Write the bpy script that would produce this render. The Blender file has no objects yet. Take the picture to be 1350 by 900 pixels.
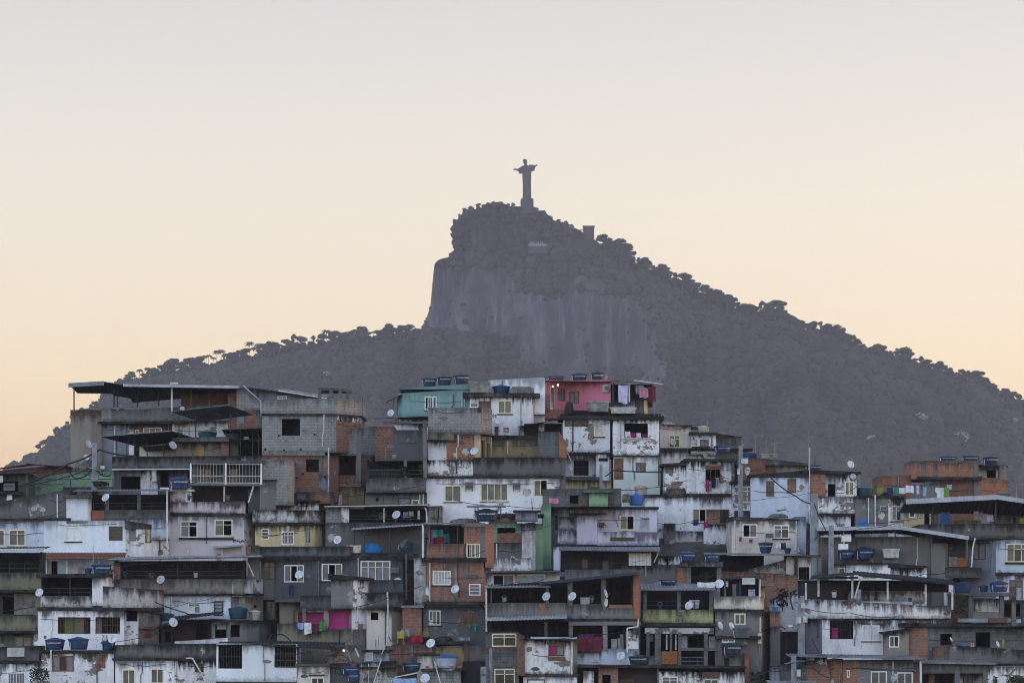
SUN_EL, SUN_AZ, SUN_E, SUN_ANG = 8.0, 88.0, 0.02, 12.0
AIR, DUST, OZONE, SKY_S = 1.0, 2.0, 1.0, 0.15
HAZE_COL, HAZE_D, HAZE_G = (.79, .765, .885), 0.000073, 0.0
EXPO = 1.6
SKY_SAT = 0.86
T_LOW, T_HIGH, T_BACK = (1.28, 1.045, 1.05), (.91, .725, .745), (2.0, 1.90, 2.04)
import bpy, math, random
import numpy as np
from mathutils import Vector, Matrix
random.seed(7)
RNG = np.random.default_rng(11)
sc = bpy.context.scene
COL = sc.collection
F, HZ, CX = 5700.0, 820.0, 675.0        # telephoto: pixels per radian on the photo's 1350-pixel width, horizon row, centre column


def depth_of(b):
    return 280.0 + (900.0 - b) * 0.12


# ------------------------------------------------------------------ materials
MATS = {}


def new_mat(name):
    m = bpy.data.materials.new(name)
    m.use_nodes = True
    nt = m.node_tree
    nt.nodes.clear()
    out = nt.nodes.new('ShaderNodeOutputMaterial')
    bs = nt.nodes.new('ShaderNodeBsdfPrincipled')
    nt.links.new(bs.outputs[0], out.inputs[0])
    MATS[name] = m
    return m, nt, bs


class N:
    """tiny node helper"""
    def __init__(s, nt):
        s.nt = nt

    def n(s, t, **kw):
        o = s.nt.nodes.new(t)
        for k, v in kw.items():
            setattr(o, k, v)
        return o

    def link(s, a, b):
        s.nt.links.new(a, b)

    def val(s, sock, v):
        if hasattr(v, 'is_output') or isinstance(v, bpy.types.NodeSocket):
            s.nt.links.new(v, sock)
        else:
            sock.default_value = v

    def math(s, op, a, b=0.0, clamp=False):
        o = s.n('ShaderNodeMath', operation=op, use_clamp=clamp)
        s.val(o.inputs[0], a)
        s.val(o.inputs[1], b)
        return o.outputs[0]

    def pos(s):
        return s.n('ShaderNodeNewGeometry').outputs['Position']

    def mapping(s, vec, scale=(1, 1, 1), loc=(0, 0, 0)):
        o = s.n('ShaderNodeMapping')
        s.link(vec, o.inputs[0])
        o.inputs['Scale'].default_value = scale
        o.inputs['Location'].default_value = loc
        return o.outputs[0]

    def noise(s, vec, scale, detail=5.0, rough=0.6, dist=0.0):
        o = s.n('ShaderNodeTexNoise')
        s.link(vec, o.inputs['Vector'])
        o.inputs['Scale'].default_value = scale
        o.inputs['Detail'].default_value = detail
        o.inputs['Roughness'].default_value = rough
        o.inputs['Distortion'].default_value = dist
        return o.outputs[0]

    def rng(s, v, a, b, c=0.0, d=1.0):
        o = s.n('ShaderNodeMapRange')
        o.clamp = True
        s.val(o.inputs[0], v)
        for i, x in enumerate((a, b, c, d)):
            o.inputs[i + 1].default_value = x
        return o.outputs[0]

    def mix(s, fac, a, b):
        o = s.n('ShaderNodeMix', data_type='RGBA')
        s.val(o.inputs[0], fac)
        for sock, v in ((o.inputs[6], a), (o.inputs[7], b)):
            if isinstance(v, bpy.types.NodeSocket):
                s.link(v, sock)
            else:
                sock.default_value = (*v[:3], 1.0)
        return o.outputs[2]

    def attr(s, name):
        return s.n('ShaderNodeAttribute', attribute_name=name).outputs['Fac']

    def bump(s, bs, h, strength=0.4, dist=0.02):
        o = s.n('ShaderNodeBump')
        o.inputs['Strength'].default_value = strength
        o.inputs['Distance'].default_value = dist
        s.link(h, o.inputs['Height'])
        s.link(o.outputs[0], bs.inputs['Normal'])


def weather(g, col, dirt, mold, off):
    """grime blotches, run-off streaks below the tops of walls and damp above their feet"""
    p = g.mapping(g.pos(), (1, 1, 1), off)
    big = g.noise(p, 0.42 * random.uniform(.6, 1.9), 7, 0.66)
    sk = random.uniform(0.6, 1.7)
    st = g.noise(g.mapping(p, (2.6 * sk, 2.6 * sk, random.uniform(.13, .34))), 1.0, 7, 0.70)
    rnd = g.n('ShaderNodeObjectInfo').outputs['Random']
    hit = g.rng(rnd, 0, 1, 0.35, 1.25)                 # some walls are older than others
    fine = g.noise(g.mapping(p, (1, 1, random.uniform(.45, .9))), random.uniform(3.4, 5.5), 7, 0.78)
    d = g.math('ADD', g.math('MULTIPLY', big, 0.38), g.math('ADD', g.math('MULTIPLY', st, 0.30), g.math('MULTIPLY', fine, 0.32)))
    dm = g.math('MULTIPLY', g.math('MULTIPLY', g.rng(d, 0.46, 0.60), dirt), hit, True)
    dark = g.mix(0.78, col, (0.08, 0.077, 0.076))
    col = g.mix(dm, col, dark)
    gt, gb = g.attr('gt'), g.attr('gb')
    t = g.math('SUBTRACT', g.math('ADD', st, g.math('MULTIPLY', big, 0.5)), g.math('MULTIPLY', gt, 0.42))
    tm = g.rng(t, 0.50, 0.72)
    b = g.math('SUBTRACT', g.math('ADD', fine, g.math('MULTIPLY', big, 0.6)), g.math('MULTIPLY', gb, 0.9))
    bm = g.rng(b, 0.52, 0.86)
    mm = g.math('MULTIPLY', g.math('MULTIPLY', g.math('MAXIMUM', tm, bm), mold), g.rng(rnd, 0, .5, .75, 1.0), True)
    col = g.mix(mm, col, (0.022, 0.021, 0.021))
    specks = g.math('MULTIPLY', g.rng(g.noise(p, 1.7, 8, 0.78), 0.66, 0.72), min(1.0, dirt * 1.1))
    col = g.mix(specks, col, (0.06, 0.055, 0.05))
    return col, fine, p


def plaster(name, base, dirt=0.6, mold=0.8, peel=None, amount=0.0):
    m, nt, bs = new_mat(name)
    g = N(nt)
    off = (random.uniform(-90, 90), random.uniform(-90, 90), random.uniform(-90, 90))
    p0 = g.mapping(g.pos(), (1, 1, 1), off)
    tint = g.rng(g.noise(p0, 0.16, 4, 0.5), 0.3, 0.7, 0.86, 1.08)
    o = g.n('ShaderNodeMix', data_type='RGBA', blend_type='MULTIPLY')
    o.inputs[0].default_value = 1.0
    o.inputs[6].default_value = (*base, 1)
    cmb = g.n('ShaderNodeCombineColor')
    for i in range(3):
        g.link(tint, cmb.inputs[i])
    g.link(cmb.outputs[0], o.inputs[7])
    col = o.outputs[2]
    if peel:
        pm = g.noise(g.mapping(p0, (1, 1, random.uniform(.7, 1.6)), (13, 7, 3)), random.uniform(.45, 1.1), 8, 0.72)
        col = g.mix(g.rng(pm, 0.62 - amount * 0.2, 0.64 - amount * 0.2), col, peel)
    col, fine, p = weather(g, col, dirt, mold, off)
    g.link(col, bs.inputs['Base Color'])
    bs.inputs['Roughness'].default_value = 0.93
    bs.inputs['Specular IOR Level'].default_value = 0.15
    g.bump(bs, g.math('ADD', fine, g.noise(p, 22, 3)), 0.5, 0.012)
    return m


def masonry(name, c1, c2, mortar, bw, bh, ms=0.014, dirt=0.4, mold=0.5, smear=0.25):
    m, nt, bs = new_mat(name)
    g = N(nt)
    off = (random.uniform(-60, 60), 0, 0)
    sx = g.n('ShaderNodeSeparateXYZ')
    g.link(g.pos(), sx.inputs[0])
    u = g.math('ADD', sx.outputs[0], g.math('MULTIPLY', sx.outputs[1], 0.93))
    cb = g.n('ShaderNodeCombineXYZ')
    g.link(u, cb.inputs[0])
    g.link(sx.outputs[2], cb.inputs[1])
    b = g.n('ShaderNodeTexBrick')
    g.link(cb.outputs[0], b.inputs['Vector'])
    b.inputs['Scale'].default_value = 1.0
    b.inputs['Color1'].default_value = (*c1, 1)
    b.inputs['Color2'].default_value = (*c2, 1)
    b.inputs['Mortar'].default_value = (*mortar, 1)
    b.inputs['Mortar Size'].default_value = ms
    b.inputs['Mortar Smooth'].default_value = 0.2
    b.inputs['Brick Width'].default_value = bw
    b.inputs['Row Height'].default_value = bh
    col = b.outputs['Color']
    p0 = g.mapping(g.pos(), (1, 1, 1), off)
    sm = g.rng(g.noise(p0, 0.9, 6, 0.7), 0.57, 0.66, 0, smear * 2)
    col = g.mix(sm, col, tuple(x * 0.8 for x in mortar))
    col, fine, p = weather(g, col, dirt, mold, off)
    g.link(col, bs.inputs['Base Color'])
    bs.inputs['Roughness'].default_value = 0.92
    bs.inputs['Specular IOR Level'].default_value = 0.12
    g.bump(bs, g.math('SUBTRACT', fine, g.math('MULTIPLY', b.outputs['Fac'], 0.8)), 0.6, 0.015)
    return m


def simple(name, base, rough=0.6, metal=0.0, var=0.25, scale=2.5, spec=0.4):
    m, nt, bs = new_mat(name)
    g = N(nt)
    nz = g.noise(g.pos(), scale, 5, 0.65)
    dark = tuple(x * (1 - var * 1.6 if var < 0.6 else 0.1) for x in base)
    lite = tuple(min(1, x * (1 + var * 0.5)) for x in base)
    g.link(g.mix(g.rng(nz, 0.35, 0.65), dark, lite), bs.inputs['Base Color'])
    g.link(g.rng(nz, 0.3, 0.7, rough - 0.08, min(1, rough + 0.1)), bs.inputs['Roughness'])
    bs.inputs['Metallic'].default_value = metal
    bs.inputs['Specular IOR Level'].default_value = spec
    return m


BR = (0.24, 0.105, 0.07)
GREYC = (0.20, 0.19, 0.18)
plaster('white', (0.80, 0.79, 0.82), 0.5, 0.95, (0.24, 0.21, 0.19), 0.10)
plaster('white_stained', (0.78, 0.765, 0.785), 0.72, 1.0, (0.23, 0.18, 0.15), 0.32)
plaster('white_clean', (0.76, 0.79, 0.84), 0.22, 0.55)
plaster('blue_white', (0.52, 0.57, 0.68), 0.45, 0.8, (0.3, 0.3, 0.32), 0.05)
plaster('lilac', (0.64, 0.625, 0.755), 0.42, 0.9, (0.33, 0.26, 0.22), 0.10)
plaster('pink_white', (0.62, 0.55, 0.58), 0.4, 0.9, (0.33, 0.22, 0.18), 0.08)
plaster('cream', (0.56, 0.45, 0.26), 0.45, 0.85)
plaster('ivory', (0.66, 0.60, 0.53), 0.42, 0.8)
plaster('beige', (0.27, 0.235, 0.195), 0.5, 0.85)
plaster('ochre', (0.27, 0.20, 0.11), 0.5, 0.8)
plaster('grey', (0.185, 0.18, 0.178), 0.55, 0.8, (0.32, 0.31, 0.30), 0.12)
plaster('grey_blue', (0.22, 0.23, 0.265), 0.45, 0.8)
plaster('dark_grey', (0.098, 0.098, 0.105), 0.6, 0.85, (0.22, 0.22, 0.23), 0.08)
plaster('mold', (0.135, 0.13, 0.128), 1.0, 1.0, (0.42, 0.41, 0.41), 0.12)
plaster('mold_white', (0.55, 0.53, 0.52), 1.0, 1.0, (0.14, 0.135, 0.13), 0.4)
plaster('concrete', (0.175, 0.168, 0.163), 0.5, 0.6)
plaster('teal', (0.235, 0.39, 0.38), 0.18, 0.35)
plaster('pink', (0.62, 0.20, 0.29), 0.2, 0.4)
plaster('green', (0.22, 0.35, 0.225), 0.35, 0.7)
plaster('dark_green', (0.075, 0.115, 0.08), 0.5, 0.8)
plaster('olive', (0.36, 0.36, 0.19), 0.6, 0.9)
plaster('olive_drab', (0.19, 0.175, 0.125), 0.6, 0.85)
plaster('magenta', (0.50, 0.07, 0.27), 0.2, 0.3)
plaster('mint', (0.70, 0.745, 0.725), 0.4, 0.8)
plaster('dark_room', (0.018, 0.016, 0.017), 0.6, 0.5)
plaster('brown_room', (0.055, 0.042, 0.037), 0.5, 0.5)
masonry('brick', BR, (0.33, 0.15, 0.095), (0.25, 0.20, 0.17), 0.29, 0.19, 0.016, 0.5, 0.6, 0.35)
masonry('brick_warm', (0.27, 0.115, 0.07), (0.34, 0.15, 0.09), (0.28, 0.20, 0.15), 0.29, 0.19, 0.016, 0.4, 0.5, 0.3)
masonry('brick_dark', (0.17, 0.075, 0.05), (0.23, 0.11, 0.075), (0.13, 0.11, 0.10), 0.29, 0.19, 0.016, 0.5, 0.6, 0.3)
masonry('brick_new', (0.33, 0.115, 0.065), (0.38, 0.145, 0.08), (0.27, 0.17, 0.12), 0.29, 0.19, 0.01, 0.25, 0.3, 0.1)
masonry('block', (0.25, 0.245, 0.24), (0.30, 0.295, 0.285), (0.17, 0.165, 0.16), 0.4, 0.2, 0.014, 0.4, 0.6, 0.4)
masonry('block_dark', (0.125, 0.125, 0.13), (0.16, 0.16, 0.165), (0.085, 0.085, 0.085), 0.4, 0.2, 0.012, 0.4, 0.6, 0.4)
masonry('roof_tile', (0.26, 0.10, 0.06), (0.20, 0.08, 0.055), (0.05, 0.03, 0.03), 0.22, 0.35, 0.03, 0.5, 0.3, 0.2)
simple('sheet_metal', (0.20, 0.215, 0.24), 0.55, 0.3, 0.3, 0.8)
simple('sheet_light', (0.42, 0.44, 0.48), 0.5, 0.3, 0.25, 1.2)
simple('sheet_dark', (0.030, 0.030, 0.034), 0.8, 0.0, 0.4, 1.5, 0.15)
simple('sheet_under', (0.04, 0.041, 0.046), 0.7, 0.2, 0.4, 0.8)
simple('slab_dark', (0.045, 0.043, 0.042), 0.95, 0, 0.5, 1.6, 0.1)
simple('frame_white', (0.80, 0.79, 0.78), 0.5, 0, 0.12)
simple('frame_cream', (0.78, 0.72, 0.52), 0.5, 0, 0.12)
simple('frame_alu', (0.45, 0.46, 0.48), 0.4, 0.6, 0.15)
simple('frame_dark', (0.06, 0.055, 0.055), 0.6, 0, 0.3)
simple('frame_brown', (0.16, 0.085, 0.055), 0.6, 0, 0.3)
simple('wood', (0.22, 0.105, 0.06), 0.7, 0, 0.35, 4)
simple('post_white', (0.62, 0.61, 0.60), 0.6, 0, 0.25)
simple('post_grey', (0.135, 0.13, 0.128), 0.85, 0, 0.3)
simple('post_dark', (0.05, 0.05, 0.052), 0.6, 0.3, 0.3)
simple('pipe', (0.66, 0.65, 0.64), 0.5, 0, 0.2)
simple('glass_grey', (0.10, 0.105, 0.115), 0.12, 0, 0.25, 1.0, 0.7)
simple('glass_dark', (0.02, 0.021, 0.024), 0.10, 0, 0.3, 1.0, 0.7)
simple('curtain', (0.19, 0.17, 0.13), 0.5, 0, 0.25, 2.0)
simple('curtain_white', (0.58, 0.56, 0.55), 0.8, 0, 0.2, 3.0)
simple('curtain_grey', (0.24, 0.22, 0.23), 0.55, 0, 0.25, 3.0)
simple('curtain_magenta', (0.42, 0.03, 0.16), 0.9, 0, 0.2)
simple('curtain_green', (0.15, 0.20, 0.06), 0.9, 0, 0.2)
simple('pale_blue_door', (0.36, 0.42, 0.45), 0.7, 0, 0.2)
simple('plank', (0.22, 0.20, 0.185), 0.9, 0, 0.35, 3)
simple('ply_yellow', (0.46, 0.29, 0.10), 0.8, 0, 0.2)
simple('tank_navy', (0.014, 0.030, 0.066), 0.42, 0, 0.25, 1.2, 0.45)
simple('tank_blue', (0.014, 0.046, 0.125), 0.40, 0, 0.2, 1.2, 0.45)
simple('tank_teal', (0.012, 0.070, 0.105), 0.45, 0, 0.2, 1.2, 0.45)
simple('tank_bright', (0.03, 0.13, 0.42), 0.45, 0, 0.2, 1.2, 0.45)
simple('tank_grey', (0.10, 0.115, 0.13), 0.6, 0, 0.3, 1.2)
simple('tank_pale', (0.40, 0.46, 0.55), 0.5, 0, 0.2, 1.2)
simple('tank_cream', (0.52, 0.45, 0.38), 0.7, 0, 0.25, 1.2)
simple('tank_cement', (0.30, 0.29, 0.27), 0.95, 0, 0.4, 1.5, 0.1)
simple('lettering', (0.55, 0.57, 0.60), 0.6, 0, 0.1)
simple('dish', (0.62, 0.64, 0.68), 0.55, 0.0, 0.2, 3)
simple('dish_old', (0.42, 0.43, 0.46), 0.7, 0.0, 0.35, 3)
simple('dish_tan', (0.34, 0.24, 0.17), 0.7, 0.0, 0.3, 3)
simple('logo_red', (0.35, 0.03, 0.04), 0.6)
simple('logo_blue', (0.03, 0.05, 0.16), 0.6)
simple('steel', (0.30, 0.30, 0.31), 0.5, 0.6, 0.3)
simple('cable', (0.018, 0.018, 0.020), 0.7, 0, 0.2)
simple('pole_concrete', (0.24, 0.26, 0.29), 0.85, 0, 0.25, 1.5, 0.15)
simple('case_white', (0.58, 0.57, 0.56), 0.6, 0, 0.25, 3)
simple('case_grey', (0.24, 0.24, 0.25), 0.6, 0, 0.3, 3)
simple('rubbish', (0.16, 0.14, 0.13), 0.9, 0, 0.6, 5)
for nm, c in dict(white=(0.72, 0.71, 0.74), lavender=(0.55, 0.52, 0.74), red=(0.30, 0.025, 0.045), crimson=(0.34, 0.02, 0.08), pinkish=(0.60, 0.25, 0.36),
                  navy=(0.03, 0.04, 0.11), black=(0.018, 0.017, 0.02), blue=(0.05, 0.16, 0.42), sky=(0.30, 0.44, 0.62), teal=(0.04, 0.26, 0.26),
                  lime=(0.20, 0.31, 0.06), green=(0.08, 0.22, 0.08), grey=(0.27, 0.27, 0.30), maroon=(0.13, 0.03, 0.05), orange=(0.30, 0.12, 0.05),
                  tarp=(0.03, 0.17, 0.42), purple=(0.07, 0.025, 0.15), magenta=(0.28, 0.03, 0.13), cream=(0.6, 0.52, 0.4), yellow=(0.36, 0.33, 0.07)).items():
    simple('cloth_' + nm, c, 0.95, 0, 0.22, 5, 0.1)
m_, nt_, bs_ = new_mat('bulb')
bs_.inputs['Base Color'].default_value = (1, 0.8, 0.5, 1)
bs_.inputs['Emission Color'].default_value = (1.0, 0.55, 0.28, 1)
bs_.inputs['Emission Strength'].default_value = 5.0


# ------------------------------------------------------------------ meshes
class MB:
    """collects faces, becomes ONE mesh object; gt / gb = metres below the top / above the foot of the wall a vertex belongs to"""
    def __init__(s):
        s.v, s.gt, s.gb, s.f, s.mi, s.mats, s.key = [], [], [], [], [], [], {}
        s.gap = (9.0, 9.0)

    def vert(s, p, gt=9.0, gb=9.0):
        k = (round(p[0], 3), round(p[1], 3), round(p[2], 3))
        i = s.key.get(k)
        if i is None:
            i = s.key[k] = len(s.v)
            s.v.append((float(p[0]), float(p[1]), float(p[2])))
            s.gt.append(gt)
            s.gb.append(gb)
        return i

    def m(s, name):
        if name not in s.mats:
            s.mats.append(name)
        return s.mats.index(name)

    def face(s, pts, mat, zt=None, zb=None):
        ids = [s.vert(p, 9.0 if zt is None else max(0, (zt(p) if callable(zt) else zt) - p[2]), 9.0 if zb is None else max(0, p[2] - zb)) for p in pts]
        out = []
        for i in ids:
            if i not in out:
                out.append(i)
        if len(out) >= 3:
            s.f.append(out)
            s.mi.append(s.m(mat))

    def box(s, x0, y0, z0, x1, y1, z1, mat, fr=None):
        """box in the frame fr(u, d, z) or world axes"""
        fr = fr or (lambda a, b, c: (a, b, c))
        c = [fr(x, y, z) for x in (x0, x1) for y in (y0, y1) for z in (z0, z1)]
        for q in ((0, 1, 3, 2), (4, 6, 7, 5), (0, 4, 5, 1), (2, 3, 7, 6), (0, 2, 6, 4), (1, 5, 7, 3)):
            s.face([c[i] for i in q], mat)

    def bar(s, a, b, w, mat, w2=None, n=6):
        """round bar from a to b, radius w to w2"""
        a, b = Vector(a), Vector(b)
        d = (b - a)
        if d.length < 1e-6:
            return
        d.normalize()
        up = Vector((0, 0, 1)) if abs(d.z) < 0.95 else Vector((1, 0, 0))
        e1 = d.cross(up).normalized()
        e2 = d.cross(e1)
        w2 = w if w2 is None else w2
        R = []
        for p, r in ((a, w), (b, w2)):
            R.append([p + (e1 * math.cos(6.28318 * k / n) + e2 * math.sin(6.28318 * k / n)) * r for k in range(n)])
        for k in range(n):
            s.face([R[0][k], R[0][(k + 1) % n], R[1][(k + 1) % n], R[1][k]], mat)
        s.face(R[0][::-1], mat)
        s.face(R[1], mat)

    def tube(s, pts, w, mat, n=5):
        pts = [Vector(p) for p in pts]
        rings = []
        for i, p in enumerate(pts):
            d = (pts[min(i + 1, len(pts) - 1)] - pts[max(i - 1, 0)]).normalized()
            up = Vector((0, 0, 1)) if abs(d.z) < 0.95 else Vector((1, 0, 0))
            e1 = d.cross(up).normalized()
            e2 = d.cross(e1)
            rings.append([p + (e1 * math.cos(6.28318 * k / n) + e2 * math.sin(6.28318 * k / n)) * w for k in range(n)])
        for i in range(len(rings) - 1):
            for k in range(n):
                s.face([rings[i][k], rings[i][(k + 1) % n], rings[i + 1][(k + 1) % n], rings[i + 1][k]], mat)
        s.face(rings[0][::-1], mat)
        s.face(rings[-1], mat)

    def lathe(s, prof, mat, n=20, sx=1.0, sy=1.0, c=(0, 0, 0)):
        """prof: (radius, z) from bottom to top"""
        R = [[(c[0] + r * sx * math.cos(6.28318 * k / n), c[1] + r * sy * math.sin(6.28318 * k / n), c[2] + z) for k in range(n)] for r, z in prof]
        for i in range(len(R) - 1):
            for k in range(n):
                s.face([R[i][k], R[i][(k + 1) % n], R[i + 1][(k + 1) % n], R[i + 1][k]], mat)
        s.face(R[0][::-1], mat)
        s.face(R[-1], mat)

    def obj(s, name, parent=None, loc=None, smooth=False):
        base = Vector(loc) if loc is not None else (Vector(parent['base']) if parent is not None and 'base' in parent else Vector((0, 0, 0)))
        me = bpy.data.meshes.new(name)
        me.from_pydata([tuple(Vector(p) - base) for p in s.v], [], s.f)
        for m in s.mats:
            me.materials.append(MATS[m])
        me.polygons.foreach_set('material_index', s.mi)
        for nm, arr in (('gt', s.gt), ('gb', s.gb)):
            at = me.attributes.new(nm, 'FLOAT', 'POINT')
            at.data.foreach_set('value', arr)
        if smooth:
            me.polygons.foreach_set('use_smooth', [True] * len(me.polygons))
        me.update()
        o = bpy.data.objects.new(name, me)
        COL.objects.link(o)
        if parent is not None:
            o.parent = parent
            if 'base' not in o:
                o['base'] = (0.0, 0.0, 0.0) if 'base' not in parent else tuple(parent['base'])
        else:
            o.location = base
        return o


def thing(name, label, cat, loc=(0, 0, 0), group=None, kind=None):
    o = bpy.data.objects.new(name, None)
    COL.objects.link(o)
    o.location = loc
    o['base'] = tuple(float(x) for x in loc)
    tag(o, label, cat, group, kind)
    return o


def tag(o, label=None, cat=None, group=None, kind=None):
    for k, v in (('label', label), ('category', cat), ('group', group), ('kind', kind)):
        if v:
            o[k] = v
    return o


def copy_tree(o, parent=None):
    c = o.copy()
    COL.objects.link(c)
    if parent is not None:
        c.parent = parent
    for ch in [x for x in o.children]:
        copy_tree(ch, c)
    return c


FRAMES = dict(w='frame_white', y='frame_cream', a='frame_alu', d='frame_dark', b='frame_brown', g='post_grey', r='brick_dark')
PANES = dict(g='glass_grey', d='glass_dark', c='curtain', w='curtain_white', v='curtain_grey', m='curtain_magenta', e='curtain_green', s='frame_white', p='pale_blue_door', o='wood', l='plank')


HOUSES = []


class H:
    """one house; every measure of its plan and storeys is in photo pixels at the house's own depth (19 to 20 px = 1 m)"""
    def __init__(s, label, b, mid=None, cat='house', name='house', ext=50, group=None):
        s.Y = depth_of(b)
        s.k = s.Y / F
        s.b, s.ext = b, ext
        s.root, s.label, s.cat, s.name, s.group = None, label, cat, name, group
        s.mid = mid

    def X(s, px):
        return (px - CX) * s.k

    def Z(s, py):
        return (HZ - py) * s.k

    def pt(s, px, py, dy=0.0):
        return Vector((s.X(px), s.Y + dy, s.Z(py)))

    def r(s, px=None):
        if s.root is None:
            HOUSES.append(s)
            s.root = thing(s.name, s.label, s.cat, (s.X(s.mid if s.mid is not None else px), s.Y, s.Z(s.b)), s.group)
        return s.root

    def plan(s, xs, dy, dep):
        f = [(s.X(x if not isinstance(x, tuple) else x[0]), s.Y + dy + (x[1] if isinstance(x, tuple) else 0.0)) for x in xs]
        yb = max(p[1] for p in f) + dep
        return f, [(f[-1][0], yb), (f[0][0], yb)]

    def B(s, mat, xs, top, bot, W='', dep=6.0, dy=0.0, name='wall', mats=None, rev=0.16, inner=None):
        """walled block with real window openings in its front; W: 'code x0 y0 x1 y1; ...'"""
        root = s.r((xs[0] if not isinstance(xs[0], tuple) else xs[0][0]))
        if bot >= s.b:
            bot = max(bot, s.b) + s.ext
        f, bk = s.plan(xs, dy, dep)
        tl, tr = (top if isinstance(top, tuple) else (top, top))
        x0, x1 = f[0][0], f[-1][0]
        ztop = lambda p: s.Z(tl) + (s.Z(tr) - s.Z(tl)) * (min(max((p[0] - x0) / (x1 - x0), 0), 1) if x1 != x0 else 0)
        zb = s.Z(bot)
        mb = MB()
        holes = []
        for w in [q.split() for q in W.split(';') if q.strip()]:
            holes.append((w[0], *[float(a) for a in w[1:5]]))
        todo = []
        for i in range(len(f) - 1):
            A, Bp = Vector((*f[i], 0)), Vector((*f[i + 1], 0))
            L = (Bp - A).length
            e = (Bp - A) / L
            nin = Vector((-e.y, e.x, 0))
            mt = mats[i] if mats else mat
            hs = []
            for hcode, hx0, hy0, hx1, hy1 in holes:
                xm = s.X((hx0 + hx1) / 2)
                if f[i][0] <= xm < f[i + 1][0]:
                    u0, u1 = [(s.X(q) - f[i][0]) / (f[i + 1][0] - f[i][0]) * L for q in (hx0, hx1)]
                    u0, u1 = max(u0, 0.04), min(u1, L - 0.04)
                    z0, z1 = max(s.Z(hy1), zb + 0.04), s.Z(hy0)
                    if u1 - u0 > 0.05:
                        hs.append((hcode, u0, z0, u1, z1))
            us = sorted({0.0, L, *[round(q, 4) for h in hs for q in (h[1], h[3])]})
            zs = sorted({zb, *[round(q, 4) for h in hs for q in (h[2], h[4])]})
            fr = lambda u, d, z, A=A, e=e, nin=nin: tuple(A + e * u + nin * d + Vector((0, 0, z)))
            for a in range(len(us) - 1):
                um = (us[a] + us[a + 1]) / 2
                for c in range(len(zs)):
                    last = c == len(zs) - 1
                    zm = zs[c] + 0.01 if last else (zs[c] + zs[c + 1]) / 2
                    if any(h[1] - 1e-3 < um < h[3] + 1e-3 and h[2] - 1e-3 < zm < h[4] + 1e-3 and not (last and zm > h[4]) for h in hs):
                        continue
                    p = [fr(us[a], 0, zs[c]), fr(us[a + 1], 0, zs[c])]
                    if last:
                        q1, q0 = fr(us[a + 1], 0, 0), fr(us[a], 0, 0)
                        p += [(q1[0], q1[1], ztop(q1)), (q0[0], q0[1], ztop(q0))]
                    else:
                        p += [fr(us[a + 1], 0, zs[c + 1]), fr(us[a], 0, zs[c + 1])]
                    mb.face(p, mt, ztop, zb)
            for h in hs:
                _, u0, z0, u1, z1 = h
                for q in ((u0, z0, u1, z0), (u1, z0, u1, z1), (u1, z1, u0, z1), (u0, z1, u0, z0)):
                    mb.face([fr(q[0], 0, q[1]), fr(q[0], rev, q[1]), fr(q[2], rev, q[3]), fr(q[2], 0, q[3])], mt)
                todo.append((h, fr))
        ring = f + bk
        n = len(f)
        for i in range(n - 1, n + 2):
            a, c = ring[i], ring[(i + 1) % len(ring)]
            mb.face([(*a, zb), (*c, zb), (*c, ztop(c)), (*a, ztop(a))], mats[-1] if mats and i == n - 1 else (mats[0] if mats and i == n + 1 else mat), ztop, zb)
        mb.face([(*p, ztop(p)) for p in ring], mat)
        mb.face([(*p, zb) for p in ring[::-1]], mat)
        o = mb.obj(name, root)
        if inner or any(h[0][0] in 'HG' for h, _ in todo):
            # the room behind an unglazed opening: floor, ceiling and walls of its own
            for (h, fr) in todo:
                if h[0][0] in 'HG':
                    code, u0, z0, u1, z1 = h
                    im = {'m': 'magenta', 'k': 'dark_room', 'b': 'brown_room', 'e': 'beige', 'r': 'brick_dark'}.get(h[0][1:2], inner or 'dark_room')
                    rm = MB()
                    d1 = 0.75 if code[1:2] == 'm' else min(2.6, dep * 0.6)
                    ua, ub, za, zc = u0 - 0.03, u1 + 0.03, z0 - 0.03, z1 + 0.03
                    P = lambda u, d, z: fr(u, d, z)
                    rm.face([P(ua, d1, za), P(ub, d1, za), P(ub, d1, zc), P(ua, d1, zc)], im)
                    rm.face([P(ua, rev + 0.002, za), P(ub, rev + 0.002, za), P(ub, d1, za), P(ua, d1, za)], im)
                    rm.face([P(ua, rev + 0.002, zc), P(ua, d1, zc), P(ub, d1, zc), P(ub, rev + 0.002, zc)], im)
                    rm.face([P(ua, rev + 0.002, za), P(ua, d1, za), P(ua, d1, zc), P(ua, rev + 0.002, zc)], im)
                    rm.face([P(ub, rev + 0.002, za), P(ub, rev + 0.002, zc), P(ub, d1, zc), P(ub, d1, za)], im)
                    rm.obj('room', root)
        for h, fr in todo:
            s.window(h, fr, root)
        if name == 'wall' and mat not in ('dark_room', 'brown_room'):
            s.fittings(f, zb, ztop, holes, root, mat)
        return o

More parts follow.
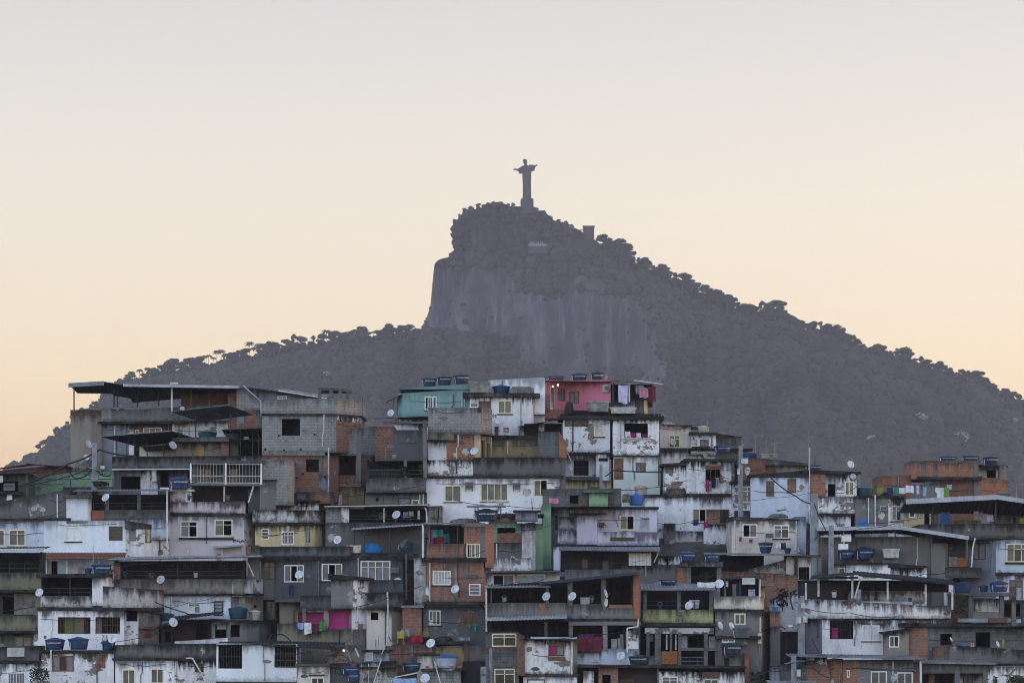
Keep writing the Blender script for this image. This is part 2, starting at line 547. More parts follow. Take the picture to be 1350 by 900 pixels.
    def fittings(s, f, zb, ztop, holes, root, mat):
        """downpipes, cable runs, vents and plaster repairs that old walls collect"""
        rd = random.Random(int(abs(f[0][0] * 977 + zb * 613)) + 5)
        for i in range(len(f) - 1):
            A, Bp = Vector((*f[i], 0)), Vector((*f[i + 1], 0))
            L = (Bp - A).length
            zl = max(zb, s.Z(s.b))
            Ht = ztop(f[i]) - zl
            if L < 1.6 or Ht < 1.1:
                continue
            e = (Bp - A) / L
            nin = Vector((-e.y, e.x, 0))
            fr = lambda u, d, z: A + e * u + nin * d + Vector((0, 0, z))
            sp = [((s.X(h[1]) - f[i][0]) / (f[i + 1][0] - f[i][0]) * L - .15, (s.X(h[3]) - f[i][0]) / (f[i + 1][0] - f[i][0]) * L + .15) for h in holes]
            free = [u for u in [L * q / 24 for q in range(1, 24)] if not any(a < u < b for a, b in sp)]
            if not free:
                continue
            zt = min(ztop(f[i]), ztop(f[i + 1]))
            if rd.random() < .55:
                u = rd.choice(free)
                m = MB()
                u2 = u + rd.choice([0, 0, .1, -.1])
                m.tube([fr(u, -.05, zt - .05), fr(u, -.05, zt - Ht * .45), fr(u2, -.05, zt - Ht * .55), fr(u2, -.05, zl + rd.uniform(0, .5))], rd.choice([.025, .035, .045]), rd.choice(['pipe', 'pipe', 'post_grey', 'cable', 'steel']))
                m.obj('downpipe', root)
            if rd.random() < .6:
                z0 = zt - rd.uniform(.08, .45) * Ht
                m = MB()
                n = 7
                ua, ub = rd.uniform(0, .25) * L, rd.uniform(.7, 1.0) * L
                m.tube([fr(ua + (ub - ua) * q / n, -.035, z0 + rd.uniform(-.05, .05) - .1 * math.sin(3.14 * q / n)) for q in range(n + 1)], .014, 'cable')
                m.obj('cable_run', root)
            for _ in range(rd.choice([0, 1, 1, 2])):
                u = rd.choice(free)
                z = zl + rd.uniform(.12, .9) * Ht
                w, hh = rd.uniform(.25, .8), rd.uniform(.2, .7)
                if z + hh / 2 > zt - .05 or z - hh / 2 < zl + .05 or u - w / 2 < .05 or u + w / 2 > L - .05 or any(a < u + w / 2 and u - w / 2 < b for a, b in sp):
                    continue
                m = MB()
                n = 9
                P = [fr(u + w / 2 * math.cos(6.283 * q / n) * rd.uniform(.7, 1.15), -.006, z + hh / 2 * math.sin(6.283 * q / n) * rd.uniform(.7, 1.15)) for q in range(n)]
                m.face([tuple(q) for q in P], rd.choice(['concrete', 'grey', 'beige', 'mold_white', 'dark_grey']))
                m.obj('plaster_patch', root)

    def window(s, h, fr, root):
        code, u0, z0, u1, z1 = h
        k = code[0]
        if k == 'H':
            return
        W, Hh = u1 - u0, z1 - z0
        if k == 'G':                                            # open hole behind a grille
            mb = MB()
            n = max(3, int(W / 0.16))
            fm = FRAMES.get(code[2:3], 'frame_brown')
            for i in range(n + 1):
                u = u0 + 0.02 + (W - 0.04) * i / n
                mb.box(u - 0.012, 0.03, z0, u + 0.012, 0.05, z1, fm, fr)
            for z in (z0 + 0.02, (z0 + z1) / 2, z1 - 0.02):
                mb.box(u0, 0.05, z - 0.012, u1, 0.065, z + 0.012, fm, fr)
            mb.obj('grille', root)
            return
        if k == 'D':                                            # door leaf
            mb = MB()
            pm = PANES.get(code[1:2], 'wood')
            mb.box(u0, 0.06, z0, u1, 0.1, z1, pm, fr)
            for i in range(2):
                zz0, zz1 = z0 + Hh * (0.08 + 0.46 * i), z0 + Hh * (0.46 + 0.46 * i)
                mb.box(u0 + W * 0.16, 0.045, zz0, u1 - W * 0.16, 0.06, zz1, pm, fr)
            o = mb.obj('door', root)
            kb = MB()
            kb.bar(fr(u0 + W * 0.86, 0.0, z0 + Hh * 0.48), fr(u0 + W * 0.86, 0.06, z0 + Hh * 0.48), 0.03, 'steel')
            kb.obj('handle', o)
            return
        fm = FRAMES.get(code[1] if k == 'L' else k, 'frame_white')
        t = 0.055 if W > 0.6 else 0.04
        mb = MB()
        pr = -0.02                                              # frames stand a little proud of the plaster
        mb.box(u0 - 0.02, pr, z0 - 0.02, u0 + t, 0.10, z1 + 0.02, fm, fr)
        mb.box(u1 - t, pr, z0 - 0.02, u1 + 0.02, 0.10, z1 + 0.02, fm, fr)
        mb.box(u0 + t, pr, z1 - t, u1 - t, 0.10, z1 + 0.02, fm, fr)
        mb.box(u0 + t, pr, z0 - 0.02, u1 - t, 0.10, z0 + t, fm, fr)
        pn = MB()
        extra = []
        if k == 'L':                                            # louvre
            n = max(3, int(Hh / 0.2))
            for i in range(1, n):
                z = z0 + Hh * i / n
                mb.box(u0 + t, 0.0, z - 0.022, u1 - t, 0.06, z + 0.022, fm, fr)
            pn.face([fr(u0 + t, 0.09, z0 + t), fr(u1 - t, 0.09, z0 + t), fr(u1 - t, 0.09, z1 - t), fr(u0 + t, 0.09, z1 - t)], PANES.get(code[2:3], 'glass_dark'))
        else:
            tr = 't' in code[1:]
            bars = 'x' in code[1:]
            cols = [c for c in code[1:] if c not in 'tx']
            zt = z1 - Hh * 0.3 if tr else z1 - t
            if tr:
                mb.box(u0 + t, 0.0, zt - 0.02, u1 - t, 0.08, zt + 0.02, fm, fr)
            nc = len(cols)
            for i, c in enumerate(cols):
                a, b = u0 + W * i / nc, u0 + W * (i + 1) / nc
                if i:
                    mb.box(a - 0.028, 0.0, z0 + t, a + 0.028, 0.09, z1 - t, fm, fr)
                if c == 'k':
                    continue
                d = 0.05 + 0.02 * (i % 2)
                pn = MB()
                extra.append(pn)
                pn.face([fr(a + 0.03, d, z0 + t), fr(b - 0.03, d, z0 + t), fr(b - 0.03, d, zt), fr(a + 0.03, d, zt)], PANES.get(c, 'glass_grey'))
                if tr:
                    pn.face([fr(a + 0.03, d, zt + 0.02), fr(b - 0.03, d, zt + 0.02), fr(b - 0.03, d, z1 - t), fr(a + 0.03, d, z1 - t)], 'glass_grey')
            if bars:
                n = max(3, int(W / 0.17))
                for i in range(1, n):
                    u = u0 + W * i / n
                    mb.box(u - 0.013, -0.05, z0, u + 0.013, -0.03, z1, fm, fr)
        o = mb.obj('window', root)
        for q in extra or [pn]:
            if q.f:
                q.obj('pane', o)
        if k in 'wya' and W > 0.7 and Hh > 0.5 and random.random() < 0.8:
            sl = MB()
            sl.box(u0 - 0.1, -0.07, z0 - 0.10, u1 + 0.1, 0.0, z0 - 0.022, random.choice(['concrete', 'slab_dark', 'mold_white']), fr)
            sl.obj('sill', o)

    def S(s, xs, top, bot, dep=6.0, dy=0.0, o=0.15, mat='slab_dark', name='roof_slab'):
        """slab over the plan, o metres proud at the front and the sides"""
        xs2 = [(x if isinstance(x, tuple) else (x, 0.0)) for x in xs]
        op = o / s.k
        if not isinstance(top, tuple):
            q = ((xs2[0][0] * 37 + s.b * 17) % 13 / 6.5 - 1) * .55
            top = (top + q, top - q)
        xs2[0] = (xs2[0][0] - op, xs2[0][1])
        xs2[-1] = (xs2[-1][0] + op, xs2[-1][1])
        ex, s.ext = s.ext, 0
        q = s.B(mat, xs2, top, bot, dep=dep + 0.1, dy=dy - o, name=name)
        s.ext = ex
        rd = random.Random(int(xs2[0][0] * 31 + s.b * 7))
        if (xs2[-1][0] - xs2[0][0]) > 30 and rd.random() < .5:          # starter bars left for the next storey
            m = MB()
            for c in rd.sample([.06, .3, .5, .72, .94], 1):
                px = xs2[0][0] + (xs2[-1][0] - xs2[0][0]) * c
                for _ in range(3):
                    a = s.pt(px + rd.uniform(-1.5, 1.5), max(top), dy + rd.uniform(.2, .6))
                    m.bar(a, a + Vector((rd.uniform(-.08, .08), 0, rd.uniform(.45, .95))), .012, 'post_dark', n=4)
            m.obj('rebar', s.root)
        return q

    def PA(s, mat, xs, top, bot, dep=3.2, dy=0.0, th=0.14, name='parapet', sides=True):
        """low wall round the front and sides of a terrace, with the terrace floor"""
        root = s.r(xs[0] if not isinstance(xs[0], tuple) else xs[0][0])
        f, bk = s.plan(xs, dy, dep)
        tl, tr = (top if isinstance(top, tuple) else (top, top))
        x0, x1 = f[0][0], f[-1][0]
        zt = lambda x: s.Z(tl) + (s.Z(tr) - s.Z(tl)) * min(max((x - x0) / (x1 - x0), 0), 1)
        zb = s.Z(bot)
        mb = MB()
        out = [bk[1]] + f + [bk[0]] if sides else f
        inn = []
        cx = sum(p[0] for p in out) / len(out)
        for j, p in enumerate(out):
            if sides and j in (0, 1):
                ox = th
            elif sides and j in (len(out) - 2, len(out) - 1):
                ox = -th
            else:
                ox = 0.0
            oy = th if not (sides and j in (0, len(out) - 1)) else 0.0
            inn.append((p[0] + ox, p[1] + oy))
        for j in range(len(out) - 1):
            a, c, d, e = out[j], out[j + 1], inn[j + 1], inn[j]
            za, zc = zt(a[0]), zt(c[0])
            mb.face([(*a, zb), (*c, zb), (*c, zc), (*a, za)], mat, lambda p: zt(p[0]), zb)
            mb.face([(*a, za), (*c, zc), (*d, zc), (*e, za)], mat, lambda p: zt(p[0]), zb)
            mb.face([(*e, zb), (*e, za), (*d, zc), (*d, zb)], mat, lambda p: zt(p[0]), zb)
        fl = [(*p, zb) for p in out]
        mb.face(fl[::-1], mat)
        mb.face([(p[0], p[1], zb + 0.1) for p in inn], 'concrete')
        return mb.obj(name, root)

    def P(s, px, top, bot, dy=0.1, w=0.055, mat='post_white', name='post', px2=None, dy2=None):
        mb = MB()
        r = s.r(px)
        a, b = s.pt(px, bot, dy), s.pt(px if px2 is None else px2, top, dy if dy2 is None else dy2)
        if w > 0.09 and px2 is None:
            mb.box(a.x - w, a.y - w, a.z, b.x + w, a.y + w, b.z, mat)
        else:
            mb.bar(a, b, w, mat)
        return mb.obj(name, r)

    def R(s, x0, x1, yf, yb, dep=4.0, dy=-0.5, mat='sheet_metal', under=None, lip=0, corr=True, name='roof_sheet', x0b=None, x1b=None, lipmat=None):
        """corrugated sheet: front edge at rows yf (left, right) and back edge at rows yb, dep metres further back"""
        root = s.r((x0 + x1) / 2)
        fl, frr = yf if isinstance(yf, tuple) else (yf, yf)
        bl, brr = yb if isinstance(yb, tuple) else (yb, yb)
        W = abs(s.X(x1) - s.X(x0))
        n = max(2, int(W / 0.11)) if corr else 1
        mb = MB()
        am = 0.022 if corr else 0.0
        x0b = x0 if x0b is None else x0b
        x1b = x1 if x1b is None else x1b
        T, Bm = [], []
        nr = 3
        for j in range(nr):
            v = j / (nr - 1)
            rt, rb = [], []
            for i in range(n + 1):
                u = i / n
                xf, xb = x0 + (x1 - x0) * u, x0b + (x1b - x0b) * u
                z = s.Z((fl + (frr - fl) * u) * (1 - v) + (bl + (brr - bl) * u) * v) + am * (1 if i % 2 else -1)
                x = s.X(xf * (1 - v) + xb * v)
                y = s.Y + dy + dep * v
                rt.append((x, y, z))
                rb.append((x, y, z - 0.035))
            T.append(rt)
            Bm.append(rb)
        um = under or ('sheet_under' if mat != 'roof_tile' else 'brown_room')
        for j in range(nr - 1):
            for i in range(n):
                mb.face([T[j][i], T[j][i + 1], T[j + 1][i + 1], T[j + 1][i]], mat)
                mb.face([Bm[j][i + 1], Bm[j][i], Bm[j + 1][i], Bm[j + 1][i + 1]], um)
        for j in (0, nr - 1):
            for i in range(n):
                q = [T[j][i], T[j][i + 1], Bm[j][i + 1], Bm[j][i]]
                mb.face(q[::-1] if j == 0 else q, mat)
        for j in range(nr - 1):
            mb.face([T[j][0], T[j + 1][0], Bm[j + 1][0], Bm[j][0]], mat)
            mb.face([T[j][n], Bm[j][n], Bm[j + 1][n], T[j + 1][n]], mat)
        o = mb.obj(name, root)
        if lip:
            lb = MB()
            h = lip * s.k
            for i in range(n):
                a, c = T[0][i], T[0][i + 1]
                ya, yc = s.Y + dy - 0.02 - (0.03 if i % 2 else 0), s.Y + dy - 0.02 - (0.03 if (i + 1) % 2 else 0)
                za, zc = s.Z(fl + (frr - fl) * i / n) + 0.03, s.Z(fl + (frr - fl) * (i + 1) / n) + 0.03
                lb.face([(a[0], ya, za - h), (c[0], yc, zc - h), (c[0], yc, zc), (a[0], ya, za)], lipmat or mat)
                lb.face([(a[0], ya + 0.012, za - h), (a[0], ya + 0.012, za), (c[0], yc + 0.012, zc), (c[0], yc + 0.012, zc - h)], lipmat or mat)
            lb.obj('fascia', o)
        return o

    def G(s, x0, y0, x1, y1, dy=0.0, step=0.14, mat='frame_white', w=0.014, rails=(0.0, 1.0), name='railing', t=0.03):
        """railing or grille of upright bars between rails"""
        mb = MB()
        X0, X1 = s.X(x0), s.X(x1)
        z0, z1 = s.Z(y1), s.Z(y0)
        y = s.Y + dy
        n = max(2, int((X1 - X0) / step))
        for i in range(n + 1):
            x = X0 + (X1 - X0) * i / n
            mb.box(x - w, y - w, z0, x + w, y + w, z1, mat)
        for q in rails:
            z = z0 + (z1 - z0) * q
            mb.box(X0, y - t, z - t, X1, y + t, z + t, mat)
        return mb.obj(name, s.r(x0))

    def T(s, mat, x0, x1, roof, par, bot, dep=3.4, dy=0.0, back='dark_room', posts=(), pmat='post_grey', pw=0.11, sides=True, backbot=None, W=''):
        """open terrace: parapet, recessed back wall, side walls, posts up to the roof row"""
        s.PA(mat, [x0, x1], par, bot, dep=dep, dy=dy)
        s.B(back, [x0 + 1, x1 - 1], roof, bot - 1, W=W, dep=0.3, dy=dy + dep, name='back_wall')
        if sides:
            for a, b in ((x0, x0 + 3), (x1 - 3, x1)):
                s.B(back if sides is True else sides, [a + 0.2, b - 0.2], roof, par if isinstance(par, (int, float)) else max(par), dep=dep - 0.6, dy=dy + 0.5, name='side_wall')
        pb = par if isinstance(par, (int, float)) else max(par)
        if (x1 - x0) > 60:
            s.G(x0 + 3, pb - (pb - roof) * .42, x1 - 3, pb, dy=dy + .1, step=.95, mat='post_dark', w=.016, rails=(.5, 1.0), t=.018)
        for p in posts:
            s.P(p, roof, par if isinstance(par, (int, float)) else max(par), dy + 0.12, pw, pmat)

    def box(s, mat, x0, y0, x1, y1, dy=0.0, dep=0.3, name='trim'):
        mb = MB()
        a, b = s.pt(x0, y1, dy), s.pt(x1, y0, dy)
        mb.box(a.x, a.y, a.z, b.x, a.y + dep, b.z, mat)
        return mb.obj(name, s.r(x0))

    def pipe(s, pts, dy=-0.06, w=0.035, mat='pipe', name='pipe'):
        mb = MB()
        P = [s.pt(a, b, dy) for a, b in pts]
        for i in range(len(P) - 1):
            mb.bar(P[i], P[i + 1], w, mat)
        return mb.obj(name, s.r(pts[0][0]))
# ------------------------------------------------------------------ houses, upper left of the hill
# grey house under the wide metal canopies
h = H('tall grey rendered house with a wide flat metal canopy over its roof terrace', 612, 120)
h.B('beige', [93, 120, (133, 0.5)], 547, 612, dep=8, name='wall')
h.B('brick_dark', [93, 120, (133, .5)], 540, 547, dep=8, name='brick_course')
h.B('grey_blue', [(133, 0.9), (165, 0.9)], 557, 612, dep=7)
h.B('white_stained', [(165, 1.2), (174, 1.2)], 556, 612, dep=6)
h.B('brick_dark', [(174, 1.3), (225, 1.3)], 556, 612, 'wgdg 187 563 211 580; ad 176 566 181 580', dep=6)
h.B('white_stained', [(225, 1.3), (300, 1.3)], 552, 612, 'wvt 232 565 240 577', dep=6)
h.B('grey_blue', [(300, 1.1), (312, 1.1)], 548, 612, dep=6)
h.S([133, 165, 240], 555, 558, dep=5, dy=0.5, o=0.25, mat='slab_dark')
h.PA('block', [(133, .5), (146, .3)], 538, 555, dep=6, name='parapet')
h.PA('concrete', [(146, .3), (165, .4), (303, .6)], (541, 533), 555, dep=7, name='parapet')
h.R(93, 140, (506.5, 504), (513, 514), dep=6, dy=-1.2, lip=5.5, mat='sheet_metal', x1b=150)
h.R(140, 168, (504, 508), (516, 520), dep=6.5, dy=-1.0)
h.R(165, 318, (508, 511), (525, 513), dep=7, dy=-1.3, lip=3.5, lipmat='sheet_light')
for px, a, b, m in ((96, 509, 540, 'post_grey'), (149, 511, 536, 'post_dark'), (153.5, 512, 536, 'post_dark'), (180, 514, 537, 'post_dark'), (208, 516, 535, 'post_dark'),
                    (251, 514, 535, 'post_grey'), (275, 514, 535, 'post_grey')):
    h.P(px, a, b, 0.9, 0.055, m)
h.P(228, 506, 545, -0.6, 0.075, 'post_white')
h.box('post_white', 226, 505, 236, 507.5, dy=-0.8)
h.B('brick_dark', [(234, 3.0), (312, 3.0)], 513, 548, dep=0.4, name='back_wall')
h.B('block', [(312, .3), (322, .3)], 510, 572, dep=5)
h.B('brick', [(300, .8), (312, .8)], 518, 572, dep=4)
h.B('block', [(322, .3), (345, .3)], (511, 531), 541, dep=5)
h.B('brick', [(322, .35), (338, .35)], 541, 572, dep=5)
h.B('grey', [(338, .3), (346, .3)], 541, 572, dep=5)
h.pipe([(321, 509), (344, 530), (345, 550)], dy=0.1, w=0.06, mat='sheet_light', name='gutter')
h.P(228, 548, 600, 0.6, 0.05, 'post_white')
h.pipe([(150, 560), (150, 607)], dy=0.8, w=0.05)

# bluish house with a lean-to roof behind it
h = H('pale blue-grey wall under a dark lean-to roof with white edging behind the grey block house', 575, 380)
h.B('grey_blue', [328, 430], (512, 525), 575, 'wpp 366 522 378 527', dep=5)
h.R(326, 440, (511, 526), (506, 521), dep=6, dy=-0.6, mat='sheet_dark')
h.pipe([(368, 515.5), (432, 526)], dy=-0.7, w=0.06, mat='frame_white', name='gutter')
h.pipe([(372, 514), (432, 523.5)], dy=-0.9, w=0.05, mat='sheet_light', name='gutter')

# canopied terraces below the grey house
h = H('stacked terrace house with three tilted metal awnings and an ochre door beside a brick pier', 647, 240)
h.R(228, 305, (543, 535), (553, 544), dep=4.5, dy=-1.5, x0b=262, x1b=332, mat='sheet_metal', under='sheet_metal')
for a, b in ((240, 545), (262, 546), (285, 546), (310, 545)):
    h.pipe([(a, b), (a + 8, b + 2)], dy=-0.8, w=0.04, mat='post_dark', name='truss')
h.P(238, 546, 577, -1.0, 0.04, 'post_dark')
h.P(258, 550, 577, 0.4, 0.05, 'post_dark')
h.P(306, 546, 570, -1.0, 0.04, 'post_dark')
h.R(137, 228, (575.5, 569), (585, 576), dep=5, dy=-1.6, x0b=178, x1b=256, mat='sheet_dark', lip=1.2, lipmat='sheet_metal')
h.R(188, 232, (588, 585.5), (592, 590), dep=3, dy=0.2, mat='sheet_dark')
for px, a, b in ((170, 579, 602), (178, 580, 602), (195, 582, 602), (217, 585, 602), (155, 577, 604)):
    h.P(px, a, b, -0.4, 0.04, 'post_dark')
h.B('white_stained', [(163, 3.4), (232, 3.4)], 577, 604, 'dk 172 585 178 603', dep=2, name='back_wall')
h.B('beige', [(230, 1.2), (292, 1.2)], 581, 604, 'Do 257 588 268 602', dep=3)
h.box('ply_yellow', 257.4, 588.3, 267.6, 602, dy=1.16, dep=0.03, name='door')
h.B('brick', [(291, .6), (301, .6)], 579, 604, dep=3)
h.B('beige', [(301, 2.0), (346, 2.0)], 578, 604, 'Hk 312 580 345 602', dep=3)
h.S([229, 300], 576, 582, dep=4, dy=0.3, o=0.1, mat='concrete')
h.R(294, 350, (567, 565), (573, 571), dep=4, dy=-0.6, mat='sheet_dark')
for px in (317, 333, 341):
    h.P(px, 570, 603, 0.3, 0.04, 'post_dark')
h.B('mold', [148, 346], 601, 619, dep=5.5, name='parapet')
h.B('concrete', [(148, .25), (157, .25)], 617, 647, dep=5)
h.B('grey', [(157, .4), (185, .4)], 619, 647, 'Hk 159 627 184 646', dep=5)
h.B('white_stained', [(185, .4), (207, .4)], 619, 647, dep=5)
h.B('mold', [(207, .9), (252, .9)], 614, 647, 'Hk 210 617 221 646; Hk 246 618 251 640', dep=5)
h.box('frame_white', 148, 617.5, 346, 618.8, dy=-0.25, dep=0.2, name='edge_strip')
h.box('post_white', 200, 612, 206, 634, dy=0.1, dep=0.25, name='pier')

# grille balcony house
h = H('house with a long white-barred balcony over a recessed porch and peeling pink-white parapet', 720, 275)
h.B('dark_grey', [(250, 1.8), (346, 1.8)], 611, 640, 'bdd 258 616 275 636; bd 300 616 312 636', dep=3, name='back_wall')
h.box('concrete', 246, 637, 348, 640, dy=-0.1, dep=2.2, name='floor_slab')
h.G(251, 611, 345, 636, dy=-0.05, step=0.22, mat='frame_alu', w=.010, rails=(0, .36, 1.0), name='grille', t=.025)
for px in (251, 297, 344):
    h.P(px, 609, 638, -0.1, 0.07, 'frame_white')
h.S([250, 345], 606.5, 610, dep=3, dy=0, o=0.2, mat='concrete')
h.B('block', [(346, .1), (378, .1), (385, 1.6)], 605, 665, dep=5)
h.B('brown_room', [(250, 2.4), (330, 2.4)], 640, 664, dep=2, name='back_wall')
h.P(295, 640, 662, .2, 0.06, 'post_white')
h.pipe([(335, 636), (327, 662)], dy=0.0, w=0.06, mat='post_white', name='brace')
h.B('dark_grey', [(326, .7), (342, .7)], 640, 680, dep=4)
h.B('concrete', [(342, .05), (363, .05)], 633, 674, 'Hr 346 641.5 351.5 648.5', dep=4)
h.S([342, 363], 631.5, 633, dep=3, dy=0.05, o=.1)
h.B('pink_white', [222, 252], 646, 662, 'wp 245 650 252 663', dep=4)
h.S([222, 253], 645, 647.5, dep=4, o=0.12, mat='frame_white')
h.PA('pink_white', [222, 250, 323], (662, 660), 677, dep=3.4)
h.S([222, 325, (333, 1.2)], 676, 680, dep=5, o=0.12)
h.B('pink_white', [222, 322, (333, 1.5)], 680, 720, 'wvkt 238 687 260 708; ygkt 283 685 306 706', dep=6)
h.box('slab_dark', 236, 708.5, 308, 711, dy=-0.15, dep=0.15, name='sill')
h.B('brown_room', [(222, 1.5), (322, 1.5)], 720, 745, dep=3, name='back_wall')
h.R(282, 320, (722, 719), (718, 716), dep=1.6, dy=-1.0, mat='sheet_light', corr=False)
for px in (248, 293, 319):
    h.P(px, 721, 738, -0.2, 0.06, 'post_white')
h.B('pale_blue_door', [(304, 1.0), (316, 1.0)], 722, 745, dep=.3, name='screen')

# raw block house with the unfinished roof frame
h = H('unfinished grey block house with one black window and a pillar frame on its roof', 672, 400)
h.B('block', [345, 443, (474, 3.0)], 545, 596, 'Hk 371 552 395 574', dep=5, mats=['block', 'brick'])
h.PA('block', [345, 443, (475, 3.2)], (527, 524), 546, dep=5)
h.S([345, 443, (475, 3.2)], 545.5, 548, dep=5, o=0.06)
h.B('white_stained', [(443.5, .02), (474, 3.0)], 546, 555, dep=3, name='wall_band')
h.B('block', [345, 428], 594, 600, dep=4, dy=-0.03, name='beam')
h.B('brick', [(345, .1), (432, .1), (445, 1.2)], 600, 662, 'Hr 403 605 420 622', dep=6)
h.B('concrete', [(420, .02), (424.5, .02)], 600, 626, dep=.4, name='pillar')
h.B('grey_blue', [(420, .05), (432, .05)], 626, 648, dep=.4, name='wall_patch')
h.B('grey', [(385, .0), (440, .0)], 648, 672, dep=6)
for x, y in ((348, 591), (366, 573), (373, 592), (413, 571), (395, 591), (398, 623), (390, 628), (427, 627)):
    h.box('dark_room', x, y, x + 2.5, y + 2.5, dy=-0.035, dep=0.2, name='hole')
h.pipe([(433, 590), (433, 648)], dy=-0.05, w=0.06, mat='post_white')
for px in (420, 435, 447, 456):
    h.P(px, 513, 528, 1.0 if px < 450 else 2.2, 0.12, 'post_grey', 'pillar')
h.S([418, 440, (459, 2.0)], 510, 513.5, dep=2.0, dy=0.9, o=0, mat='concrete', name='ring_beam')
h.pipe([(472, 518), (472, 545)], dy=2.6, w=0.02, mat='post_dark', name='rebar')
h.pipe([(475, 521), (475, 545)], dy=2.8, w=0.02, mat='post_dark', name='rebar')

# block tower beside it
h = H('narrow grey block tower with an open dark stairwell above a brick band', 660, 468)
h.B('block', [440, 470, (477, .2)], 565, 600, dep=6)
h.B('block', [(475, .3), (493, 1.5)], (565, 560), 600, dep=5)
h.B('brick', [(493, 1.5), (519, 1.5)], 561, 604, dep=4)
h.B('beige', [440, 470], 600, 627, 'Hb 443 600.5 469 626.5', dep=6)
h.B('concrete', [(470, -.05), (476, -.05)], 563, 636, dep=.5, name='pillar')
h.B('brick', [(476, .25), (490, 1.2)], 600, 640, dep=5)
h.B('brick', [(440, .02), (476, .02)], 627, 648, dep=6)
h.B('ochre', [(440, 0), (480, 0), (482, .5)], 641, 672, 'wdwd 442 653 451 664', dep=6)
h.B('brick', [(451, -.04), (460, -.04)], 650, 670, dep=.2, name='wall_patch')
h.box('mold_white', 450, 561, 458, 565, dy=0.2, dep=1.5, name='cement_cap')

# dark grey house with planted veranda
h = H('charcoal rendered house with a dark veranda of hanging plants and a mossy parapet', 690, 520)
h.B('dark_grey', [(519, .8), (560, .8)], 566, 608, dep=6)
h.S([497, 561], 604, 607.5, dep=4, dy=-0.2, o=.1, mat='concrete')
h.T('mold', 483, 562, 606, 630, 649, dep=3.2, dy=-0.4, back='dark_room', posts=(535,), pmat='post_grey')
h.B('concrete', [(558, -.3), (563, -.3)], 560, 632, dep=.8, name='pillar')
h.G(485, 619, 530, 631, dy=-0.3, step=.12, mat='post_dark', name='railing')
h.B('concrete', [(481, .3), (563, .3)], 649, 690, 'Hk 495 656 499 660; dv 525 656 541 666; wd 543 659 552 666', dep=5)
h.S([483, 561], 648.5, 651, dep=4, dy=0, o=.05)
h.pipe([(553.5, 650), (553.5, 665)], dy=0.15, w=.04)
h.pipe([(558, 650), (558, 665)], dy=0.15, w=.05)

# brick patch house, centre left
h = H('white stained corner house with a raw block upper floor and a red brick infill panel', 686, 650)
h.B('block', [565, 632, (650, 2.6)], 537, 570, dep=5)
h.box('slab_dark', 630.5, 536.5, 635, 543, dy=-0.05, dep=.3, name='pillar_stub')
h.B('olive_drab', [565, 599], 570, 580, dep=2, dy=-0.1, name='lintel')
h.S([565, 600], 579.5, 581.5, dep=2, dy=-.1, o=.1)
h.B('white', [(565, .05), (589, .05)], 580, 628, dep=6)
h.B('brick', [(589, .05), (626, .05)], 571, 606, dep=6)
h.B('cream', [(626, .05), (634, .05)], 572, 606, dep=.5, name='pillar')
h.B('ochre', [(634, .4), (648, 2.2)], 574, 606, 'Hk 635.3 580 640 605; Hk 643 583 646.5 605', dep=4)
h.S([598, 634, (650, 2.4)], 569.5, 572, dep=3, dy=-0.02, o=.05, mat='concrete')
h.B('mold', [(624, -.1), (739, -.1)], 603, 628, dep=5, name='parapet')
h.B('white_stained', [(565, -.06), (624, -.06)], 606, 628, dep=5)
h.S([563, 741], 627, 630, dep=5, dy=0, o=.12)
h.B('white', [562, 738], 630, 686, 'ycc 586.5 639.5 608 660.5; ycccc 634 637.5 669.5 660; yck 704 632.5 722 654', dep=7)
h.B('ochre', [(650, 2.8), (711, 2.8)], 578, 604, dep=3)
h.B('block_dark', [(711, 1.6), (740, 1.6)], 568, 604, dep=3)
h.B('brick_new', [(738, 1.2), (748, .9)], (568, 583), 604, dep=3)
h.B('concrete', [(738.5, .3), (746, .3)], 603, 660, dep=3)
h.S([650, 712], 571, 578, dep=3, dy=3.4, o=0, mat='slab_dark')

# turquoise house
h = H('turquoise house with three dark tanks on its flat roof and a small end awning', 590, 570)
h.B('teal', [(524, .6), (530, 0), 620], (519, 512), 550, 'wkcxc 560 523 575 540', dep=6)
h.S([(528, 0), 620], (513, 505), (513), dep=6, o=.1, mat='teal')
h.B('white_stained', [(520, -0.6), 566], 553, 590, dep=5)
h.R(494, 568, (553, 549), (549, 546), dep=4, dy=-1.0, mat='sheet_dark', corr=False)
h.box('concrete', 505, 556, 566, 559, dy=-.8, dep=.3, name='beam')
h.R(509, 529, (530, 520), (528, 517), dep=3, dy=-.3, mat='sheet_dark', corr=False)
h.P(518.5, 528, 548, 0.2, .05, 'post_grey')
h.P(524, 525, 548, 0.6, .05, 'post_grey')
h.pipe([(609, 523), (609, 536)], dy=-.08, w=.05)
h.pipe([(612, 522), (612, 536)], dy=-.08, w=.04)

# white house with dark slab roof and brick panel
h = H('small white house with a dark overhanging slab roof, brick panel and cream framed window', 604, 670)
h.S([615, 706], 518, 523.5, dep=6, o=.3, mat='mold', name='roof_slab')
h.B('white_stained', [619, 700, (703, .6)], 523, 604, 'wgt 619.3 529 630 537; ygg 656.5 528 674 545; rw 664 564 670 569', dep=6)
h.B('brick', [(630.5, -.04), (647, -.04)], 528.5, 544, dep=.2, name='brick_panel')
h.B('brick_dark', [(652, -.1), (657, -.1)], 562, 578, dep=.4, name='brick_panel')
h.B('white_clean', [(704, 1.0), (718, 1.0)], 498, 545, dep=4, name='wall')

# pale blue gable behind
h = H('pale blue-white rendered gable standing behind the slab-roofed white house', 585, 680)
h.B('white_clean', [644, 718], (501, 497.5), 560, dep=3)

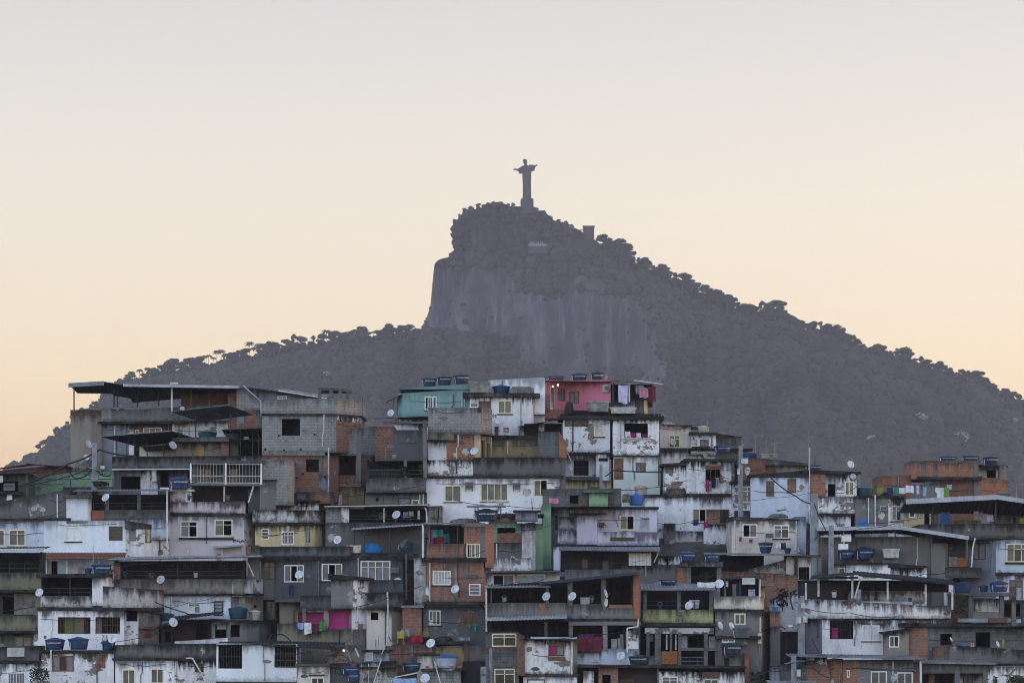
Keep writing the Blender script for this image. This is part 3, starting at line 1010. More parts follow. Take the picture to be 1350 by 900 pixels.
# pink house
h = H('bright pink rooftop house with a wall lamp, ladder and laundry porch under a plank roof', 582, 760)
h.B('pink', [718, (748, 1.4), (748.5, 1.4), 805], (500, 500), 545, 'ag 725 510 731 541; bvv 736.5 511 745 527; bvv 751 515 763.5 530; aw 795 507 801 515', dep=5)
h.R(716, 806, (502, 503), (499.5, 500), dep=6, dy=-.3, mat='sheet_dark', corr=False)
h.box('brick', 702, 540, 746, 552, dy=-.2, dep=3, name='terrace_wall')
for x in (720.5, 724.5):
    h.pipe([(x, 519), (x, 543)], dy=-.25, w=.035, mat='frame_brown', name='ladder')
h.G(720.5, 520, 724.5, 543, dy=-.25, step=.5, mat='frame_brown', w=.02, rails=(0, .2, .4, .6, .8), name='ladder')
h.R(803, 872, (501, 507), (497.5, 503), dep=4, dy=-.9, mat='plank', corr=False)
h.B('dark_room', [(806, 2.4), (862, 2.4)], 504, 534, dep=.4, name='back_wall')
h.P(829, 503, 530, -.5, .07, 'post_white')
h.P(808, 504, 532, -.3, .06, 'post_dark')
h.P(864, 508, 530, -.5, .05, 'post_dark', px2=861)
h.pipe([(835, 502), (873, 507)], dy=-1.0, w=.05, mat='post_white', name='rafter')
h.B('grey', [803, 849, (854, .6)], (530, 526), 548, dep=4)
h.B('cream', [(849, -.02), (854, .4)], 527, 547, dep=.4, name='pillar')
h.S([744, 866], 545.5, 549.5, dep=5, dy=-.2, o=.3, mat='slab_dark', name='roof_slab')
h.B('dark_room', [745, 800], 541, 548, dep=4, dy=-.2)

# stained pair of white houses below the pink one
h = H('old white house with peeling brown plaster and a small shuttered window below the pink house', 632, 780)
h.S([738, 805], 548, 552.5, dep=6, o=.2, mat='slab_dark')
h.B('white_stained', [742, 804], 552, 597, 'yw 783 560 796 575', dep=7)
h.B('ochre', [(744, -.03), (775, -.03)], 553, 562, dep=.1, name='plaster_patch')
h.B('white', [(786, 0), (803, 0)], 597, 632, dep=7)
h.B('white_stained', [(746, 1.1), (786, 1.1)], 598, 630, 'Gbg 756 604 776 626', dep=4)
h.G(747, 597.5, 785, 606, dy=.05, step=.2, mat='post_grey', rails=(0, 1), w=.012, name='railing')
h.S([742, 804], 596, 598.5, dep=5, dy=0, o=.06)
h.box('dark_room', 789, 603.5, 801, 607.5, dy=-.05, dep=.1, name='vent')
h.S([742, 790], 628.5, 633, dep=4, dy=-.4, o=.15, mat='concrete')
h.B('cream', [(744, -.1), (806, -.1)], 633, 668, 'bvv 775 642 792 648', dep=5)
h.R(682, 742, (563, 552), (558, 548), dep=5, dy=-.4, mat='sheet_dark', corr=False)
h.B('white_stained', [(709, .5), (717, .5)], 557, 568, dep=.4, name='pillar')
h.B('brown_room', [(690, 3), (740, 3)], 556, 572, dep=.5, name='back_wall')

h = H('white house with a wide black veranda opening full of washing above a mint ground floor', 640, 840)
h.S([806, 870], 548.5, 553, dep=6, o=.3, mat='slab_dark')
h.B('white_stained', [808, 869], 552, 600, 'Hk 823 558 854 577', dep=7)
h.box('mold_white', 821, 577, 856, 578.7, dy=-.15, dep=.2, name='sill')
h.S([808, 869], 598.5, 601.5, dep=6, dy=.1, o=.08)
h.B('mint', [(809, .15), (870, .15)], 601, 650, 'Do 808.6 604 822 632; bvd 838.5 610 851 622', dep=6)
h.box('brick', 838, 609, 851.5, 611.5, dy=.08, dep=.08, name='lintel')
h.pipe([(868.5, 600), (868.5, 640)], dy=.1, w=.05, mat='post_grey')

h = H('small cream-white cottage with a green-curtained window and tile edge beside the veranda house', 600, 890)
h.B('ivory', [870, 911], 560, 600, 'yeet 882 573.5 896.5 590', dep=5)
h.R(868, 912, (559, 561), (556, 558), dep=4, dy=-.3, mat='roof_tile')
h.S([868, 990], 591, 595, dep=5, dy=-.5, o=.1)
h.B('white', [(872, -.2), (985, -.2)], 594, 640, dep=5)
h.pipe([(853, 552), (870, 569)], dy=-.6, w=.05, mat='post_white', name='brace')

h = H('low white house with a small barred window and stained roof wall beyond the cottage', 605, 925)
h.B('white', [911, 944], 571, 600, 'gvv 923 579.5 934 588', dep=5)
h.B('mold', [(944, .2), (977, .2)], (572, 577), 605, dep=5)
h.S([910, 945], 569.5, 573, dep=5, o=.1)
h.S([943, 977], (570.5, 575.5), 577, dep=5, dy=.2, o=.05)
h.box('slab_dark', 912, 588.5, 936, 590, dy=-.6, dep=.6, name='shelf')
# ------------------------------------------------------------------ houses, upper right
h = H('white house with a brick-framed window and washing hanging beside the grey utility pole', 668, 930)
h.B('white_stained', [(877, .8), (905, .8)], 613, 650, dep=6)
h.B('ochre', [(879, .76), (904, .76)], 643, 652, dep=.1, name='plaster_patch')
h.B('white_stained', [905, 964], 608, 652, 'Hk 930 614 949 634', dep=6.5)
h.S([873, 905], (611, 609), 613, dep=5, dy=.6, o=.1)
h.S([904, 965], 604.5, 608, dep=6, o=.12)
h.box('brick', 929, 611.5, 951, 617, dy=-.05, dep=.1, name='lintel')
h.G(930, 614, 950, 634, dy=-.12, step=.35, mat='frame_brown', rails=(0, .8, 1), w=.02, name='grille')
h.S([902, 968], 650.5, 654.5, dep=6, o=.15, mat='slab_dark')
h.B('white', [850, (903, -.1), 906], 654, 720, dep=7, dy=.1)
h.B('white', [(903, -.15), (967, -.15)], 654, 712, 'ygk 913 670.5 931 688', dep=7)
h.B('brick', [(931, -.22), (961, -.22)], 671, 690, dep=.3, name='brick_panel')
h.box('dark_room', 949, 671.5, 960, 689, dy=-.25, dep=.05, name='vent_blocks')
h.S([850, 968], (652, 652), 655, dep=5, dy=-.1, o=.05, mat='mold')
h.B('white_stained', [(927, -.9), (967, -.9)], 691, 711, dep=2, name='balcony_wall')
h.B('brick', [(929, -.2), (964, -.2)], 711, 730, 'dd 942 714 953 720', dep=5)
h.G(929.5, 717, 937, 727, dy=-.35, step=.15, mat='frame_white', name='railing')
h.B('mold', [(875, -.7), (890, -.7)], 690, 740, dep=3, name='buttress')
h.B('mold_white', [(888, -.4), (929, -.4)], 700, 740, dep=4)

h = H('small bluish white house with a two-light cream window and a mossy foot', 682, 985)
h.S([965, 1010], 634, 637.5, dep=5, o=.12, mat='slab_dark')
h.B('white_stained', [966, 1009], 637, 682, 'yggt 975 641 995 661.5', dep=6)
h.B('mold', [(968, -.1), (1009, -.1)], 673, 684, dep=3, name='damp_foot')

h = H('pale blue house with a bricked-up window and slanting slab roof behind the tall grey pole', 695, 1040)
h.B('brick_dark', [(975, 1.5), (1010, 1.5)], 603, 640, dep=5)
h.B('beige', [(1000, 2.0), (1064, 2.0)], (605, 612), 640, dep=5)
h.B('brick', [(1008, 1.95), (1025, 1.95)], 612.5, 621.5, dep=.1, name='brick_panel')
h.S([976, 1065], (600, 609), 612, dep=5, dy=1.7, o=.1, mat='mold')
h.B('blue_white', [(990, .1), (1066, .1)], (628, 621), 690, 'gdd 1010 634 1020 654', dep=6)
h.B('brick', [(1038, .04), (1049, .04)], 631, 649, dep=.2, name='brick_panel')
h.S([988, 1066], (626, 619), 629, dep=6, dy=.1, o=.1)
h.B('brick', [(1068, 0), (1088, 0)], 622, 654, dep=6)
h.B('white_stained', [(1088, .5), (1104, .5)], 624, 655, 'Hk 1092 637 1102 654', dep=6)
h.B('white_stained', [(1102.5, 0), (1129, 0)], 624, 657, 'yccx 1114 634 1125.5 652', dep=6)
h.S([1064, 1132], (619, 621), 624, dep=6, dy=0, o=.12)
h.B('white_stained', [(1066, -.15), (1130, -.15)], 654, 676, dep=6)
h.S([1068, 1130], 675, 679, dep=4, dy=0, o=.1, mat='mold')
h.B('white', [(1068, .1), (1122, .1)], 679, 700, dep=5)
h.pipe([(1066.5, 590), (1066.5, 690)], dy=-.3, w=.035, mat='post_white')
h.B('mold_white', [(1055, .8), (1075, .8)], 655, 735, dep=4)

h = H('clean ivory house with two windows and an air conditioner above the dark veranda', 730, 1010)
h.S([966, 1052], (681, 684), 685.5, dep=6, o=.12, mat='mold')
h.B('ivory', [965, 1050], 685, 730, 'wkg 979 691 998 708; wvdt 1020 692 1040 709', dep=6.5)
h.pipe([(1049.5, 686), (1049.5, 725)], dy=-.06, w=.05, mat='post_white')
h.B('blue_white', [(1050, .8), (1064, .8)], 680, 735, dep=4)

h = H('long brick and concrete house with a black open veranda under a thin sheet roof', 778, 990)
h.R(930, 1056, (730, 731.5), (727, 728.5), dep=4, dy=-.8, mat='sheet_metal', lip=1.3)
h.B('dark_room', [(932, 2.8), (1010, 2.8)], 731, 756, dep=1, name='back_wall')
h.B('mold_white', [(988, 1.2), (1037, 1.2)], (750, 737), 758, dep=1.5, name='stair_wall')
h.B('ivory', [(1037, .2), (1047, .2)], 731, 760, dep=3)
h.B('ivory', [(1052, 0), (1077, 0)], 733, 765, 'Gkd 1052.5 747 1067 765', dep=4)
h.B('concrete', [(1078, -.2), (1083, -.2)], 731, 757, dep=.5, name='pillar')
h.S([1048, 1080], 731, 734, dep=4, dy=-.1, o=.1, mat='concrete')
for px in (1047.5, 1050.5):
    h.P(px, 733, 757, -.2, .06, 'post_dark')
h.B('brick', [(950, .2), (1052, .2)], (752, 757), 790, dep=4)
h.B('concrete', [(988, .1), (993, .1)], 752, 775, dep=.4, name='pillar')

# upper right brick house
h = H('raw brick house with concrete pillars and three tanks on its flat roof', 668, 1235)
h.B('brick_warm', [1202, 1290], 608, 632, dep=6)
h.S([1202, 1292], 607, 609.5, dep=6, o=.03, mat='concrete')
for a in (1216, 1231, 1284):
    h.B('concrete', [(a, -.05), (a + 4.5, -.05)], 608, 630, dep=.4, name='pillar')
h.S([1210, 1292], 628.5, 632.5, dep=5, dy=-.25, o=.1)
h.B('brick_dark', [(1230, .1), (1284, .1)], 632, 668, dep=5)
h.B('grey', [(1219, .06), (1240, .06)], 633, 668, dep=.5, name='wall_patch')
h.B('concrete', [(1284, -.05), (1291, -.05)], 632, 655, dep=.5, name='pillar')
h.B('brick_warm', [(1158, .8), (1203, .8)], (627, 625.5), 668, dep=5)
h.B('brick_warm', [(1291, .4), (1332, 1.6)], (627, 632), 660, dep=5)
h.B('mint', [(1293, 3.0), (1330, 3.0)], 613, 632, 'Hk 1307 617 1319 628', dep=3)
h.S([1290, 1331], 611, 614, dep=4, dy=2.2, o=.1, mat='slab_dark')
h.B('concrete', [(1321, 1.6), (1331, 1.9)], 612, 650, dep=.6, name='pillar')

h = H('grey rendered house with a big teal tank next to a mustard annex', 700, 1160)
h.B('grey', [1128, 1171, (1193, .5)], 655, 700, 'avdt 1176 667 1189 686', dep=6, mats=['grey', 'white_stained'])
h.S([1128, 1193], 653, 656, dep=5, o=.1, mat='mold')
h.pipe([(1145, 656), (1145, 694)], dy=-.06, w=.05)
h.pipe([(1154, 652), (1154, 694)], dy=-.08, w=.055, mat='post_white')
h.B('cream', [(1192, .3), (1218, .3)], 673, 700, 'wd 1199 674 1207 682', dep=4)
h.B('pale_blue_door', [(1217, .4), (1228, .6)], 674, 700, 'Hk 1219.5 675 1227 692', dep=3)
h.box('sheet_dark', 1192, 664, 1232, 673, dy=.2, dep=2, name='beam')
h.B('brick_dark', [(1228, 3.0), (1242, 3.0)], 668, 700, dep=1)

# right veranda house with big white fascia canopy
h = H('corner house with a broad canopy edged in corrugated white metal over a laundry terrace', 762, 1290)
h.R(1192, 1310, (659.5, 653), (673, 674), dep=7, dy=-1.4, mat='sheet_metal', lip=6.5, lipmat='sheet_light')
h.R(1310, 1420, (653, 669), (674, 682), dep=7, dy=-1.4, mat='sheet_metal', lip=6, lipmat='sheet_light')
h.P(1311, 657, 687, -.8, .06, 'post_dark')
h.P(1231, 668, 690, .8, .06, 'post_dark')
h.PA('mold', [(1213, .4), 1312, (1420, 1.5)], (691, 688), 710, dep=6)
h.S([(1216, .6), 1312, (1420, 1.4)], 709, 711.5, dep=6, o=.12)
h.B('block', [(1315, 5.0), (1400, 5.0)], 676, 692, dep=1, name='back_wall')
h.B('cream', [(1256, 5.4), (1302, 5.4)], 683, 694, dep=.3, name='back_wall')  # added cream strip, its colour standing in for warm sunlight on a wall
h.B('grey_blue', [(1268, 1.8), (1313, 0)], 711, 790, 'dvv 1283 715 1300 737', dep=6)
h.B('blue_white', [1313, 1420], 711, 757, 'ycdct 1327 716.5 1356 740', dep=6)
h.box('slab_dark', 1325, 740.5, 1352, 743, dy=-.12, dep=.12, name='sill')
h.S([1313, 1420], 754, 757.5, dep=6, o=.06, mat='mold')
h.B('lilac', [(1313, .05), (1420, .05)], 757, 815, 'bdpt 1331 764 1348 793', dep=6)

# grey house with the kinked white edged canopy
h = H('big grey rendered house under a kinked canopy with a striped white metal edge', 770, 1180)
h.R(1075, 1185, (695, 694), (702, 700), dep=6, dy=-1.4, mat='sheet_metal', lip=5, lipmat='sheet_light')
h.R(1185, 1275, (694, 708), (700, 712), dep=6, dy=-1.4, mat='sheet_metal', lip=5, lipmat='sheet_light')
h.P(1111.5, 699, 722, -.8, .05, 'post_white')
h.P(1179.5, 699, 708, -.6, .05, 'post_grey')
h.pipe([(1284, 710), (1281, 722), (1279, 748)], dy=-.9, w=.06, mat='post_white', name='gutter')
h.B('concrete', [(1075, .4), (1230, .4)], 707, 770, dep=6)
h.B('grey', [(1228, .1), (1246, .1), (1252, 1)], 716, 775, dep=5)
h.B('dark_grey', [(1230, 2.5), (1280, 2.5)], 711, 752, dep=2)
h.PA('mold', [(1246, .2), (1295, .4)], 748, 762, dep=3)
h.box('plank', 1252, 734, 1264, 747, dy=.6, dep=.1, name='board')
h.box('cloth_orange', 1264, 735.5, 1276, 747, dy=.55, dep=.05, name='board')
h.P(1275, 712, 740, .1, .08, 'post_grey')
h.B('white_stained', [(1244, -.2), (1256, -.2)], 762, 780, dep=3)

h = H('low white flat-roofed house with two tanks and a white crate on top', 780, 1150)
h.S([1098, 1175], (740, 742), 744, dep=5, o=.12)
h.B('beige', [(1098, .1), (1116, .1)], 744, 780, 'ad 1106 748 1114 757', dep=5)
h.B('white', [1116, 1174], 743, 780, 'ycc 1136 757 1156 763', dep=5)
h.B('white_stained', [1174, (1200, .1), (1222, 0)], 748, 780, dep=5)
h.S([1172, 1223], (742, 746), 748, dep=5, o=.06, mat='slab_dark')
h.box('mold', 1164, 738, 1187, 742, dy=.4, dep=1.2, name='plinth')

# ship-like white house
h = H('white stained house like a ship deck with a long slatted roof on pale posts', 858, 1130)
h.R(1066, 1130, (763, 757), (757, 753), dep=5, dy=-1.3, mat='sheet_dark', x0b=1075)
h.R(1130, 1262, (757.5, 770), (751, 763), dep=5, dy=-1.3, mat='sheet_dark', lip=2.5)
for px, a, b in ((1062, 768, 790), (1078.5, 762, 786), (1123, 762, 788), (1169.5, 766, 791), (1219.5, 770, 796), (1254.5, 777, 803)):
    h.P(px, a, b, -.5, .075, 'post_white')
h.P(1126, 763, 788, -.7, .06, 'post_white', px2=1133)
h.B('dark_room', [(1062, 2.75), (1256, 2.75)], 764, 779, dep=.4, name='back_wall')  # added dark band, standing in for the shaded underside of the roof
h.box('slab_dark', 1080, 760, 1130, 762.5, dy=-1.0, dep=.12, name='beam')
h.B('white', [(1120, 2.6), (1222, 2.6)], 778, 792, 'dk 1141 778 1150 790; dk 1157 779 1161 790', dep=.4, name='back_wall')
h.B('brown_room', [(1060, 2.4), (1120, 2.4)], 768, 790, dep=.4, name='back_wall')
h.PA('white_stained', [(1059, .8), 1083, (1128, 0), (1190, .1), (1255, .7)], (788, 800), 815, dep=4)
h.G(1222, 780, 1253, 799, dy=.15, step=.06, mat='post_dark', w=.006, name='mesh_screen')
h.S([(1062, .9), 1084, (1255, .7)], 813.5, 817, dep=4, o=-.04, mat='mold')
h.B('white_stained', [(1064, 1.6), 1084, (1135, 0), (1200, 0), (1240, .6)], 817, 862, 'Gbd 1094 817 1125 842', dep=6, mats=['grey_blue', 'white', 'white', 'white'])
h.B('white', [(1136, -.05), (1166, -.05)], 821, 866, 'wkckx 1137 824 1159 844', dep=1.0, name='wall')
h.B('dark_grey', [(1077.5, .35), (1083, .2)], 818, 840, dep=.3, name='shutter')
h.B('concrete', [(1068, .5), (1090, .3)], 860, 880, dep=4)
h.B('curtain_magenta', [(1097, .3), (1105.5, .3)], 827, 841, dep=.02, name='curtain')

h = H('open concrete frame house with a mint wall, blue tanks and a bush at its foot', 822, 1300)
h.B('brick_dark', [(1257, .5), (1280, .5)], 785, 822, dep=4)
h.S([1256, 1335], 781, 785, dep=4, o=.05, mat='concrete')
h.B('concrete', [(1277, .1), (1283, .1)], 785, 822, dep=.6, name='pillar')
h.B('concrete', [(1318, .1), (1324, .1)], 785, 822, dep=.6, name='pillar')
h.B('white_stained', [(1282, 1.4), (1320, 1.4)], 788, 812, 'bp 1284 791 1288 806', dep=.6, name='back_wall')
h.box('beige', 1282, 806, 1318, 815, dy=.2, dep=.3, name='parapet')
h.B('olive_drab', [(1333, -.5), (1338, -.5)], 786, 824, dep=.5, name='pillar')
h.B('dark_grey', [(1324, 2), (1400, 2)], 790, 822, 'Hk 1327 795 1349 812', dep=3)
h.box('pale_blue_door', 1262, 815, 1345, 820, dy=-.3, dep=1.0, name='floor_edge')
h.box('brick_dark', 1302, 814, 1327, 820, dy=-.6, dep=.4, name='brick_course')

h = H('dark grey block house with a red brick end wall and two black window openings', 868, 1270)
h.S([1190, 1365], (820, 825), 826, dep=6, dy=-.1, o=.2, mat='slab_dark')
h.B('brick', [(1198, .2), (1223, 0)], (822, 819), 872, dep=6)
h.B('block_dark', [(1223, 0), (1370, 1.0)], (821, 825), 872, 'Hk 1240 835 1256 850; Hk 1287 833 1307 853', dep=6)
h.B('brick_dark', [(1229, -.9), (1249, -.9)], (852, 849), 870, dep=3)
h.PA('mold', [(1249, -1.0), (1370, -.4)], (849, 858), 876, dep=2.2)
h.S([1249, 1370], 874, 878, dep=3, dy=-.9, o=.08)

h = H('tiny brown-grey lean-to house with a small white window against the white ship-like house', 868, 1180)
h.B('beige', [1166, 1198], (835, 830), 872, 'wgk 1172.5 838 1185 852.5', dep=4)
h.R(1160, 1200, (834.5, 829), (830, 825), dep=4, dy=-.4, mat='slab_dark', corr=False)

h = H('grey street-level house with brick ends, two white windows and a long grey sheet roof', 905, 1170)
h.R(1040, 1215, (864, 868), (861, 864), dep=4, dy=-.7, mat='sheet_metal', lip=1.2)
h.B('grey', [(1131, 0), 1205], 870, 905, 'wgg 1148.5 884.5 1169 905; wgg 1183 886 1203 905', dep=6)
h.B('brick', [(1112, .05), (1131, 0)], 870, 905, 'wv 1117 883 1120 892', dep=6)
h.B('brick', [(1064, .6), (1112, .3)], (872, 868), 905, dep=6)
h.B('brick_dark', [(1203, .05), (1212, .05)], 872, 905, dep=5)
h.pipe([(1110, 879), (1135, 879), (1210, 884)], dy=-.12, w=.045, mat='post_grey')
h.P(1213, 871, 905, -.5, .085, 'post_white')

h = H('grey annex with an open black porch and brick pillar under a bluish sheet roof', 905, 1260)
h.R(1213, 1312, (871.5, 874), (869, 871), dep=4, dy=-.6, mat='sheet_metal', lip=2.5)
h.B('concrete', [1216, 1302], 874, 887, dep=1.5, name='lintel_wall')
h.B('concrete', [(1259, -.1), (1265, -.1)], 876, 905, dep=.6, name='pillar')
h.B('concrete', [(1296, -.1), (1301, -.1)], 876, 905, dep=.6, name='pillar')
h.B('brick_dark', [(1226, .8), (1234, .8)], 885, 905, dep=.8, name='pillar')
h.B('dark_room', [(1216, 2.5), (1262, 2.5)], 886, 905, dep=1, name='back_wall')
h.B('white', [(1262, 1.6), (1302, 1.6)], 886, 905, 'bvv 1273 890 1286 905', dep=3, name='back_wall')
h.B('white_stained', [(1302, 0), (1400, 0)], 878, 905, 'dk 1342 893 1352 900', dep=5)

# ------------------------------------------------------------------ far left
h = H('long brick house with a low brown tiled ridge at the edge of the hill', 650, 45)
h.B('brick_dark', [-20, 34, (84, 1.0)], (622, 612), 650, dep=5)
h.R(-20, 36, (620, 612), (616, 609), dep=5, dy=-.4, mat='roof_tile')
h.R(34, 86, (611, 615), (609, 613), dep=5, dy=-.3, mat='sheet_dark')

h = H('green rendered building with a sagging roofline behind cables and an iron fence', 655, 95)
h.B('green', [38, 100], (632, 621), 660, dep=5)
h.B('green', [100, 150], (621, 622), 660, dep=5)
h.G(38, 632, 150, 650, dy=-.5, step=2.4, mat='post_dark', w=.03, rails=(1.0,), name='fence_rail')
h.B('mold', [(84, -.3), (150, -.3)], 642, 665, dep=2)

h = H('dark green porch house with a reddish sheet roof and a pale corner post', 690, 12)
h.B('dark_green', [-30, 38], 624, 690, 'Hk -10 634 24 648; gv 9 640 14 647', dep=5)
h.R(-30, 52, (625, 623.5), (621, 620), dep=4, dy=-1.0, mat='sheet_dark')
h.P(36.5, 625, 664, -.6, .06, 'frame_brown')
h.B('white_stained', [(10, -.6), (17, -.6)], 648, 668, dep=.8, name='pillar')
h.box('slab_dark', -20, 648, 30, 652, dy=-.8, dep=2, name='floor_slab')
h.box('ivory', 0, 627, 5, 636, dy=-.7, dep=.2, name='sign_panel')

h = H('bluish white house with two cream framed windows under a black moulded roof wall', 735, 25)
h.B('mold', [-30, (50, 0), (60, -.1), 92], (666, 645), 686, dep=5)
h.S([-30, 92], 683, 686.5, dep=5, o=.1)
h.B('blue_white', [-30, 58], 686, 735, 'ygg -14 698 6 719; yggt 12 698 33.5 719', dep=6)

h = H('clean bluish white house with a white shuttered window and a dark louvred window', 735, 110)
h.B('white_clean', [(58, -.1), (166, -.1)], 686, 735, 'wss 87 694 107 713; Ldd 144.5 694 161.5 712', dep=7)
h.B('white_clean', [88, 116, (120, .5)], 655, 690, dep=3, dy=-.1, name='wall')
h.S([90, 119], 652, 656, dep=3, dy=-.1, o=.2, mat='concrete')
h.R(97, 222, (647, 647), (643, 643), dep=4, dy=-.6, mat='sheet_metal')
h.T('block_dark', 120, 222, 650, 672, 686, dep=3.4, dy=.3, back='dark_room', posts=(141, 183), pmat='post_grey')
h.B('brick_new', [(121, .25), (137, .25)], 673, 684, dep=.1, name='brick_panel')
h.B('blue_white', [(166, .2), (222, .2)], 685, 712, dep=6)
h.pipe([(221, 645), (221, 720)], dy=-.3, w=.06, mat='post_white')
h.box('frame_white', 212, 643, 223, 645, dy=-.4, dep=.3, name='trim')

h = H('corner house of peeling plaster with two blocked openings between white neighbours', 735, 190)
h.B('white_stained', [(166, -.2), (190, -.2), (221, 1.2)], (687, 696), 737, 'Hb 171 694 180 713; gg 192 697 199 715', dep=5)
h.B('beige', [(170.5, -.1), (180.5, -.1)], 693, 714, dep=.05, name='wall_patch')
h.S([166, (190, 0), (221, 1.4)], (685.5, 694.5), 697, dep=4, dy=-.2, o=.05, mat='mold')

h = H('white porch with a red tile awning on thin posts below the clean white house', 765, 108)
h.R(57, 166, (737, 735.5), (728, 727.5), dep=2.2, dy=-1.6, mat='roof_tile')
h.B('white_clean', [(57, 1.0), (150, 1.0)], 736, 765, 'Hk 66 739 74 757; ww 100 745 112 757', dep=4)
h.B('blue_white', [(54, -.2), (60, -.2)], 737, 765, dep=1, name='pillar')
for px in (63, 90, 122, 132):
    h.P(px, 737, 757, -1.0, .07, 'post_white')
h.box('frame_white', 60, 736.5, 148, 738, dy=-1.1, dep=.15, name='beam')

h = H('olive-grey house of stacked balconies with plank screens at the edge of the photo', 862, 20)
h.R(-30, 61, (725, 723), (721, 719), dep=4, dy=-1.0, mat='sheet_dark', lip=1.2, lipmat='frame_cream')
h.T('olive_drab', -30, 54, 727, 754, 779, dep=3.4, back='dark_room')
h.S([-30, 54], 777, 780.5, dep=4, o=.08)
h.B('brown_room', [(-30, .8), (48, .8)], 780, 812, 'Hk 2 786 17 809', dep=4)
h.B('plank', [(17, .7), (46, .7)], 782, 810, dep=.1, name='plank_screen')
h.B('olive_drab', [(46, 0), (53, 0)], 780, 830, dep=2, name='pillar')
h.PA('olive_drab', [-30, 48], 811, 832, dep=2)
h.S([-30, 50], 831, 834, dep=3, o=.03)
h.B('dark_green', [(-30, .6), (44, .6)], 833, 864, 'bcc 18 839 40 853', dep=4)
h.B('white_stained', [(44, .1), (51, .1)], 828, 855, dep=1, name='pillar')

h = H('low white house with a mould-black roof wall and a barred window at the bottom edge', 905, 20)
h.B('mold', [-30, 52], (853, 851), 873, dep=5)
h.box('mold_white', 11, 853, 33, 865, dy=-.5, dep=.5, name='water_box')
h.S([-30, 55], 870, 874, dep=5, o=.05)
h.B('white_stained', [-30, 54], 873, 905, 'wvxv 10.5 886 33 905', dep=5)

h = H('white house with a dark roof terrace, stained curved parapet and two barred windows', 862, 100)
h.S([50, 138], (757, 755), 761, dep=5, dy=-.2, o=.1, mat='slab_dark')
h.T('mold_white', 53, 122, 761, 785, 801, dep=3.4, back='dark_room', posts=(91.5,), pmat='post_dark', pw=.04)
h.B('white', [(121, -.05), 135, (141, .5)], 760, 798, dep=3)
h.PA('mold_white', [(135, -.02), 170, (188, .4), (200, 1.4), (208, 3)], (772, 776), 802, dep=3)
h.S([50, 170, (188, .4), (200, 1.4), (207, 3)], 800, 804.5, dep=4, o=.08)
h.B('white', [50, 163], 804, 862, 'Gecd 76 813 119 835; Gvvd 125.5 812.5 158 834.5', dep=6)
h.B('curtain_green', [(84, .4), (96, .4)], 814, 834, dep=.02, name='curtain')
h.B('curtain', [(97, .4), (110, .4)], 814, 834, dep=.02, name='curtain')
h.B('curtain_grey', [(126, .4), (133, .4)], 814, 834, dep=.02, name='curtain')
h.B('white_stained', [(163, .6), (181, .6)], 803, 850, 'Hb 165 804 180 818', dep=4)
h.B('grey', [(181, .8), (206, 2.0)], (803, 810), 850, dep=4)

h = H('weathered grey-white house with a brown window and brick patch below three blue tanks', 905, 100)
h.S([52, 150], 857, 860.5, dep=5, o=.1, mat='slab_dark')
h.B('white_stained', [54, 150], 860, 905, 'bvdv 69 864 97 884', dep=5)
h.B('brick', [(126, -.03), (139, -.03)], 862, 880, dep=.1, name='brick_panel')
h.pipe([(67.5, 856), (67.5, 884)], dy=-.1, w=.05)

h = H('white house with a tall mould-black roof wall, two cream windows and a slanting drainpipe', 905, 220)
h.B('mold', [150, 240, (288, .4)], (850, 848), 868, dep=6)
h.S([149, 240, (288, .4)], 867, 870, dep=5, o=.06)
h.B('white', [152, 230], 870, 905, 'ygg 161.5 882 178 905; ygg 199 881 215.5 900', dep=5.5)
h.B('white_stained', [(230, .02), (288, .4)], 870, 905, 'Lddd 257 874 267.5 885', dep=5.5)
h.pipe([(245, 867), (254, 867), (273, 900)], dy=-.2, w=.055, mat='post_white')

h = H('little brown-tiled shack with a white side wall and dark porch above the mouldy roof wall', 850, 190)
h.R(167, 210, (829, 827), (820, 820), dep=3, dy=-.8, mat='roof_tile')
h.B('white', [155, 170], (832, 823), 852, dep=3)
h.B('brown_room', [(170, .8), (226, .8)], 823, 852, 'Hk 202 830 211 846; Hk 216 832 224 846', dep=3)
h.R(204, 228, (828, 820), (825, 817), dep=3, dy=-.9, mat='sheet_dark', corr=False)
h.P(203, 828, 846, -.4, .07, 'frame_brown')
h.R(224, 290, (818, 809), (812, 805), dep=4, dy=-.8, mat='sheet_dark')
h.B('brown_room', [(226, 1.5), (282, 1.5)], 816, 846, 'Hk 256 822 272 842', dep=2)
h.PA('white_clean', [(231, -.4), (301, -.4)], (845, 841), 848, dep=1.5)

h = H('small round-fronted grey house with open window holes under a dark rim roof', 850, 312)
h.B('grey', [279, 300, (325, .3), (340, 1.0), (349, 2.2)], 818, 852, 'Hk 283.5 822.5 298.5 840; Hk 304 823 316 839', dep=4)
h.S([279, 300, (325, .3), (340, 1.0), (349, 2.2)], (815, 818), 819, dep=4, o=.15, mat='slab_dark')
h.box('curtain_white', 285, 823, 297, 829, dy=.5, dep=.3, name='curtain')

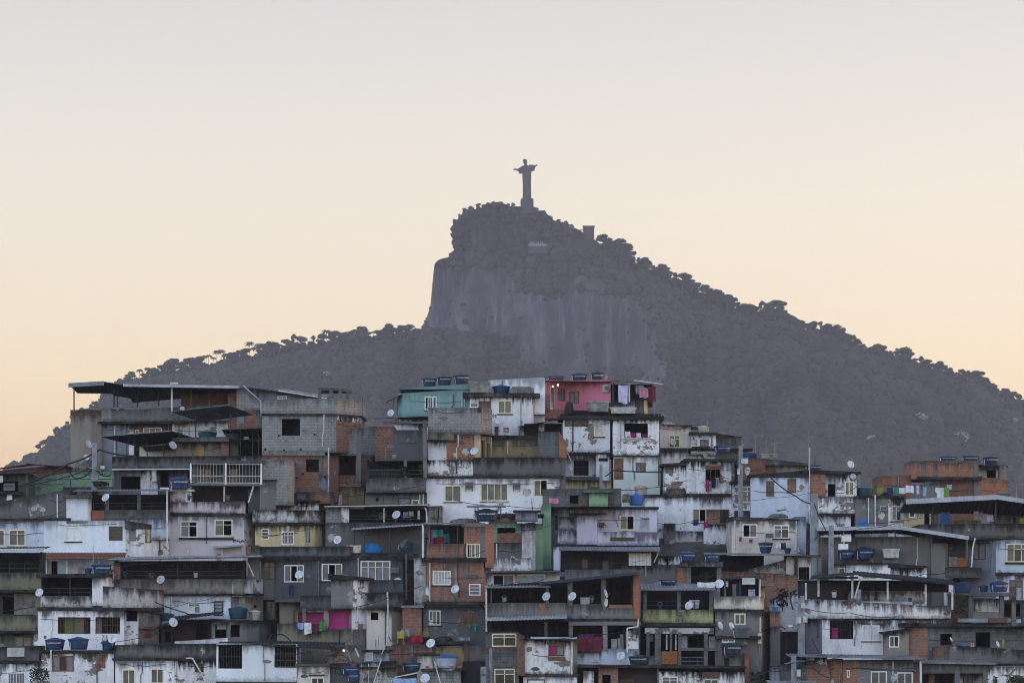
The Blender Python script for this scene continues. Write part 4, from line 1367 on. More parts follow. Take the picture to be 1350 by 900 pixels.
h = H('long terrace house with a pipe-edged sheet roof, lattice blocks and a stained beige parapet', 818, 245)
h.R(146, 346, (737, 733.5), (733, 730), dep=4.5, dy=-1.2, mat='sheet_metal')
h.pipe([(146, 737.5), (346, 733.5)], dy=-1.3, w=.09, mat='steel', name='gutter')
h.B('brick', [(150, -.1), (159, -.1)], 741, 764, dep=1.5, name='pillar')
h.B('mold_white', [(146, -.2), (151, -.2)], 750, 768, dep=1.5, name='pillar')
h.T('beige', 150, 322, 738, 763, 783, dep=3.4, back='brown_room', posts=(234,), pmat='post_dark', pw=.04)
for x0, x1 in ((216, 235), (238, 254), (258, 274), (286, 297), (304, 308)):
    h.G(x0, 742, x1, 749, dy=2.9, step=.14, mat='post_grey', w=.02, rails=(0, .25, .5, .75, 1), name='lattice', t=.015)
h.B('mold_white', [(306, -.02), (330, .3), (345, 1.6)], 763, 786, dep=4)
h.B('grey', [(326, .9), (341, .9)], 718, 766, dep=2)
h.B('brick', [(323, .8), (330, .8)], 720, 732, dep=.3, name='brick_panel')
h.S([150, 306, (330, .3), (345, 1.6)], 782, 785, dep=4, o=.05)
h.B('white_clean', [(205, .1), (304, .1)], 785, 818, 'wsvt 248 795 264 808; Ldp 282 792 294 811', dep=5)
h.B('beige', [(304, .15), (330, .4), (345, 1.7)], 785, 818, 'Hk 334 797 339 801', dep=5)
h.pipe([(327, 742), (335, 760)], dy=-.2, w=.05, mat='post_white', name='brace')
# ------------------------------------------------------------------ houses, centre and bottom
h = H('cream yellow house with rounded corner and swelling mould-streaked parapet', 720, 380)
RX = [336, 402, (414, .5), (423, 1.5), (428, 3.2)]
h.PA('mold_white', [(333, -.15), 402, (415, .4), (425, 1.4), (430, 3.0)], 672, 690, dep=4)
h.S(RX, 688.5, 692.5, dep=4, o=.2, mat='slab_dark')
h.B('cream', RX, 692, 722, 'Lwdd 345 697 354 710; wvvtx 371.5 700.5 387.5 717; gp 403.5 696 408 714', dep=6)
h.pipe([(380, 689), (380, 720)], dy=-.15, w=.045, mat='post_white')

h = H('pale rendered roof-level wall with slatted boards behind the rounded cream house', 690, 385)
h.B('white_stained', [(364, 0), (420, .3)], 661, 690, dep=4)
h.S([364, 420], 659, 662, dep=4, o=.1)
h.B('dark_grey', [(386, -.3), (408, -.3)], 650, 661, dep=2)
h.B('grey_blue', [(392, -.4), (404, -.4)], 651, 659, dep=.4, name='panel')
h.B('brick', [(408, .2), (435, .2)], 648, 664, dep=3)

h = H('block-walled terrace house with hanging washing and a dish under a thin sheet roof', 715, 490)
h.B('block', [(429, .1), (455, .1)], 668, 715, dep=5)
h.B('white_stained', [(450, -.05), (460, -.05)], 668, 690, dep=1, name='pillar')
h.R(428, 565, (668, 665), (664, 662), dep=4, dy=-.7, mat='sheet_dark', lip=1.3, lipmat='frame_alu')
h.T('mold', 458, 564, 669, 688, 708, dep=3.2, back='dark_room', posts=(506,), pmat='post_white', pw=.06)
h.B('grey', [(561, .2), (566, .2), (582, 1.8)], (667, 665), 700, dep=4)
h.pipe([(560, 669), (562, 672), (563, 690)], dy=-.2, w=.06, mat='post_white')
h.B('mold', [(430, -.3), (560, -.3)], 689, 716, dep=3, name='lower_wall')

h = H('charcoal grey house with three white framed windows and long concrete parapet', 805, 440)
h.PA('mold', [340, 462], (720, 719.5), 735, dep=4)
h.PA('mold', [(462, .02), (545, .02)], 728.5, 735, dep=4)
h.S([340, 545], 732.5, 738, dep=6, o=.12, mat='slab_dark')
h.B('concrete', [(343, .6), (364, .6)], 738, 790, 'gdvt 347 740 362 763', dep=6)
h.B('dark_grey', [364, 461], 738, 792, 'wckc 375 744.5 400.5 766.5; wckc 424.5 743 451 765', dep=7)
h.B('dark_grey', [(461, -.1), (531, -.1)], 734, 805, 'wvvvvt 476 739.5 514.5 765', dep=7)
h.S([364, 420], 789, 792, dep=4, o=.05, mat='concrete')
h.B('sheet_dark', [(345, 1.2), (364, 1.2)], 787, 830, 'gdd 350 792 361 815', dep=4)
h.P(536, 731, 790, -.1, .07, 'post_grey')
h.B('dark_room', [(531, .8), (548, 1.2)], 730, 810, dep=5)

h = H('lean-to with a wavy sheet roof over a blue tarpaulin on the charcoal roof terrace', 735, 500)
h.R(463, 557, (698, 691), (694, 688), dep=3.5, dy=-.6, mat='sheet_light', under='sheet_under')
h.B('brick_dark', [(480, 2.4), (545, 2.4)], 697, 730, dep=.5, name='back_wall')
h.B('concrete', [(430, 2.8), (482, 2.8)], 700, 730, dep=.5, name='back_wall')
for px in (467, 480, 514):
    h.P(px, 697, 728, -.2, .05, 'post_dark')

h = H('tall plaster tower house with a washing balcony painted magenta inside', 862, 435)
h.PA('olive_drab', [(365, .3), 393], (822, 820), 862, dep=3)
h.B('beige', [(365, 2.6), (396, 2.6)], 790, 824, 'db 384 804 392 820', dep=.5, name='back_wall')
h.S([364, 396], 790, 793, dep=3, dy=.1, o=.05, mat='concrete')
h.B('olive_drab', [392, 466], 829, 862, dep=4)
h.B('beige', [392, 464], 802, 829, 'Hm 393 806.5 427 828.8; Hm 434 804.5 461 828.8', dep=4, rev=.3)
h.B('dark_grey', [(396, -.1), (437, -.1)], 784, 803, dep=3, name='parapet')
h.B('post_grey', [(399, -.15), (404, -.15)], 802, 840, dep=.3, name='pillar')
h.B('white_stained', [(437, -.3), (466, -.3), (486, 1.0)], (759, 764), 802, dep=4, mats=['grey', 'white_stained'])
h.B('white_stained', [(464, -.2), (485, 1.0)], 800, 862, dep=4, mats=['white_stained'])
h.B('concrete', [(465, -.25), (482, .8)], 829, 862, dep=4, name='lower_wall')
h.S([436, 466, (487, 1.0)], (756, 761.5), 764, dep=4, dy=-.4, o=.12, mat='sheet_dark')
h.B('dark_grey', [(485, .9), (531, .9)], 764, 782, dep=3, name='balcony_wall')
h.PA('mold', [(484, .3), (516, .3), (531, .8)], 781, 801, dep=2)
h.B('white_stained', [(483, .5), (516, .5), (530, 1.2)], 802, 862, 'Hk 488.5 807 498.5 817', dep=4, mats=['ivory', 'beige'])
h.S([484, 516, (531, .8)], 800, 803.5, dep=2, dy=.2, o=.06)
h.pipe([(511, 780), (512, 815), (510, 850)], dy=.1, w=.06, mat='post_white')

h = H('narrow raw brick house squeezed between the plaster tower and the brick tower', 862, 545)
h.B('brick', [531, (556, .1)], 800, 840, dep=4)
h.S([531, 558], 797.5, 800.5, dep=3, o=.08, mat='sheet_metal')
h.B('brick_dark', [(530, -.6), (556, -.6)], 838, 862, dep=3)
h.B('mold_white', [(546, .6), (562, .6)], 733, 800, dep=4, name='wall')

h = H('three storey raw brick tower house with a tented balcony and white window grille', 860, 600)
h.R(557, 609, (690.5, 690), (687, 687), dep=3.5, dy=-.7, mat='sheet_metal', lip=1.2)
h.box('concrete', 608, 689, 639, 694, dy=-.05, dep=3, name='beam')
h.B('brick', [(611, 0), 633], 694, 738, 'ykcxc 615 716.5 634.5 735', dep=5)
h.B('concrete', [(633, -.03), (639.5, -.03)], 690, 738, dep=.5, name='pillar')
h.B('brick', [(639.5, .05), (648.5, 2.0)], 690, 748, dep=4)
h.PA('brick', [562, 614], 716.5, 735.5, dep=3.2)
h.B('dark_room', [(562, 3.2), (611, 3.2)], 690, 717, dep=.3, name='back_wall')
h.P(565.5, 692, 717, .1, .06, 'concrete')
h.P(603, 692, 717, .1, .05, 'post_dark')
h.P(557.5, 690, 735, -.4, .075, 'post_white')
h.B('concrete', [(599, -.05), (604, -.05)], 718, 733, dep=.2, name='pillar')
h.S([558, 639], 735, 740, dep=5, o=.12, mat='slab_dark')
h.B('brick', [562, 637.5], 740, 795, 'wwxww 570.5 752.5 593.5 770.5; Lwvd 618.5 769.5 633 784', dep=6)
h.B('grey_blue', [(599, -.04), (603.5, -.04)], 741, 792, dep=.2, name='pillar')
h.B('concrete', [(611, -.04), (630, -.04)], 757, 762.5, dep=.1, name='plaster_patch')
h.B('white_stained', [(561, -.06), (565, -.06)], 772, 792, dep=.3, name='pillar')
h.pipe([(566.5, 742), (566.5, 792)], dy=-.1, w=.035)
h.S([558, 640], 792.5, 797, dep=6, o=.12, mat='mold')
h.box('slab_dark', 561, 797.5, 638, 800, dy=-.2, dep=.3, name='ledge')
h.B('dark_grey', [558, 640], 800, 860, 'abcd 565.5 804.5 580.5 823.5; rdd 609.5 806 626 824.5', dep=6)
h.B('brick', [(602, -.03), (607, -.03)], 805, 825, dep=.1, name='brick_patch')
h.B('ochre', [(557, -.05), (565, -.05)], 826, 840, dep=.2, name='plaster_patch')
h.box('curtain_white', 566.5, 817, 571, 823, dy=.02, dep=.03, name='curtain')

h = H('ochre boarded yard wall with brick piers below the brick tower', 874, 590)
h.B('brick', [508, 575], (851, 848), 876, dep=2.5)
h.B('concrete', [(540, -.05), (544.5, -.05)], 850, 872, dep=.4, name='pillar')
h.B('ochre', [570, 612], (852, 850), 876, dep=2)
h.B('brick_dark', [(612, -.1), (617, -.1)], 848, 876, dep=.5, name='pillar')
h.B('concrete', [617, 640], (851, 850), 872, dep=3)
h.S([570, 615], 845, 849, dep=2, o=.1, mat='slab_dark')

h = H('little white plastered cabin with a ragged dark roof beside the white lidded tank', 892, 562)
h.B('ivory', [550, 577], 863, 892, dep=3)
h.S([549, 578], 860.5, 863.5, dep=3, o=.12)

h = H('low grey block house with loose bricks along its roof at the bottom edge', 905, 585)
h.B('block', [560, 608], 884, 905, dep=5)
h.S([557, 612], 880.5, 884, dep=5, o=.1, mat='mold')
for a, b in ((561, 566), (571, 578), (597, 601), (603, 609)):
    h.box('brick', a, 877, b, 880.3, dy=.1, dep=.35, name='loose_brick')
h.B('dark_room', [(610, .6), (640, .6)], 872, 905, dep=3)
h.B('white_stained', [(495, .3), (511, .3)], 893, 905, dep=3)

h = H('black-stained cistern house with a pale plank hut on its roof', 905, 490)
h.B('mold_white', [(474, 0), 522], (873, 870), 905, dep=4)
h.B('grey_blue', [(480, .4), (513, .4)], 858, 874, 'ap 482 860 491 870', dep=2)
h.S([479, 514], 856, 859, dep=2, dy=.4, o=.1)
h.B('beige', [(435, 1.2), (480, 1.2)], 850, 880, dep=1, name='back_wall')
h.R(450, 530, (880, 879), (876, 876), dep=1.5, dy=-.5, mat='sheet_dark', corr=False)

h = H('clean pale blue-white house front under a jagged sheet roof with barred side openings', 905, 340)
h.B('white_clean', [285, 391], 848, 898, 'Gkd 287.5 849.5 319 881; Gkb 362 848.5 390.5 879', dep=6)
h.B('dark_green', [285, 391], 898, 905, dep=6, dy=.01)
h.R(284, 362, (850, 847.5), (846, 845), dep=4, dy=-.2, mat='sheet_dark')
h.R(345, 452, (850, 855), (844, 846), dep=4, dy=-.5, mat='sheet_dark')
h.G(362, 861, 392, 878, dy=-.05, step=.5, mat='post_dark', rails=(0, .5, 1), name='railing')

h = H('pinkish white house with a cluttered roof yard and one small window at the bottom edge', 905, 412)
h.B('ivory', [392, 435], 877, 905, 'wdd 410.5 892.5 427 905', dep=5)
h.S([391, 460], 874, 877.5, dep=5, o=.1, mat='concrete')
h.box('slab_dark', 407, 888.5, 428, 889.8, dy=-.15, dep=.15, name='ledge')
h.B('dark_grey', [(435, .2), (475, .2)], 877, 905, dep=4)
h.PA('brick_dark', [(435, -.1), (470, -.1)], 873, 878, dep=2)

# green houses in the middle
h = H('narrow mint green house with a black mouldy wall squeezed against the lilac house', 742, 700)
h.B('green', [(715, .3), (727, .3)], 664, 742, dep=6)
h.B('block_dark', [(716, .5), (820, .5)], 644, 668, 'dk 751 652 764 665', dep=2, name='roof_wall')
h.B('green', [(777, -.2), (802, -.2)], 649, 668, dep=3)
h.S([775, 803], 646, 650, dep=3, dy=-.2, o=.25, mat='green')
h.B('brick', [(764, .45), (776, .45)], 659, 667, dep=.1, name='brick_panel')
h.B('brick', [(802, .45), (810, .45)], 657, 665, dep=.1, name='brick_panel')

h = H('green house with a narrow balcony and a bulging mould-eaten plaster shaft', 760, 665)
h.S([640, 716], 677, 681, dep=4, dy=.4, o=.1)
h.B('brick_dark', [(645, .8), (682, .8)], 676, 690, 'bd 661 681 672 688', dep=4)
h.B('grey_blue', [(680, -.6), (709, -.6)], (675, 673), 687, dep=2, name='asbestos_box')
h.S([679, 711], 672.5, 675, dep=2, dy=-.6, o=.1)
h.B('green', [(648, .6), (689, .6)], 689, 760, 'Hk 656 695 680 704', dep=5)
h.B('wood', [(656, .2), (688, .2)], 702, 715, dep=.8, name='balcony')
h.B('mold', [(648, .1), (690, .1)], 715, 765, dep=3)
h.B('mold_white', [(688, -.3), (706, -.3)], (690, 688), 765, dep=3, name='shaft')
h.B('green', [(706, .2), (716, .2)], 690, 765, dep=4)
h.box('concrete', 679, 736, 694, 748, dy=-.5, dep=.5, name='panel')

h = H('lilac-white house with a patched balcony wall, blue-grey door and one half-open cream window', 720, 795)
h.B('lilac', [(726, 1.2), (736, .2), 866], (671, 669), 720, 'bv 732 680 735 698; ygk 817 679.5 836 698; ap 843 681 856 699', dep=6)
h.S([(725, 1.2), (736, .2), 866], (667.5, 667.5), 670.5, dep=6, o=.12, mat='slab_dark')
h.B('lilac', [(760, -.8), (787, -.8)], 678, 718, dep=1.5, name='wall')
h.R(750, 799, (679, 677.5), (675.5, 675), dep=1.6, dy=-1.1, mat='sheet_dark', corr=False)
h.PA('lilac', [(735, -.7), 760], 699, 718, dep=1.2, dy=-.05)
h.PA('lilac', [(787, -.75), (868.5, -.75)], 701, 719, dep=1.2)
h.B('ochre', [(804, -.78), (836, -.78)], 708, 713, dep=.04, name='plaster_patch')
h.B('lilac', [(737, -.02), (757, -.02)], 681, 699, dep=.05, name='screen')
h.S([(735, -.7), 869], 717.5, 720.5, dep=2, dy=-.1, o=.06)

h = H('black shop-like veranda with a bluish tin awning and a white slatted shutter', 768, 800)
h.R(737, 870, (724.5, 727.5), (719.5, 721), dep=1.8, dy=-1.6, mat='sheet_metal', lip=1)
h.B('lilac', [(730, .2), (738, -.1)], 720, 768, dep=1.5, name='pillar')
h.B('dark_room', [(740, .2), (825, .2)], 725, 752, 'bcc 768 737 775 748; bcc 795 739 802 750', dep=4)
h.box('frame_white', 829, 728.5, 858.5, 745.5, dy=-.5, dep=.1, name='shutter')
for i in range(12):
    h.box('frame_alu', 830.5 + i * 2.35, 729, 831.3 + i * 2.35, 745, dy=-.53, dep=.03, name='shutter_slat') if i % 2 else None
h.B('brown_room', [(825, .2), (868, .2)], 725, 752, dep=2)
h.B('grey_blue', [(745, -.2), (819, -.2)], 750, 772, dep=3, name='parapet')
h.B('grey', [(819, -.25), (897, -.25)], 745, 775, dep=4)
h.B('white_stained', [(864, .4), (900, .4)], 733, 746, 'Hk 879 734 882 745', dep=2)
h.pipe([(868, 728), (862, 742)], dy=-.8, w=.04, mat='post_white', name='brace')

h = H('pale house with a long grey-shuttered window and a short sheet roof', 775, 690)
h.R(640, 740, (753, 752.5), (750, 749), dep=4, dy=-.6, mat='sheet_dark', lip=2, lipmat='mold')
h.B('ivory', [(636, .1), 738], 755, 776, 'wkv 650 757 678 771; app 682 757 718 772; ', dep=5)
h.B('white_stained', [(636, -.1), (650, -.1)], 756, 795, dep=2)
h.B('white_stained', [(647, .5), (700, .5)], 735, 753, dep=4)

# central double terrace
h = H('big open two-storey terrace house with a slanting roof and a bright brick end pier', 890, 745)
h.R(712, 843, (770, 757), (766, 753), dep=4.5, dy=-.7, mat='sheet_dark', corr=False)
h.R(640, 726, (774, 773), (771, 770), dep=4.5, dy=-.7, mat='sheet_metal', lip=1)
h.PA('concrete', [641, 747], 794, 815, dep=4)
h.PA('grey', [(745, -.02), (795, -.02)], 796, 817, dep=4)
h.PA('concrete', [(793, .01), 838], (800, 800), 817, dep=4)
h.box('brick', 803, 797, 834, 801.5, dy=-.03, dep=.2, name='brick_course')
h.box('brick', 711, 795, 719, 811, dy=-.03, dep=.2, name='brick_patch')
h.B('brick_new', [(835.5, -.1), (843.5, -.1)], 758, 816, dep=4, name='end_wall')
h.B('dark_room', [(641, 4.0), (838, 4.0)], (771, 757), 800, dep=.4, name='back_wall')
h.B('dark_room', [(641, .4), (644, .4)], 773, 795, dep=3.4, name='side_wall')
for px, a, w in ((752, 766, .16), (796.5, 763, .16), (722, 772, .1), (648, 774, .05)):
    h.P(px, a, 798, .1, w, 'post_grey', 'pillar' if w > .1 else 'post')
h.box('curtain_white', 766, 787, 778, 796, dy=.5, dep=.5, name='cupboard')
h.S([641, 845], 815, 819, dep=4.5, o=.06, mat='slab_dark')
h.R(642, 747, (817, 814), (812, 809), dep=1.6, dy=-1.4, mat='sheet_light', under='sheet_dark')
h.B('dark_room', [(641, 3.4), (838, 3.4)], 819, 890, dep=.6, name='back_wall')
h.B('concrete', [(750, -.02), (755.5, -.02)], 819, 840, dep=.5, name='pillar')
h.B('block', [(795, -.02), (801, -.02)], 819, 858, dep=.6, name='pillar')
h.P(720, 818, 840, .1, .1, 'post_grey')
h.box('concrete', 750, 819, 845, 824, dy=-.05, dep=.4, name='beam')
h.B('white_stained', [(826, .05), (842, .05)], 831, 880, dep=3)
h.B('blue_white', [(761, .05), (794, .05)], 860, 882, dep=2, name='parapet')
h.B('blue_white', [(793, 0), (843, 0)], 855, 882, dep=2, name='parapet')
h.pipe([(842, 815), (841, 826), (827, 828), (827, 860)], dy=-.2, w=.055, mat='post_white')
for a, b, t in ((807, 815, 842), (816, 822, 841), (819, 823, 836)):
    h.box('curtain_white', a, t, b, 856, dy=1.2, dep=.6, name='cupboard')
h.P(641.5, 772, 878, -.25, .06, 'post_white')

h = H('dark house with cream barred windows behind the thin white downpipe', 905, 655)
h.B('dark_grey', [(640, .8), (684, .8)], 832, 905, 'yddt 649 835 680.5 851.5; ', dep=3)
h.S([640, 684], 852.5, 857, dep=2, dy=.6, o=.05, mat='brick')
h.B('block_dark', [(640, .3), (684, .3)], 857, 905, 'yddt 652 881.5 678.5 905', dep=3)
h.B('brick_dark', [(682, -.2), (692, -.2)], (834, 838), 890, dep=3)

h = H('white plastered cabin with a magenta curtain and brown plank window under a tilted roof', 905, 725)
h.R(688, 760, (842, 843.5), (835, 837), dep=4, dy=-.6, mat='sheet_dark')
h.box('sheet_light', 699, 839, 760, 841.5, dy=-.75, dep=.1, name='fascia')
h.B('white_stained', [690, 752], 842, 889, 'bmv 723 850 743.5 864', dep=5)
h.B('concrete', [(752, .05), (761, .3)], 843, 889, dep=4)
h.box('frame_brown', 721, 846, 745, 849.3, dy=-.05, dep=.08, name='lintel')
h.box('frame_brown', 722, 865, 745, 870, dy=-.05, dep=.08, name='shutter')
h.S([688, 762], 888, 891, dep=4, dy=-.1, o=.1, mat='mold')
h.B('white', [(690, -.05), (761, -.05)], 891, 905, 'bs 695 895 718 905', dep=4)
h.P(753.5, 844, 888, -.15, .07, 'post_white')

h = H('low brick house with a dark stepped doorway under the terrace house', 905, 810)
h.S([762, 982], 876, 879.5, dep=5, dy=-.3, o=.05, mat='slab_dark')
h.B('brick', [(789, 0), (815, 0)], 879, 905, 'Hk 794 889 805 905', dep=4)
h.B('white_stained', [(769, .1), (783, .1)], 884, 905, dep=4)
h.B('dark_room', [(762, .8), (789, .8)], 879, 905, dep=3)
h.B('brown_room', [(815, .8), (868, .8)], 880, 905, 'dd 818 895 836 905', dep=3)
h.P(867.5, 880, 905, -.1, .06, 'post_grey')
h.B('white_stained', [(868, .05), (982, .05)], 884, 905, 'wggt 873 891 893.5 905; agg 928 894 947 905', dep=5)
h.B('brick', [(926, -.02), (948, -.02)], 884, 892.5, dep=.1, name='brick_panel')

# olive balcony house
h = H('two-storey house with a yellow-green balcony and a dark veranda under a blue-grey ribbed roof', 882, 895)
h.R(843, 942, (777, 777), (768.5, 768), dep=3.6, dy=-.8, mat='sheet_metal')
h.T('olive', 847, 940, 778, 803, 822, dep=3.6, back='dark_room', posts=(850, 894.5, 937), pmat='post_grey', pw=.12)
h.S([846, 942], 820.5, 824.5, dep=4, o=.08)
h.box('mold_white', 850, 827, 941, 835, dy=.1, dep=.4, name='beam')
h.B('dark_room', [(846, 2.6), (945, 2.6)], 825, 882, dep=.5, name='back_wall')
for a, b in ((852, 856), (863, 871), (883, 886), (894, 898), (928, 933)):
    h.B('post_grey', [(a, 0), (b, 0)], 833, 878, dep=.5, name='pillar')
for a in (864.5, 879, 891, 947):
    h.P(a, 836, 856, .3, .06, 'post_white')
h.B('curtain_white', [(857, .8), (861, .8)], 836, 845, dep=.02, name='curtain')
h.B('curtain_white', [(898, 1.0), (907, 1.0)], 838, 857, dep=.05, name='curtain')
h.B('curtain_white', [(935, .8), (945, .8)], 838, 857, dep=.05, name='curtain')
h.B('grey', [(855, .05), (872, .05)], (866, 858), 880, dep=1.5, name='stair_wall')
h.box('cloth_orange', 872, 858, 893, 875, dy=-.08, dep=.06, name='balcony_panel')
h.box('concrete', 898, 853, 950, 857, dy=0, dep=.4, name='beam')
h.G(898, 866, 930, 876, dy=.1, step=.5, mat='post_grey', rails=(0, .5, 1), name='railing')
h.B('concrete', [(946, -.05), (952, -.05)], 836, 880, dep=.6, name='pillar')

h = H('small porch under a concrete slab carrying two dark tanks, with hanging plants inside', 800, 925)
h.S([902, 951], 739.5, 747, dep=4, o=.12, mat='mold')
h.B('brick', [(894, .2), (906, .2)], 748, 775, dep=3)
h.B('concrete', [(905, -.02), (911, -.02)], 747, 775, dep=.7, name='pillar')
h.B('concrete', [(945, -.02), (951, -.02)], 747, 800, dep=.7, name='pillar')
h.B('dark_room', [(905, 2.4), (950, 2.4)], 747, 800, dep=.5, name='back_wall')
h.B('concrete', [(940, .2), (956, .2)], 770, 800, dep=1)

h = H('grey house with a cream peeling balcony full of hanging curtains and a tilted white board', 880, 970)
h.R(951, 1004, (763, 761), (760, 758), dep=3.5, dy=-.5, mat='sheet_dark', corr=False)
h.PA('ivory', [941, 1000, (1008, 1.2)], (786, 785), 804, dep=3.4)
h.B('dark_room', [(951, 2.6), (1004, 2.6)], 762, 788, dep=.4, name='back_wall')
h.P(975.5, 763, 786, .1, .06, 'post_dark')
h.P(1001.5, 763, 786, -.2, .075, 'post_white')
h.P(956, 762, 786, .1, .08, 'post_grey')
h.box('curtain_white', 978, 761.5, 995, 770, dy=-.6, dep=.08, name='board')
h.B('olive', [(1004, .6), (1010, 1.6)], (768, 772), 790, dep=1.5)
h.S([941, 1000, (1008, 1.2)], 802.5, 806, dep=4, o=.06)
h.B('grey', [943, 1001, (1017, 3.2)], 806, 880, 'ygg 968.5 808.5 982.5 822.5; ', dep=5, mats=['grey', 'beige'])
h.B('frame_cream', [(1001.5, .08), (1003.5, .5)], 813, 832, dep=.1, name='window_frame')
h.box('ivory', 999, 834, 1004, 848, dy=-.1, dep=.4, name='panel')
h.B('beige', [(1006, 2.0), (1017, 3.4)], (796, 800), 872, dep=4)
h.S([944, 1002], 838, 842, dep=4, dy=-.6, o=.05)
h.B('white_stained', [(950, -.5), (985, -.5)], 841, 850, 'wgg 952 841.5 968 846', dep=2)
h.B('concrete', [(952, -.8), (976, -.8)], 864, 882, 'Hk 954 866 961 880', dep=3)
h.B('brick_new', [(981, -.7), (987, -.7)], 860, 880, dep=.6, name='pillar')
h.B('grey', [(985, .2), (1003, .2)], 848, 905, 'wv 994 880 1002 896', dep=3)

h = H('rough grey buttress house with a raw brick upper corner in the shadowed alley', 880, 1023)
h.B('brick', [(1017, .8), (1030, .8)], 805, 827, dep=3)
h.B('mold', [(1017, .75), (1030, .75)], 826, 880, dep=3)
h.S([1005, 1020], 770, 772, dep=3, o=.1, mat='sheet_metal')

h = H('white stained wall with climbing dark leaves at the top of the black alley', 850, 1043)
h.B('white_stained', [(1020, 2.5), (1035, 2.2), (1055, 2.2)], (790, 776), 850, dep=2)
h.B('dark_room', [(1030, 1.4), (1068, 1.4)], 832, 880, dep=2)

h = H('grey shed with a pale peeling wall and cluttered dark yard at the bottom edge', 905, 1020)
h.B('grey_blue', [(1017, .2), (1028, .2)], 880, 905, dep=2)
h.B('dark_grey', [(1028, .4), (1066, .4)], 876, 905, dep=2)
h.B('brick', [(1064, .2), (1094, .2)], (876, 873), 905, dep=3)
h.R(1011, 1075, (898, 898), (896, 896), dep=2, dy=-.8, mat='sheet_light', corr=False)
h.B('white_stained', [(1077, .1), (1090, .1)], 864, 876, dep=2)
# ------------------------------------------------------------------ things on, in and between the houses
def at(px, py, b, dy=0.0):
    Y = depth_of(b)
    k = Y / F
    return Vector(((px - CX) * k, Y + dy, (HZ - py) * k)), k


def text_bm(txt, size, fn, mat):
    """lettering as mesh, its points sent through fn(x, z)"""
    cu = bpy.data.curves.new('lettering', 'FONT')
    cu.body = txt
    cu.size = size
    cu.align_x = 'CENTER'
    cu.align_y = 'CENTER'
    cu.extrude = 0.0
    cu.offset = size * 0.03
    cu.resolution_u = 2
    o = bpy.data.objects.new('lettering', cu)
    COL.objects.link(o)
    dg = bpy.context.evaluated_depsgraph_get()
    me = bpy.data.meshes.new_from_object(o.evaluated_get(dg))
    mb = MB()
    vs = [v.co.copy() for v in me.vertices]
    for p in me.polygons:
        mb.face([fn(vs[i].x, vs[i].y) for i in p.vertices], mat)
    bpy.data.objects.remove(o)
    bpy.data.curves.remove(cu)
    bpy.data.meshes.remove(me)
    return mb


HIDE = []


def tank_proto(mat, lid=None, letters=True, lidmat=None):
    """round water tank one metre wide and one metre high; scaled where it is used"""
    root = thing('water_tank', 'x', 'water tank')
    b = MB()
    b.lathe([(0.38, 0.0), (0.405, 0.12), (0.415, 0.14), (0.425, 0.3), (0.435, 0.32), (0.445, 0.46), (0.46, 0.48), (0.47, 0.70), (0.49, 0.71), (0.495, 0.76), (0.49, 0.79)], mat, 24)
    b.obj('body', root, smooth=False)
    l = MB()
    pr = [(0.505, 0.74), (0.51, 0.80), (0.46, 0.84), (0.30, 0.90), (0.14, 0.965), (0.13, 0.995), (0.0, 1.0)]
    l.lathe(pr[:-1], lidmat or mat, 24)
    l.obj('lid', root)
    if letters:
        R = 0.487
        fn = lambda x, z: (R * math.sin(x / R + 0.12), -R * math.cos(x / R + 0.12), 0.56 + z)
        t = text_bm('ACQUALIMP', 0.135, fn, 'lettering')
        t.obj('lettering', root)
    pb = MB()
    pb.bar((-0.40, -0.28, 0.0), (-0.44, -0.30, 0.62), 0.016, 'pipe')
    pb.obj('pipe', root)
    return root


TP = {}
TANKW = dict(navy=('tank_navy', 'dark navy', True, None), blue=('tank_blue', 'blue', True, None), teal=('tank_teal', 'teal blue', False, None), tealt=('tank_teal', 'teal blue', True, None),
             bright=('tank_bright', 'bright blue', False, None), grey=('tank_grey', 'dark grey', False, None), pale=('tank_pale', 'pale blue-white', False, 'tank_bright'), cream=('tank_cream', 'cream', False, None), plain=('tank_blue', 'blue', False, None))


def tank(px, py, w, h, kind, b, label, dy=1.5, rz=None):
    if kind not in TP:
        m, _, let, lm = TANKW[kind]
        TP[kind] = tank_proto(m, letters=let, lidmat=lm)
        o = TP[kind]
    else:
        o = copy_tree(TP[kind])
    p, k = at(px, py, b, dy)
    o.location = p
    o.scale = (w * k, w * k, h * k)
    o.rotation_euler = (0, 0, math.radians(rz if rz is not None else random.uniform(-14, 14)))
    o['label'] = label
    o['group'] = 'water tanks on the roofs'
    return o


